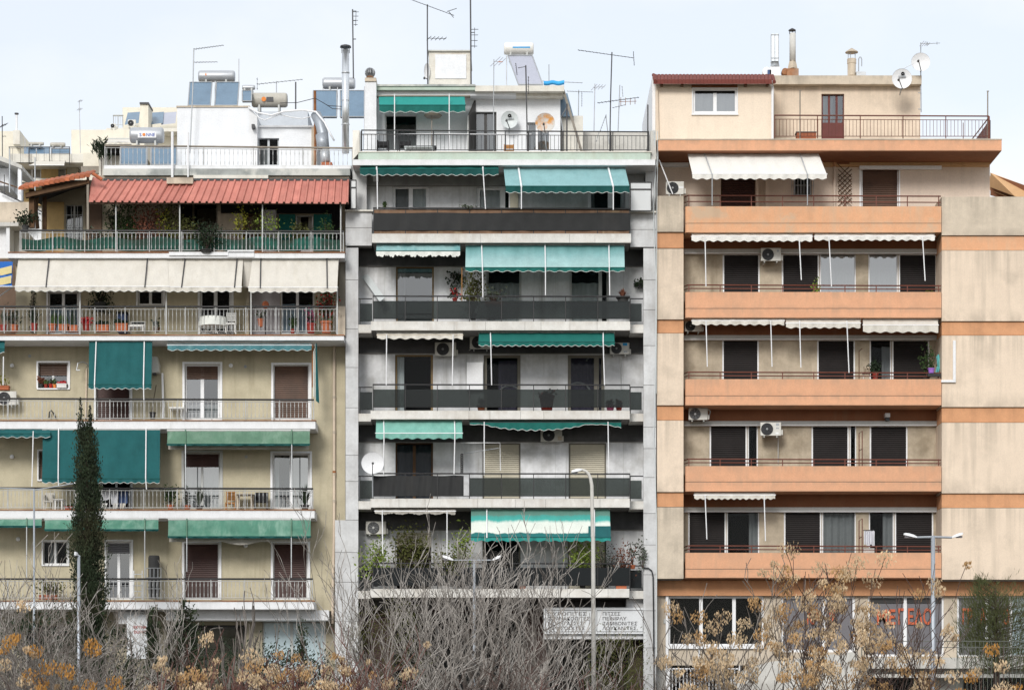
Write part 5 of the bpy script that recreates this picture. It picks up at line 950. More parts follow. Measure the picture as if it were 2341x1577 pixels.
for x, y, x1, y1 in ((1056, 612, 1056, 690),): G().pt([(x, y, .9), (x1, y1, .9)], 1.1).build('stake', 'woodlight', base=P(x1, y1, .9), label='orange wooden stake standing among the plants of the leafy balcony', cat='stake')
pl('little green sprout on the black canvas railing', 881, 477, 1.14, 14, 8, 'bush', 'leaf', None, seed=66, dens=.4); pl('dry grass tufts over the black canvas railing', 1070, 478, 1.12, 9, 40, 'twig', 'leaf_grey', None, seed=67, dens=.8)
pl('bright green shrub on the lowest marble balcony beside the pillar', 858, 1340, .8, 84, 66, 'bush', 'leaf_lime', seed=68, dens=2.6, lf=.12, potm='potdark'); pl('dark leafy bush on the lowest balcony, in front of the shutter', 940, 1342, .5, 120, 88, 'bush', 'leaf_olive', seed=69, dens=5, lf=.12, potm='potdark'); pl('yellow green shrub behind the old street lamp head', 1050, 1342, .6, 118, 50, 'bush', 'leaf_lime', seed=70, dens=2.2, lf=.12, potm='potdark'); pl('hanging olive shrub over the lowest marble balcony front', 1030, 1340, 1.1, 66, 64, 'bush', 'leaf_olive', seed=76, dens=4, potm='potdark')
pl('round lime green bush before cream shutters, behind the curved lamp post', 1332, 1344, .8, 96, 66, 'bush', 'leaf_lime', seed=71, dens=4.5, lf=.11, potm='potdark'); pl('dark feathery shrub beside the lime green bush', 1385, 1342, .9, 80, 70, 'bush', 'leaf_dark', seed=72, dens=4, potm='potdark', lf=.06); pl('wine red shrub near the end of the lowest marble balcony', 1424, 1342, .9, 84, 40, 'bush', 'leaf_red', seed=73, dens=1.4, potm='potdark'); pl('bare succulent tree in a terracotta pot at the balcony corner', 1446, 1300, .7, 64, 26, 'twig', 'leaf_dark', 'terracotta', 14, 9, seed=74, dens=1); pl('pale green spray leaning over the marble pillar', 1470, 1300, .75, 66, 30, 'bush', 'leaf_grey', None, seed=75, dens=.7)
for i, (x, w_, m) in enumerate(((1250, 34, 'potred'), (1395, 20, 'flower_pink'), (1415, 16, 'potred'), (1100, 20, 'terracotta'))): pl(('red covered planter low behind the smoked glass', 'pink potted plant low behind the smoked glass', 'crimson pot beside the pink potted plant', 'small terracotta pot low behind the smoked glass')[i], x, 938, .8, 14, w_, 'flower', 'leaf_dark', m, w_, 12 if i else 34, seed=80 + i, dens=.5)
for i, (x, w_) in enumerate(((1420, 24), (1195, 16))): pl(('long orange trough at the end of the lowest marble balcony', 'round orange pot low on the lowest marble balcony')[i], x, 1346, 1.0, 10, w_, 'twig', 'leaf_dark', 'terracotta', w_, 8, seed=84 + i, trough=i == 0)
# furniture of the roof terrace
chair('black wicker armchair nearest the white chimney', 862, 889, 334, 321, 347, -.2, 'cloth_black', solid=True); chair('black wicker armchair second from the white chimney', 912, 939, 334, 321, 347, -.2, 'cloth_black', solid=True); chair('red brown wooden chair under the ring emblem dish', 1152, 1175, 346, 328, 352, .3, 'woodlight', slats=2)
table('long low white terrace table with black tray', 924, 993, 339, 349, .1, 'dish_grey'); G().box(951, 333, 997, 338.8, .2, -.2).build('tray', 'cloth_black', base=P(974, 338, 0), label='black cushion lying on the long low terrace table', cat='cushion')
t = TP('parasol', 'folded flat dark parasol on a thin pole on the roof terrace', 'parasol', 987, 347, -.6); G().pt([(987, 347, -.6), (987, 262, -.6)], 1.2).build('pole', 'wood_grey', t); G().lathe(P(990, 268, -.6), [(18 * K, 0), (21 * K, .06), (14 * K, .12), (1 * K, .15)], 14).build('canopy', 'frame_taupe', t)
# antennas and solar tank on the marble roof
antenna('antenna with long aerial on the white roof box', [(978, 196), (977, 90), (977, 11)], -2.4, ((935, -2, 1038, 36, 14, 15), (978, 88, 1020, 89, 5, 18, 'd')), r=1.5, extra=(([(1022, 27), (1044, 20)], .8), ([(1026, 27), (1037, 41)], .8)))
antenna('tallest roof pole, brown and reaching out of the photo', [(1077, 196), (1076, 60), (1075, -60)], -2.4, ((1085, 64, 1085, 110, 4, 16, 'x'),), m='metal_dark', r=1.8, extra=(([(1077, 75), (1085, 75)], 1), ([(1077, 106), (1085, 106)], 1)))
heater('white solar tank leaning over one pale grey panel', (1152, 98, 1220, 126), ((1161, 1217, 128, 194, 24),), -2.4, tm='tank_white', pm='solar_grey', lean=.6, marks=(('plate', 1172, 107, 1212, 110, 'skyblue'),), posts=((1158, 128, 196, 1158), (1164, 140, 165, 1176)))
antenna('thin roof antenna with an orange aerial in front of the white tank', [(1128, 347), (1129, 136)], -.5, ((1130, 141, 1150, 142, 3, 40, 'd', 'antenna_pale'), (1140, 142, 1149, 142, 3, 10, 'y', 'orangeprint')), m='metal_grey', r=1.0)
antenna('black antenna with a curved aerial beside the pale panel', [(1206, 348), (1202, 150)], .3, ((1184, 156, 1201, 153, 3, 6), (1208, 175, 1208, 216, 6, 10, 'y'), (1179, 145, 1182, 172, 6, 8, 'y')), m='metal_dark', r=1.5)
antenna('plain thin pole before the blue tarpaulin', [(1255, 196), (1255, 148)], -3, ((1240, 186, 1332, 190, 10, 10),), m='metal_grey')
t = TP('tarpaulin', 'bright blue tarpaulin rolled on the edge of the penthouse roof', 'tarpaulin', 1267, 196, -2); G().grid(lambda u, v: P(1243 + 47 * u, 185 + 10 * v + 1.2 * math.sin(u * 11), -2 + .1 * math.sin(v * 3)), 14, 4).build('sheet', 'skyblue', t, smooth=True)
antenna('roof antenna with the longest tilted aerial, above the railing', [(1394, 347), (1396, 220), (1399, 120)], -.6, ((1321, 115, 1448, 133, 16, 14), (1366, 236, 1461, 223, 12, 16), (1448, 120, 1450, 150, 3, 10, 'z')), r=1.4)
antenna('short antenna with a level dotted aerial, over the sloped panel', [(1322, 300), (1323, 206)], -3, ((1296, 209, 1356, 211, 10, 10), (1330, 212, 1330, 244, 6, 9)), m='metal_grey'); antenna('pale slender antenna between two darker ones on the marble roof', [(1358, 300), (1360, 192)], -3.5, ((1356, 200, 1382, 199, 4, 26, 'd'),), m='antenna_pale'); antenna('antenna cluster with pinkish aerials nearest the orange block', [(1413, 300), (1417, 195)], -3, ((1422, 197, 1424, 222, 4, 9), (1416, 233, 1455, 232, 4, 18, 'z', 'rust'), (1400, 247, 1430, 240, 5, 12)), m='metal_grey'); antenna('dark plain pole rising from the terrace railing near the diagonal beam', [(1296, 348), (1296, 238)], 0.6, m='metal_dark', r=1.7); antenna('dark plain pole at the far corner of the terrace railing', [(1481, 348), (1481, 240)], .6, m='metal_dark', r=1.6); antenna('bent low antenna leaning over the terrace railing', [(1393, 330), (1385, 265)], -1, ((1372, 300, 1386, 262, 7, 8), (1363, 325, 1370, 300, 3, 8)), m='metal_grey')
t = TP('beam', 'weathered wooden beam leaning diagonally on the terrace railing', 'beam', 1330, 347, .2); G().pt([(1288, 206, -1.2), (1330, 348, .4)], 2.8, 4).build('timber', 'wood_grey', t); G().pt([(1296, 245, .2), (1282, 270, -.2), (1287, 300, .4)], 1.2).build('bracket', 'metal_grey', t)
# menu board of the shop
t = TP('menu_sign', 'long white shop sign with grey Greek capitals in two framed panels', 'sign', 1360, 1448, .55)
G().box(1243, 1388, 1478, 1448, .55, .38).build('board', 'signwhite', t)
for x0, x1 in ((1246, 1357), (1364, 1471)):
    g = G()
    for b in ((x0, 1394, x1, 1395.2), (x0, 1442.5, x1, 1443.7), (x0, 1395.2, x0 + 1.2, 1442.5), (x1 - 1.2, 1395.2, x1, 1442.5)): g.box(*b, .556, .54)
    g.build('border', 'letters', t)
for i, (s_, w_) in enumerate((('ΤΥΡΟΠΙΤΕΣ', 88), ('ΣΠΑΝΑΚΟΠΙΤΕΣ', 95), ('ΜΠΟΥΓΑΤΣΕΣ', 80), ('ΠΡΑΣΟΠΙΤΕΣ', 85))): text(s_, 1253, 1406 + i * 11, 7.5, .557, 'letters', t, w_)
for i, (s_, w_) in enumerate((('ΠΙΤΣΕΣ', 41), ('ΠΕΪΝΙΡΛΥ', 55), ('ΖΑΜΒΟΝ/ΤΕΣ', 80), ('ΛΟΥΚΑΝ/ΤΕΣ', 78))): text(s_, 1377, 1406 + i * 11, 7.5, .557, 'letters', t, w_)
# cables and pipes between the blocks
t = TP('cable', 'two pale cables hanging down the seam between marble and orange blocks', 'cable', 1500, 1577, .8); G().pt([(1495, 300, .95), (1497, 330, .9), (1502, 360, .8), (1499, 390, .75), (1494, 470, .75), (1496, 560, .72), (1500, 640, .7), (1499, 800, .7), (1495, 1000, .7), (1501, 1200, .7), (1501, 1500, .7)], 1.2, 6).build('strand', 'dish_grey', t); G().pt([(1503, 300, .9), (1504, 360, .85), (1502, 420, .8), (1500, 900, .72)], .9, 5).build('strand', 'dish_grey', t)
t = TP('pipe', 'black pipe turning down the marble pillar from the lowest balcony', 'pipe', 1494, 1577, .72); G().pt([(1467, 1297, .7), (1482, 1298, .7), (1490, 1304, .7), (1493, 1318, .7), (1494, 1400, .7), (1496, 1640, .7)], 1.6, 8).build('run', 'rail_black', t)
t = TP('drying_rack', 'white folding clothes rack above the balcony with cream shutters', 'clothes rack', 1100, 1084, .4); G().pt([(1053, 1012, .4), (1143, 1012, .3), (1144, 1075, .3)], 1.1).build('frame', 'dish_white', t); G().pt([(1061, 1012, .4), (1061, 1036, .4), (1140, 1024, .3)], 1).build('arm', 'metal_grey', t)
t = TP('plant_chain', 'dark scrolled plant chain hanging at the canvas end of the balcony', 'plant', 1056, 1085, .9); g = G()
for k in range(9): g.tube([P(1056 + 2.2 * math.cos(q), 1040 + k * 5 + 2.6 * math.sin(q), .9) for q in [i * .7 for i in range(10)]], .022, 4)
g.build('links', 'potdark', t)
# ================================================================ orange and cream block
RB = T('apartment_building', 'orange and cream apartment block with long orange balcony parapets', 'building', (11.5, 0, 0))
part(RB, 'body', 'creamold', (1501, 346, 2262, 1803, -2.2, -11), (2262, 455, 2420, 1803, -2.2, -11))
for a, b, nm, m, d in ((448, 530, 'pillar_panel', 'creamold', .6), (532, 567, 'pillar_band', 'orangeband', .52), (569, 730, 'pillar_panel', 'cream', .6), (731.5, 761, 'pillar_band', 'orangeband', .52), (762, 926, 'pillar_panel', 'cream', .6), (928, 960, 'pillar_band', 'orangeband', .52), (961, 1124, 'pillar_panel', 'cream', .6), (1126, 1158, 'pillar_band', 'orangeband', .52), (1159, 1322, 'pillar_panel', 'creamold', .6)):
    G().box(1502, a, 1562.5, b, d, -2.2).build(nm, m, RB)
for a, b, nm, m, d in ((450, 538, 'wall_panel', 'creamold', .62), (540, 572, 'wall_band', 'orangeold', .55), (573, 734, 'wall_panel', 'cream', .62), (736, 766, 'wall_band', 'orangeband', .55), (767, 930, 'wall_panel', 'cream', .62), (932, 965, 'wall_band', 'orangeband', .55), (966, 1127, 'wall_panel', 'cream', .62), (1129, 1160, 'wall_band', 'orangeband', .55), (1161, 1324, 'wall_panel', 'cream', .62)):
    G().box(2153, a, 2420, b, d, -2.2).build(nm, m, RB)
part(RB, 'seam_core', 'joint', (1506, 450, 1560, 1324, .45, -2), (2156, 455, 2418, 1326, .5, -2))
part(RB, 'wall_band', 'orangeband', (1500, 1325.5, 2420, 1361, -.12, -2.2))
# top storey
W = Wall(RB, 1501, 345, 2263, 540, -.7, 'creampink'); W.win(1648, 400, 1727, 530, n=1, fw=2, fm='wood', shut=.98, sm='shutter_maroon', name='balcony_door'); W.win(1814, 402, 1856, 448, n=1, fw=3, fm='frame_grey', glass='pane'); W.win(1968, 383, 2055, 530, n=1, fw=4, shut=.98, sm='shutter_brown', sur=3, name='balcony_door'); W.done()
part(RB, 'upper_band', 'ochrepeach', (1501, 346, 2262.5, 381, -.62, -.72)); part(RB, 'shutter_rail', 'frame_white', (1965, 379, 2153, 387, -.56, -.7)); part(RB, 'shutter_rail', 'frame_white', (1512, 372, 1575, 381, -.56, -.7)); part(RB, 'wall_step', 'creampink', (1728, 400, 1735, 530, -.6, -.7), (1750, 405, 1758, 530, -.5, -.7))
g = G()
for k in range(6): g.pt([(1817 + k * 7, 400, -.6), (1817 + k * 7, 449, -.6)], .8, 4)
for y in (402, 424, 447): g.pt([(1810, y, -.6), (1860, y, -.6)], .7, 4)
for x in (1810, 1860): g.pt([(x, 398, -.62), (x, 455, -.62)], .6, 4)
g.build('window_grille', 'galv', RB)
G().pt([(1908, 346, -.6), (1908, 382, -.6)], 3.2, 8).build('drainpipe', 'orangeband', RB); G().pt([(1908, 382, -.6), (1908, 530, -.6)], 3, 8).build('drainpipe', 'creampink', RB); part(RB, 'plank', 'soffitbrown', (1914, 369, 1942, 375, -.58, -.66))
t = TP('trellis', 'brown diamond lattice trellis between white pipe and shutter', 'trellis', 1931, 530, -.6); g = G(); x0, x1, y0, y1 = 1916, 1947, 384, 472
for k in range(-3, 9):
    for s_ in (1, -1):
        a, b = (k * 11 + y0 - 8), (k * 11 + y0 + 22); pa, pb = ((x0, a), (x1, b)) if s_ > 0 else ((x1, a), (x0, b))
        if a >= y0 - 9 and b <= y1 + 14: g.pt([(*pa, -.62 + .03 * s_), (*pb, -.62 + .03 * s_)], .9, 4)
g.build('lattice', 'wood', t)
# roof slab with overhang
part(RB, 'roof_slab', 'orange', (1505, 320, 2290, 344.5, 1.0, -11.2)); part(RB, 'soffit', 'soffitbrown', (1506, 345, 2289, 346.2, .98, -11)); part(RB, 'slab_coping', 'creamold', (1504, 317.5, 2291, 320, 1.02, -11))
# penthouses
W = Wall(RB, 1499, 185, 1768, 321, -.1, 'creamclean'); W.win(1584, 203, 1685, 260, n=2, fw=5, glass='pane_bright', shut=.1, sm='shutter_dark', sur=2, rec=.06, sill=True, cur=[(0, 1, .1, 'curtain_white')]); W.done()
part(RB, 'penthouse_body', 'creamclean', (1500, 190, 1767, 322, -1.6, -8), (1499.2, 190, 1503, 321, -.105, -1.6), (1764.5, 190, 1767.8, 321, -.105, -1.6)); part(RB, 'side_trim', 'dish_white', (1491, 176, 1499, 318, -.4, -7))
part(RB, 'lintel', 'soffitbrown', (1581, 191, 1686, 201, -.07, -.12)); part(RB, 'gutter', 'dish_white', (1500, 184.5, 1766, 189.5, .25, .05))
for i in range(33):
    x = 1498 + 8.2 * i; a, b = P(x, 184, .3), P(x, 172, -1.2); g = G(); w2 = 4.3 * K
    for q in range(7):
        an = math.pi * q / 6
        for p in (a, b): g.v.append((p.x - w2 * math.cos(an), p.y, p.z + w2 * .55 * math.sin(an)))
    for q in range(6): g.f.append((q * 2, q * 2 + 2, q * 2 + 3, q * 2 + 1))
    g.v += [tuple(a + Vector((-w2, 0, -.13))), tuple(a + Vector((w2, 0, -.13)))]; g.f.append((14, 15, 12, 10, 8, 6, 4, 2, 0)); g.build('roof_tile', 'tile_maroon', RB)
G().pt([(1494, 172, -1), (1498, 186, .33)], 4.2, 8).build('ridge_tile', 'tile_maroon', RB); G().pt([(1766, 174, -1), (1770, 188, .33)], 4.2, 8).build('ridge_tile', 'tile_maroon', RB)
for x in (1513, 1560, 1705, 1755): part(RB, 'rafter_end', 'wood', (x - 3, 190.5, x + 3, 195, .15, -.1))
G().pt([(1761, 190, .1), (1766, 200, .0), (1766, 318, .0)], 3.0, 8).build('drainpipe', 'dish_white', RB); G().pt([(1502, 196, .0), (1505, 318, .0)], 2.4, 8).build('drainpipe', 'cream', RB)
W = Wall(RB, 1768, 174, 2104, 321, -2.2, 'cream'); W.win(1878, 215, 1930, 318, n=3, fw=3, fm='door_red', glass='pane_mid', name='door', cur=[(.05, .5, .1, 'curtain_grey')]); W.done()
part(RB, 'door_panel', 'door_red', (1880, 281, 1929, 318, -2.25, -2.36)); part(RB, 'roof_fascia', 'creamold', (1769, 173, 2107, 193, -1.9, -9.5)); part(RB, 'penthouse_body', 'cream', (1769, 194, 2101, 321, -3.7, -9.4), (2096, 194, 2103.6, 321, -2.205, -3.7))
rod_rail(RB, 1770, 2261, 264, 312, .6, topm='rail_brown', m='rail_brown', pitch=8, tk=1.6, post=98, bulge=False, yt1=266, pad=9)
part(RB, 'rail_post', 'rail_brown', (2259, 266, 2263, 318, .62, .55)); g = G(); g.add([P(2262, 275, .55), P(2262, 318, .55), P(2231, 318, -3.5)] + [p + Vector((.04, 0, 0)) for p in (P(2262, 275, .55), P(2262, 318, .55), P(2231, 318, -3.5))], [(0, 1, 2), (5, 4, 3), (0, 2, 5, 3)]); g.build('side_rail', 'door_red', RB); G().pt([(2222, 319, -3.6), (2259, 271, .5)], 1.4, 5).build('side_rail', 'rail_brown', RB)
G().pt([(2202, 281, -2), (2202, 319, -2)], 1, 5).build('rail_post', 'rail_brown', RB)
for x0, y0, x1, y1, m in ((2258, 318, 2258, 209, 'creamold'), (1829, 318, 1829, 208, 'creamold')): g = G(); g.pt([(x0, y0, .3), (x1, y1, .3)], 1.5, 6); g.pt([(x1 - 2, y1, .3), (x1 + 3, y1, .3)], 1.2, 5); g.build('pole', 'wood_grey', base=P(x0, y0, .3), label='bare wooden pole at the free corner of the brown roof railing' if x0 > 2000 else 'bare wooden pole in front of the penthouse wall beside the red door', cat='pole')
part(RB, 'parapet_brick', 'brick', (1822, 303, 1866, 318, .2, -.2)); part(RB, 'brick_cap', 'metal_dark', (1820, 301, 1867, 303.2, .22, -.22))
G().quad(P(2264, 397, -6), P(2400, 443, -1.5), P(2400, 480, -1.5), P(2264, 447, -6)).build('side_roof', 'soffitbrown', RB); g = G(); p = [P(2264, 395, -6), P(2420, 452, -2), P(2420, 470, -2), P(2320, 449, -3), P(2264, 428, -6)]; g.add(p + [v + Vector((0, .4, 0)) for v in p], [(4, 3, 2, 1, 0), (5, 6, 7, 8, 9)]); g.build('side_roof', 'ochrepeach', RB)

# recessed storeys
def rstorey(yt, yl, yb, wins):
    G().quad(P(1562, yl, -.5), P(2154, yl, -.5), P(2154, yt, -.5), P(1562, yt, -.5)).build('recess_band', 'soffitbrown', RB); G().box(1564, yl - 3, 2150, yl + 5, -.42, -.62).build('lintel', 'frame_grey', RB); G().box(1564, yl + 5, 2150, yl + 8, -.44, -.62).build('lintel_edge', 'frame_white', RB)  # recess band: its dark brown carries the shade under the balcony
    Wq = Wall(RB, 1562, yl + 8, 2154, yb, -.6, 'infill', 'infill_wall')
    for w_ in wins: Wq.win(*w_[0], **w_[1])
    Wq.done()
SH = A_(n=1, fw=3.6, shut=.98, rec=.03, name='shutter_window')
GL = lambda **k: A_(n=1, fw=3, rec=.05, name='window', **k)
yv = 724
rstorey(526, 572, 690, [((1652, 580, 1737, 690), SH), ((1787, 580, 1873, 690), SH), ((1874, 579, 1957, 690), GL(glass='pane_bright', cur=[(0, 1, 0, 'curtain_white')])), ((1985, 579, 2053, 690), GL(glass='pane_bright', cur=[(0, 1, .02, 'curtain_white')])), ((2054, 580, 2142, 690), SH)])
rstorey(724, 769, 890, [((1651, 774, 1735, 890), SH), ((1868, 776, 1955, 890), SH), ((1988, 774, 2038, 890), GL(glass='pane', cur=[(.55, 1, .15, 'curtain_grey')])), ((2039, 776, 2125, 890), SH)])
rstorey(924, 965, 1085, [((1622, 970, 1708, 1085), SH), ((1709, 970, 1733, 1085), GL(glass='pane')), ((1855, 972, 1941, 1085), SH), ((1942, 971, 1958, 1085), GL(glass='pane')), ((1988, 972, 2075, 1085), SH)])
rstorey(1120, 1162, 1285, [((1573, 1167, 1660, 1285), SH), ((1661, 1167, 1736, 1285), GL(glass='pane', cur=[(.68, .97, .0, 'curtain_grey')])), ((1792, 1168, 1878, 1285), SH), ((1879, 1168, 1957, 1285), GL(glass='pane', cur=[(0, 1, .03, 'curtain_grey')])), ((1986, 1167, 2044, 1285), GL(glass='pane', cur=[(.55, 1, .03, 'curtain_grey')])), ((2045, 1168, 2134, 1285), SH)])
# balconies: tall parapet, thin recessed seam, lower band
def rounded(y0, y1, d, m, nm, x0=1567, x1=2152, back=-.3, rpx=6):
    g = G(); a = P(x0, y1, d); b = P(x1, y0, d); r = rpx * K; prof = [(a.x, -back)] + [(a.x, -d + r)] + [(a.x + r - r * math.cos(q * math.pi / 8), -d + r - r * math.sin(q * math.pi / 8)) for q in range(1, 5)] + [(b.x, -d), (b.x, -back)]
    n = len(prof); g.add([(x, y, a.z) for x, y in prof] + [(x, y, b.z) for x, y in prof], [(k, (k + 1) % n, n + (k + 1) % n, n + k) for k in range(n)] + [tuple(range(n))[::-1], tuple(range(n, 2 * n))]); return g.build(nm, m, RB)
for i, (yt, ys, yb_) in enumerate(((472, 510, 531), (667.5, 704.5, 726), (866.5, 904, 926), (1065, 1100.5, 1122.5), (1263, 1299.5, 1320))):
    m = 'orangeold' if i == 0 else 'orange'
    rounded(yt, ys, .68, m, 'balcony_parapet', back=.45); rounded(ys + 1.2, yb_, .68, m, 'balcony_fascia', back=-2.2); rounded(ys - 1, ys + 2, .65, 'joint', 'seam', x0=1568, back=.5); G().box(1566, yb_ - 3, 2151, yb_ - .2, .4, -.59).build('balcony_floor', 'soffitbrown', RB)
    yr = (447, 461) if i == 0 else (yt - 16, yt - 8); g = G()
    for y in yr: g.pt([(1565, y + 3, .1), (1573, y, .55), (2151, y + 2, .55)], 1.5 if y == yr[0] else 1.2, 6)
    r_ = g.build('railing', 'rail_brown', RB)
    for k in range(9): x = 1575 + 571 * k / 8; G().box(x - 1, yr[0], x + 1, yt + 1, .57, .53).build('post', 'rail_brown', r_)
for y in (990, 1190): g = G(); g.pt([(1964, y + 80, .1), (1964, y, .1), (1971, y - 5, .45), (1971, y + 80, .45)], 1.2, 5); g.pt([(1964, y + 40, .1), (1971, y + 36, .45)], 1, 4); g.build('divider_frame', 'rail_brown', RB)
g = G(); g.pt([(1964, 880, .1), (1964, 802, .1), (1971, 797, .45)], 1.2, 5); g.build('divider_frame', 'wood', RB)
# street level
W = Wall(RB, 1501, 1361, 2420, 1520, -.3, 'creamold')
W.win(1527, 1362, 1746, 1476, n=3, fw=5, rec=.06, glass='pane', mull=[.345, .69], name='shop_window')
W.win(1786, 1362, 1955, 1490, n=2, fw=6, rec=.06, glass='film', mull=[.58], name='shop_window')
W.win(1984, 1362, 2158, 1500, n=2, fw=5, rec=.06, glass='film', mull=[.49], name='shop_window')
W.win(2188, 1362, 2400, 1500, n=3, fw=4, rec=.06, glass=['film', 'film', 'paleglass'], mull=[.32, .58], name='shop_window'); W.done()
part(RB, 'transom', 'frame_dark', (1990, 1366, 2066, 1378, -.36, -.40), (2073, 1366, 2153, 1378, -.36, -.40)); part(RB, 'window_sill', 'frame_white', (1528, 1474, 1746, 1482, -.2, -.34)); part(RB, 'window_rail', 'frame_white', (1522, 1360, 1528, 1600, -.2, -.31), (1596, 1482, 1601, 1520, -.28, -.34)); part(RB, 'sill_ledge', 'concretelight', (1978, 1502, 2420, 1527, .1, -.3), (1978, 1540, 2420, 1548, .3, -.3)); part(RB, 'switch_box', 'frame_grey', (1517, 1414, 1524, 1424, -.25, -.3))
W = Wall(RB, 1501, 1520, 2420, 1803, -.55, 'concretelight'); W.win(1530, 1520, 1740, 1720, n=3, fw=4, fm='frame_dark', room='room'); W.win(1990, 1548, 2140, 1720, n=2, fw=4, fm='frame_dark'); W.win(2200, 1548, 2400, 1720, n=2, fw=4, fm='frame_dark'); W.done()
for s_, x, wd in (('KA', 1843, 34), ('Φ', 1895, 16), ('ME', 2003, 44), ('Γ', 2052, 14), ('ΕΛΟ', 2074, 56), ('ΓΡ', 2199, 24), ('Α', 2240, 14), ('Ο', 2292, 16)): text(s_, x, 1426, 34, -.335, 'signred', RB, wd)
# awnings of the orange block
BW = 'cream awnings of the orange block'
awning('large cream awning open over the top orange balcony', (1571, 1870, 348), (1583, 1890, 398), .55, 1.35, 'whitecloth', 411, per=22, arms=((1609, 1628), (1827, 1846)), armm='galv', posts=((1628, 398, 1628, 470, 'metal_grey'), (1846, 398, 1846, 470, 'metal_grey')), pipe=None, group=BW)
awning('long cream awning rolled in above the topmost shuttered row, nearer the pillar', (1582, 1857, 535), (1581, 1857, 541), .5, .8, 'whitecloth', 553, per=20, posts=((1612, 545, 1614, 655), (1827, 545, 1832, 640)), pipe=None, group=BW); awning('long cream awning rolled in above two glazed windows', (1863, 2136, 535), (1862, 2137, 541), .5, .8, 'whitecloth', 551, per=20, posts=((1895, 543, 1901, 655), (2109, 542, 2115, 642)), pipe=None, group=BW)
awning('cream awning hiding part of an air conditioner fan', (1583, 1793, 729), (1582, 1793, 733), .5, .7, 'creamcloth', 744, per=22, posts=((1614, 733, 1617, 838), (1762, 733, 1765, 838)), pipe=None, group=BW); awning('cream awning in the middle of three over a balcony with potted plants', (1797, 1967, 731), (1797, 1967, 739), .5, .75, 'creamcloth', 751, per=22, posts=((1828, 733, 1831, 840), (1936, 733, 1941, 852)), pipe=None, group=BW); awning('broad cream awning end hanging lowest over the purple pot', (1973, 2144, 732), (1973, 2145, 743), .5, .9, 'creamcloth', 761, per=26, pipe=None, group=BW)
awning('short cream awning rolled in above the lowest orange balcony', (1588, 1770, 1128), (1587, 1772, 1131), .5, .8, 'creamcloth', 1142, per=14, posts=((1612, 1132, 1616, 1232), (1747, 1132, 1750, 1236)), pipe=None, group=BW)
# air conditioners
ac('grey air conditioner standing on the cream pillar under the awning pole', 1521, 414, 1565, 446, .2, logo=((1551, 426, 1563, 431, 'whiteclean'),), m='ac_white'); ac('air conditioner with round badge between two dark shutters', 1738, 566, 1787, 598, .0, logo=((1776, 571, 1781, 576, 'metal_grey'),), fan=.36)
ac('air conditioner tucked behind a cream awning beside the pillar', 1564, 732, 1606, 759, -.05, fan=.34); ac('air conditioner with black fan and white hub in the balcony corner', 1573, 931, 1619, 961, .1, hub='dish_white', fan=.35, pipe=((1617, 934, .0), (1624, 940, .0), (1621, 955, -.1))); ac('white air conditioner with brown fan mounted lower than its row', 1737, 964, 1787, 997, .1, fan=.33, logo=((1774, 967, 1781, 973, 'metal_grey'), (1774, 977, 1781, 980, 'metal_grey'), (1773, 988, 1780, 992, 'whiteclean')), pipe=((1779, 998, -.3), (1779, 1060, -.58)))
t = TP('floodlight', 'small white floodlight on the brown band above the shutters', 'lamp', 2029, 961, -.3); part(t, 'case', 'dish_white', (2024, 944, 2035, 953, -.2, -.5)); part(t, 'lens', 'metal_dark', (2025, 953.5, 2034, 961, -.25, -.5))
# rooftop things
dish('white dish with arch emblem on the penthouse fascia', 2062, 180, 23, 23, -1.0, 'dish_white', foot=((2060, 206, -1.2), (2057, 217, -1.9)), lnb=(2055, 182), mark=(('ring', 2064, 169, 2.6), ('band', 2054, 173.5, 2070, 176)))
dish('plain grey white dish higher up on the thin corner pole', 2105, 142, 22, 21, -1.6, 'dish_white', foot=((2105, 166, -1.8),), lnb=(2100, 139))
antenna('thin corner pole antenna above the plain dish', [(2106, 257), (2105, 170), (2105, 98)], -2, ((2106, 100, 2124, 102, 4, 22, 'd', 'antenna_pale'), (2112, 101, 2149, 99, 2, 8, 'z')), m='metal_grey', r=1.2, extra=(([(2099, 213), (2106, 213)], 1), ([(2099, 250), (2106, 250)], 1)))
t = TP('cable', 'thin cable strung between the two dishes of the orange block', 'cable', 2080, 160, -1.3); G().pt([(2066, 157, -1.2), (2088, 146, -1.5)], .7, 4).build('strand', 'dish_white', t)
t = TP('flue', 'shiny square silver flue with a fan on the orange block roof', 'chimney', 1772, 172, -4); G().box(1763, 78, 1780, 140, -3.7, -4).build('pipe', 'metal_silver', t); g = G(); p0, p1 = P(1762, 153, -3.65), P(1781, 140, -3.65); G().lathe(P(1771.5, 153, -3.9), [(11 * K, 0), (9 * K, 13 * K)], 4).build('reducer', 'galv', t); part(t, 'plinth', 'dish_white', (1760, 153, 1783, 174, -3.6, -4.2)); G().lathe(P(1752, 165, -3.8), [(10 * K, -.12), (10 * K, .12)], 16, 'y').build('fan', 'dish_white', t, smooth=False); part(t, 'motor', 'cloth_blue', (1755, 160, 1763, 170, -3.6, -3.7)); g = G()
for x in (1763, 1771.5, 1780): g.pt([(x, 78, -3.68), (x, 140, -3.68)], .7, 4)
for y in (80, 133): g.pt([(1762, y, -3.68), (1781, y, -3.68)], .7, 4)
g.build('seam', 'galv', t)
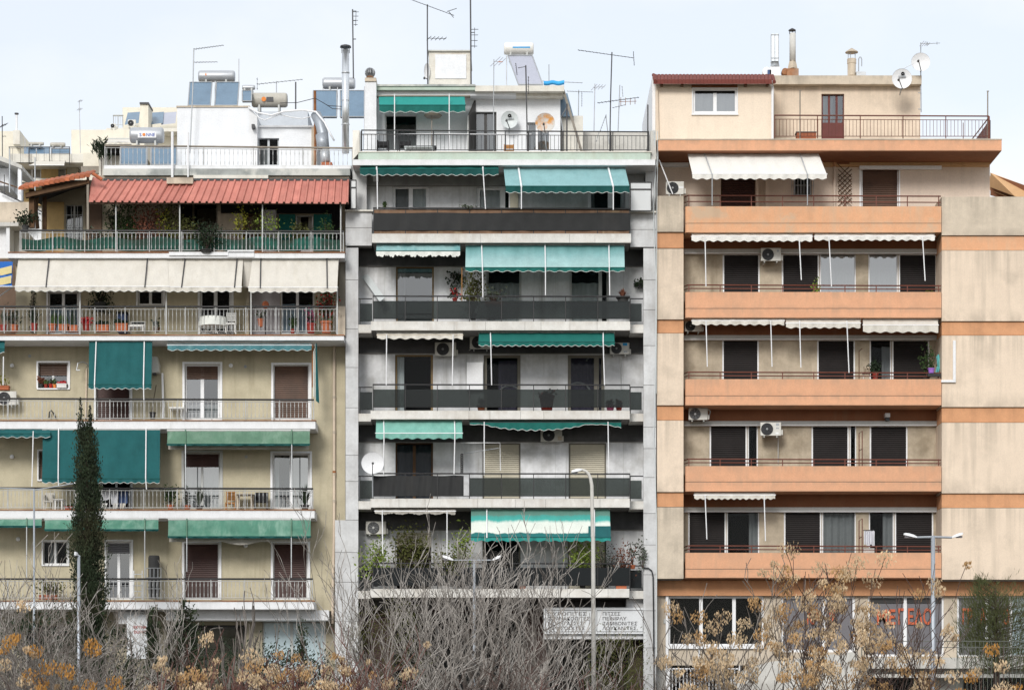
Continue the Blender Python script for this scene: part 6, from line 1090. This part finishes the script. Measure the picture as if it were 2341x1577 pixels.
t = TP('chimney', 'tall stained chimney pipe with open dark cap on the orange block', 'chimney', 1812, 172, -4); G().pt([(1812, 140, -4), (1812, 77, -4)], 7.5, 14).build('pipe', 'concretelight', t, smooth=True); G().lathe(P(1812, 158, -4), [(12 * K, 0), (7.6 * K, 20 * K)], 4).build('cone', 'creamold', t); part(t, 'plinth', 'rust', (1799, 157, 1826, 174, -3.7, -4.3)); G().lathe(P(1794, 166, -4), [(8 * K, -.15), (8 * K, .15)], 14, 'y').build('fan', 'rust', t); G().lathe(P(1811, 71, -4), [(9 * K, 0), (8.5 * K, .03), (2 * K, .09)], 14).build('cap', 'metal_dark', t)
for x in (1805, 1812, 1818): G().pt([(x, 78, -3.95), (x, 70, -3.95)], .9, 4).build('cap_stay', 'metal_dark', t)
t = TP('chimney', 'cream chimney with pointed conical hat on the orange block', 'chimney', 1947, 174, -4); G().lathe(P(1947, 174, -4), [(10 * K, 0), (10 * K, 28 * K), (11 * K, 29 * K), (11 * K, 40 * K), (8 * K, 41 * K)], 16).build('pipe', 'creamold', t); G().lathe(P(1947, 121, -4), [(15.5 * K, 0), (15 * K, .03), (1 * K, 11 * K)], 18).build('hat', 'creamold', t)
for x in (1939, 1944, 1955): G().pt([(x, 134, -3.95), (x, 120, -3.95)], 1, 4).build('hat_stay', 'galv', t)
t = TP('pipe', 'hooked dark vent pipe beside the chimney with conical hat', 'pipe', 1963, 172, -4); G().pt([(1963, 170, -4), (1963, 136, -4), (1965, 131, -4), (1968, 131, -4), (1970, 136, -4), (1970, 152, -4)], 1.2, 6).build('run', 'metal_grey', t); part(t, 'box', 'galv', (1958, 164, 1980, 173, -3.8, -4.2))
t = TP('pole', 'pale pole slanting from the roof corner down to the pillar air conditioner', 'pole', 1538, 444, .3); G().pt([(1507, 366, .4), (1538, 444, .5)], 1.4).build('shaft', 'dish_white', t)
# plants and things on its balconies
pl('young plant with yellow green leaves before the glazed balcony window', 1866, 705, .2, 62, 18, 'bush', 'leaf_lime', seed=90, dens=.5, potm='terracotta'); pl('low green plant on the topmost shuttered balcony end', 2122, 700, .3, 22, 22, 'bush', 'leaf_olive', seed=91, dens=.6, potm='terracotta')
pl('green shrub beside the turquoise towel on the orange balcony', 2118, 875, .35, 62, 40, 'bush', 'leaf', seed=92, dens=1.2, potm='potdark'); pl('dark green plant in a red pot before the half open curtain', 2001, 875, .3, 30, 28, 'bush', 'leaf_dark', seed=93, dens=1.0, potm='potred', potw=14, poth=22)
t = TP('pot', 'purple flower pot hanging on the brown balcony rail', 'flower pot', 2130, 862, .62); g = G(); pot(g, P(2129, 853, .62), 7.5 * K, 11 * K); g.build('pot', 'potpurple', t); G().box(2121, 853.5, 2151, 860, .66, .5).build('holder', 'rail_black', t)
t = TP('towel', 'turquoise towel hanging at the balcony corner by the purple pot', 'towel', 2146, 858, .2); G().grid(lambda u, v: P(2139 + 8 * u + 3 * math.sin(v * 4), 812 + 46 * v + 3 * math.sin(u * 6), .2 + .05 * math.sin(u * 7)), 7, 8).build('cloth', 'cloth_turq', t, smooth=True)
t = TP('plant_stand', 'white wire plant stand with metal grass on the orange balcony', 'stand', 1981, 866, .4); G().box(1972, 851, 1990, 854, .5, .3).build('top', 'plastic_white', t)
for x in (1974, 1988): G().pt([(x, 853, .4), (x, 880, .4)], 1).build('leg', 'plastic_white', t)
g = G()
for k in range(5): g.pt([(1976 + k * 3, 851, .4), (1975 + k * 3.4, 838 + (k % 2) * 4, .4)], .7, 4)
g.build('grass', 'wood', t)
t = TP('laundry', 'white shirts drying on the lowest orange balcony', 'laundry', 1984, 1264, .4); G().pt([(1973, 1212, .4), (1999, 1211, .4)], 1).build('line', 'rail_black', t)
for k in range(4): G().grid(lambda u, v: P(1975 + k * 6 + 6.5 * u, 1214 + (30 + 3 * (k % 2)) * v + 5 * (.5 - abs(u - .5)) * (1 - v) * -1, .42 + .06 * math.sin(u * 6 + k)), 5, 6).build('garment', 'cloth_white', t, smooth=True)
G().box(1974, 1252, 1999, 1263, .45, .3).build('box', 'plastic_white', t)
t = TP('wall_pipe', 'white square gutter pipe bent like an L on the cream wall', 'pipe', 2183, 873, .7); part(t, 'riser', 'dish_white', (2179, 778, 2185, 868, .70, .615)); part(t, 'foot', 'dish_white', (2152, 868.3, 2185, 873.5, .70, .615))
# ================================================================ buildings behind, far edge
def bldg(label, x, d, name='background_building'): return TP(name, label, 'building', x, HY + ZC / K, d)
B1 = bldg('cream terraced building with a beige awning and yellow wall behind the beige block', 110, -30)
part(B1, 'wall', 'creamwhite', (163, 297, 330, 352, -30, -40)); part(B1, 'parapet', 'oldwhite', (20, 352, 240, 372, -28, -38)); part(B1, 'body', 'oldwhite', (18, 372, 240, 1800, -29.5, -40)); part(B1, 'parapet', 'creamwhite', (190, 350, 240, 420, -27.5, -29))
W = Wall(B1, 18, 372, 180, 470, -29.3, 'ochre'); W.win(52, 383, 94, 408, n=2, fw=2, glass='pane_bright'); W.win(133, 380, 150, 410, n=1, fw=2, glass='pane_bright'); W.done(); part(B1, 'slab', 'oldwhite', (18, 408, 200, 416, -28, -29.2)); part(B1, 'wall', 'beige_dark', (153, 370, 178, 412, -28.9, -29.2)); part(B1, 'shutter', 'wood_grey', (185, 380, 236, 396, -27.4, -27.6))
part(B1, 'roof_wall', 'creamwhite', (-20, 300, 46, 470, -31, -40)); 
t = awning('faded beige awning on the terraced building far behind', (90, 150, 364), (68, 146, 378), -28.2, -27.0, 'creamcloth', None); 
t = awning('scalloped cream awning of the far building beside the palm', (248, 300, 318), (246, 302, 324), -26, -25.4, 'creamcloth', 330, per=12)
B2 = bldg('cream roof house with teal solar panels and wide chimney far behind', 330, -40)
part(B2, 'wall', 'creamwhite', (246, 300, 412, 430, -40, -52)); part(B2, 'cornice', 'oldwhite', (243, 293, 414, 301, -39, -52)); part(B2, 'upper_wall', 'creamwhite', (280, 246, 412, 294, -42, -52)); part(B2, 'chimney', 'creamwhite', (320, 238, 339, 302, -38.6, -40)); part(B2, 'chimney_cap', 'metal_dark', (319, 234, 340, 238, -38.5, -40)); part(B2, 'dark_opening', 'room', (230, 330, 300, 350, -26.5, -27)); part(B2, 'wall', 'oldwhite', (226, 331, 305, 430, -27.1, -30))
for a, b, m in ((291, 319, 'solar_blue'), (343, 374, 'solar_blue'), (374, 403, 'solar_grey')): G().quad(P(a - 6, 286, -39.5), P(b - 2, 282, -39.5), P(b + 1, 256, -41), P(a + 1, 258, -41)).build('solar_panel', m, B2)
rod_rail(B2, 258, 282, 264, 286, -41, topm='frame_grey', pitch=4, bulge=False, post=12, pad=2)
ac('beige air conditioner on the far cream roof edge', 291, 273, 312, 290, -38.4, group='far air conditioners'); ac('small air conditioner at the corner of the far cream roof', 252, 282, 266, 294, -38.2, group='far air conditioners')
g = G()
for a, b in ((55, 82), (84, 114)): G().quad(P(a, 353, -28.2), P(b, 353, -28.2), P(b, 336, -29), P(a, 336, -29)).build('solar_panel', 'solar_blue', B1)
heater('small green white solar tank on the far terrace', (115, 326, 149, 337), ((117, 160, 341, 352, 0),), -28.5, lean=.2, tm='tank_beige'); heater('flat dark solar tank on the far terrace, nearer the photo edge', (66, 325, 100, 333), ((66, 98, 336, 337, 0),), -29, lean=.1, tm='tank_beige')
rod_rail(B1, 20, 160, 336, 372, -27.8, topm='metal_dark', m='metal_dark', pitch=18, tk=1, bulge=False, post=46, pad=3)
t = TP('chimney', 'slim white chimney pipe with flat cap at the photo edge', 'chimney', 38, 300, -30); G().pt([(38, 310, -30.5), (38, 264, -30.5)], 3.6, 12).build('pipe', 'dish_white', t); G().lathe(P(38, 262, -30.5), [(5 * K * 1.3, 0), (5 * K * 1.3, .06)], 12).build('cap', 'metal_dark', t); part(t, 'plinth', 'oldwhite', (30, 298, 45, 330, -30.2, -31))
antenna('tall dark antenna at the photo edge, far behind', [(6, 420), (5, 266)], -20, ((0, 290, 16, 284, 4, 20, 'd'), (5, 312, 14, 312, 2, 8)), r=1.3); antenna('pale antenna standing above the far cream wall', [(184, 350), (181, 230)], -25, ((180, 231, 188, 231, 3, 12, 'd'), (178, 250, 187, 250, 3, 14, 'd')), m='antenna_pale'); antenna('short plain antenna on the far terrace', [(58, 345), (57, 315)], -28, m='antenna_pale')
t = leafy('palm_bush', 'dark palm like bush in front of the far cream building', 232, -26, [(318, 222, 246), (330, 215, 256), (350, 212, 250), (372, 225, 245)], 260, 'leaf_dark', 21, leaf=.35, trunk=.06, asp=.16)
B3 = bldg('white stepped building with sloping parapet at the photo edge', 30, -8)
g = G(); p = [P(-60, 408, -8), P(0, 436, -8), P(104, 486, -8), P(104, 600, -8), P(-60, 600, -8)]; g.add(p + [v + Vector((0, 5, 0)) for v in p], [(4, 3, 2, 1, 0), (5, 6, 7, 8, 9)] + [(k, (k + 1) % 5, 5 + (k + 1) % 5, 5 + k) for k in range(5)]); g.build('stair_wall', 'roofwhite', B3); part(B3, 'lower_wall', 'creamold', (-60, 462, 70, 512, -7.4, -7.95)); part(B3, 'roof_slab', 'concretelight', (-60, 508, 42, 517, -3, -8)); part(B3, 'wall', 'white', (-60, 517.2, 14, 640, -3.4, -8)); part(B3, 'pier', 'roofwhite', (14.2, 517.2, 22, 640, -3.1, -8)); part(B3, 'wall', 'concretelight', (22.2, 530, 60, 600, -3.9, -8)); part(B3, 'back_wall', 'beige_dark', (-60, 600.2, 34, 1700, -8, -12)); G().pt([(0, 438, -7.8), (104, 488, -7.8)], 2, 6).build('hand_rail', 'metal_dark', B3)
B4 = bldg('grey pitched roof corner on white posts at the photo edge', 20, -12); g = G(); p = [P(-60, 330, -12), P(50, 378, -12), P(50, 386, -12), P(-60, 345, -12)]; g.add(p + [v + Vector((0, 3, 0)) for v in p], [(3, 2, 1, 0), (4, 5, 6, 7)] + [(k, (k + 1) % 4, 4 + (k + 1) % 4, 4 + k) for k in range(4)]); g.build('roof', 'concretelight', B4); part(B4, 'wall', 'roofwhite', (-60, 385, 20, 425, -13, -16)); part(B4, 'post', 'dish_white', (41, 384, 48, 470, -12.1, -12.3)); part(B4, 'post', 'dish_white', (-30, 360, -24, 470, -12.1, -12.3)); G().pt([(-60, 395, -11.8), (60, 436, -11.8)], 2, 5).build('beam', 'wood', B4)
for x in (10, 34, 53, 73): G().pt([(x, 470 - (60 - x) * .5 if x < 60 else 480, -7.7), (x, 420 - (60 - x) * .4, -7.7)], 1).build('rail_post', 'metal_dark', B3)
for x, ya, yb_ in ((42, 390, 470), (22, 340, 440), (80, 360, 450)): G().pt([(x, yb_, -9), (x, ya, -9)], 1.6, 6).build('pole', 'metal_grey' if x != 42 else 'dish_white', base=P(x, yb_, -9), label={42: 'white steel pole beside the white stepped building', 22: 'dark steel pole above the sloping white parapet', 80: 'grey steel pole in front of the far yellow wall'}[x], cat='pole')

# ================================================================ low front: walls and fence
g = G(); 
t = T('ramp_wall', 'pale concrete ramp wall sloping up in front of the orange block', 'wall', P(1800, 1800, 6)); p = [P(1590, 1640, 4), P(1700, 1530, 4), P(1760, 1512, 4), P(1960, 1488, 4), P(1960, 1790, 4), P(1590, 1790, 4)]; G().add(p + [v + Vector((0, .5, 0)) for v in p], [(5, 4, 3, 2, 1, 0), (6, 7, 8, 9, 10, 11)] + [(k, (k + 1) % 6, 6 + (k + 1) % 6, 6 + k) for k in range(6)]).build('wall', 'concretelight', t)
t = TP('railing', 'white vertical bar railing in front of the dark shop windows', 'railing', 1640, 1640, 2.5)
g = G()
for y in (1528, 1600): g.pt([(1530, y, 2.5), (1690, y, 2.5)], 1.6, 6)
for x in (1530, 1638, 1690): g.pt([(x, 1520, 2.5), (x, 1760, 2.5)], 2.0, 6)
g.build('frame', 'dish_white', t)
for k in range(19): G().pt([(1537 + k * 8.4, 1528, 2.5), (1537 + k * 8.4, 1600, 2.5)], .9, 4).build('bar', 'dish_white', t)
t = TP('fence', 'grey green bar fence in front of the pine at the photo corner', 'fence', 2280, 1760, 8)
for y in (1465, 1479): G().pt([(1968, y, 8), (2440, y, 8)], .8, 6).build('rail', 'rail_grey', t)
for k in range(27): G().pt([(2192 + k * 9.4, 1465, 8), (2192 + k * 9.4, 1780, 8)], .55, 4).build('bar', 'rail_grey', t)
for x in (1970, 2090, 2188): G().pt([(x, 1462, 8), (x, 1780, 8)], 1.0, 6).build('post', 'rail_grey', t)
# ================================================================ street lamps
lamp('grey lamp post with two long thin arms beside the cypress', 78, 1117, 4.5, ((78, 1118, -30, 1114, -60, 1111, 7), (78, 1120, 168, 1105, 196, 1098, 6)), 2.0, 'duct')
lamp('short lamp post with one white head seen end on, in front of the cypress', 180, 1272, 10, ((183, 1272, 178, 1268, 171, 1266, 12),), 3.0, 'duct')
lamp('pale lamp post curving over at the top, in front of the cream shutters', 1358, 1080, 9, ((1330, 1074, 1330, 1074, 1306, 1079, 9),), 4.2, 'concretelight', bend=((1356, 1230), (1355, 1225), (1353, 1110), (1350, 1093), (1345, 1082), (1338, 1076), (1329, 1073)))
lamp('lamp post with twin white heads standing inside the bare tree', 1084, 1281, 9, ((1084, 1280, 1036, 1280, 1012, 1272, 9), (1084, 1280, 1126, 1280, 1146, 1272, 9)), 2.6, 'duct')
lamp('blue grey lamp post with twin heads before the orange balconies', 2133, 1224, 10, ((2133, 1227, 2096, 1228, 2066, 1221, 9), (2133, 1227, 2176, 1228, 2201, 1220, 9)), 4.2, 'duct')
# ================================================================ trees
leafy('cypress', 'dark slender cypress with twin tips in front of the teal blind', 198, 7, [(968, 182, 208), (985, 175, 215), (1060, 173, 226), (1150, 172, 229), (1190, 164, 236), (1260, 164, 235), (1330, 170, 238), (1440, 172, 240), (1560, 176, 238)], 32000, 'cypress', 11, leaf=.09, vert=.8, asp=.45)
t = bpy.data.objects['cypress']; g = G(); st = G(); rg = random.Random(4)
for x, yt in ((184, 908), (206, 926)):
    st.pt([(x, 1000, 7), (x + 1, yt, 7)], .8, 4)
    for k in range(260): y = yt + (990 - yt) * rg.random() ** .7; sp = 1.5 + (y - yt) * .10; p = P(x + rg.gauss(0, .6) * sp, y, 7 + rg.gauss(0, .5) * sp * K); u = Vector((rg.uniform(-.6, .6), rg.uniform(-.6, .6), 1)).normalized(); v = u.cross(Vector((rg.uniform(-1, 1), rg.uniform(-1, 1), 0))).normalized(); e = .085 * rg.uniform(.6, 1.2); g.leaf(p, u * e, v * e * .5)
st.build('tip_stem', 'bark_grey', t); g.build('tip_foliage', 'cypress', t)
leafy('conifer', 'slim dark conifer before the red lettered sign', 349, 9, [(1392, 343, 356), (1420, 337, 362), (1500, 334, 366), (1600, 330, 372)], 2600, 'cypress', 13, leaf=.11, vert=.75); leafy('conifer', 'narrow pencil cypress before the pale shop glass', 690, 9, [(1410, 688, 693), (1440, 684, 697), (1500, 680, 702), (1600, 676, 706)], 1500, 'cypress', 14, leaf=.09, vert=.8); leafy('conifer', 'broad dark conifer behind the tan seed clusters', 425, 7, [(1375, 414, 432), (1400, 400, 446), (1460, 386, 470), (1600, 380, 480)], 3200, 'cypress', 15, leaf=.13, vert=.5)
leafy('conifer', 'low dark green shrub at the foot of the red lettered sign', 300, 9, [(1440, 250, 285), (1500, 240, 320), (1600, 235, 330)], 2000, 'leaf_dark', 16, leaf=.11); leafy('hedge', 'dark evergreen hedge filling the space under the pale shop glass', 610, 9, [(1475, 500, 560), (1500, 470, 760), (1540, 450, 790), (1640, 440, 800)], 4500, 'leaf_dark', 23, leaf=.12); leafy('shrub', 'olive green shrub against the marble pillar behind the bare tree', 850, 3, [(1380, 800, 965), (1400, 790, 980), (1480, 780, 985), (1600, 770, 990)], 4200, 'leaf_olive', 17, leaf=.09, vert=.7, asp=.25); leafy('shrub', 'yellow green feathery shrub below the menu sign', 1420, 3, [(1455, 1380, 1470), (1475, 1350, 1480), (1530, 1330, 1485), (1620, 1320, 1490)], 4200, 'leaf_olive', 18, leaf=.10, vert=.7, asp=.22)
leafy('pine', 'feathery green pine behind the bar fence at the photo corner', 2275, 5, [(1322, 2232, 2252), (1345, 2216, 2275), (1362, 2205, 2370), (1400, 2186, 2410), (1470, 2176, 2400), (1520, 2200, 2400)], 13000, 'pine', 19, leaf=.20, vert=.8, asp=.09, trunk=.16)
leafy('hedge', 'dark green hedge plants low behind the bare shrubs at the photo edge', 90, 6, [(1405, -20, 150), (1440, -40, 240), (1500, -60, 270), (1640, -60, 290)], 6500, 'leaf_dark', 20, leaf=.12)
bare_tree('bare_tree', 'large bare grey tree with many upright branches before the marble block', 1115, 14, 9, 1175, 4, (5, 5, 3, 2), 31, r0=.16, bm='bark_grey', spread=.68, up=.32, fan=.55, ratio=.60, curl=.30, thin=.0085)  # trunk in darker bark: shade of the lower crown put into its colour
bare_tree('bare_tree', 'bare tree leaning outward in front of the menu sign', 1130, 17, 5, 1350, 4, (4, 4, 3, 2), 32, r0=.16, bm='bark_grey', spread=.66, up=.12, fan=.35, lean=.8, ratio=.6, curl=.30, thin=.0085)
bare_tree('bare_tree', 'bare spreading tree in front of the olive shrub and marble pillar', 985, 16, 5, 1215, 4, (4, 4, 3, 2), 33, r0=.13, spread=.62, up=.26, fan=.45, lean=-.25, ratio=.62, curl=.28, thin=.0085)
bare_tree('bare_tree', 'pale bare tree before the lowest beige balcony and short lamp', 215, 16, 5, 1235, 4, (4, 3, 3, 2), 34, r0=.11, spread=.64, up=.26, fan=.5, ratio=.62, curl=.32, thin=.008)
bare_tree('bare_tree', 'dense bare tree crowding the photo corner below the long armed lamp', 20, 17, 6, 1265, 4, (4, 4, 3, 2), 35, r0=.10, spread=.68, up=.22, fan=.5, ratio=.62, curl=.34, thin=.008)
bare_tree('bare_tree', 'thin bare tree between the short lamp and the pollarded stump', 345, 18, 4, 1270, 4, (4, 3, 3, 2), 38, r0=.09, spread=.68, up=.24, fan=.5, ratio=.62, curl=.34, thin=.008)
bare_tree('bare_tree', 'wide bare tree just before the foot of the cypress', 125, 19, 6, 1285, 4, (4, 4, 3, 2), 39, r0=.09, spread=.7, up=.22, fan=.6, ratio=.62, curl=.34, bm='bark_grey', tm='bark_grey', thin=.008)
bare_tree('pollard', 'pollarded tree stump with short upright shoots below the beige balcony', 555, 11, 5, 1372, 2, (4, 3), 36, r0=.13, spread=.35, up=.6, fan=.16, ratio=.5, bm='bark_grey', tm='bark_grey', thin=.018)
bare_tree('bare_tree', 'thin young bare tree beside the cream drainpipe', 760, 15, 3, 1195, 4, (3, 3, 2, 2), 37, r0=.075, spread=.55, up=.36, fan=.18, ratio=.62, curl=.28, thin=.008)
TS = 'trees with dry seed clusters'
ST = dict(group=TS, thin=.010, curl=.24, sz=.085)
bare_tree('seed_tree', 'bare tree with orange brown seed clusters at the photo corner', 130, 27, 6, 1425, 3, (4, 3, 2), 41, r0=.05, bm='bark_brown', tm='bark_grey', spread=.6, up=.35, fan=.55, seeds=42, seedm='seed_orange', nseed=80, cl=.17, **ST)
bare_tree('seed_tree', 'tan seeded tree in front of the pollarded stump', 480, 26, 7, 1440, 3, (4, 4, 3), 42, r0=.05, bm='bark_brown', tm='twig_red', spread=.7, up=.25, fan=.62, seeds=58, nseed=70, cl=.17, **ST)
bare_tree('seed_tree', 'tan seeded tree in front of the pale shop glass', 690, 26, 7, 1450, 3, (4, 4, 3), 43, r0=.05, bm='bark_brown', tm='twig_red', spread=.7, up=.25, fan=.62, seeds=58, nseed=70, cl=.17, **ST)
bare_tree('seed_tree', 'seeded tree mixed with bare branches next to the great bare tree', 860, 26, 6, 1440, 3, (4, 3, 3), 44, r0=.045, bm='bark_brown', tm='twig_red', spread=.65, up=.3, fan=.5, seeds=34, nseed=60, cl=.16, **ST)
bare_tree('seed_tree', 'tall seeded tree rising in front of the dark shop windows', 1660, 24, 6, 1295, 3, (4, 3, 3), 45, r0=.055, bm='bark_pale', tm='bark_grey', spread=.62, up=.3, fan=.42, seeds=62, nseed=80, cl=.19, **ST)
bare_tree('seed_tree', 'tallest seeded tree in front of the red shop letters', 1850, 24, 7, 1280, 3, (4, 3, 3), 46, r0=.06, bm='bark_grey', tm='bark_brown', spread=.66, up=.3, fan=.4, seeds=84, nseed=85, cl=.20, **ST)
bare_tree('seed_tree', 'seeded tree reaching across the blue grey lamp post', 2040, 24, 6, 1345, 3, (4, 3, 3), 47, r0=.05, bm='bark_brown', tm='bark_brown', spread=.7, up=.25, fan=.5, seeds=56, nseed=80, cl=.18, **ST)
bare_tree('seed_tree', 'low wide seeded tree before the ramp wall', 1760, 29, 7, 1440, 3, (4, 3, 2), 49, r0=.05, bm='bark_grey', tm='bark_grey', spread=.75, up=.2, fan=.7, seeds=64, nseed=75, cl=.17, **ST)
bare_tree('seed_tree', 'small orange seeded tree in the corner before the bar fence', 2300, 30, 5, 1490, 3, (4, 3, 3), 48, r0=.05, bm='bark_brown', tm='bark_brown', spread=.65, up=.3, fan=.5, seeds=40, seedm='seed_orange', nseed=80, cl=.18, **ST)
SB = 'bare shrubs along the front'
for i, (x, yt, dd, lab) in enumerate(((60, 1400, 24, 'tangled bare shrub at the photo corner under the seed clusters'), (250, 1420, 23, 'tangled bare shrub in front of the low dark shrub'), (390, 1450, 24, 'tangled bare shrub before the broad dark conifer'), (600, 1480, 24, 'tangled bare shrub under the pale shop glass'), (830, 1440, 23, 'tangled bare shrub before the olive shrub'), (1010, 1400, 20, 'tangled bare shrub at the foot of the great bare tree'), (1180, 1430, 22, 'tangled bare shrub just before the menu sign'), (1330, 1480, 22, 'tangled bare shrub before the feathery yellow green shrub'), (1500, 1500, 23, 'tangled bare shrub at the seam of marble and orange blocks'), (1720, 1545, 22, 'tangled bare shrub before the ramp wall'), (1930, 1545, 22, 'tangled bare shrub between two seeded trees'), (2140, 1540, 22, 'tangled bare shrub at the foot of the blue grey lamp post'))):
    bare_tree('bare_shrub', lab, x, dd, 8, yt, 3, (5, 4, 3), 60 + i, r0=.032, bm='bark_grey', tm=('bark_grey', 'bark_pale', 'bark_brown', 'twig_red')[i % 4], spread=.9, up=.15, fan=.75, ratio=.66, curl=.4, group=SB, cat='shrub', thin=.0075)
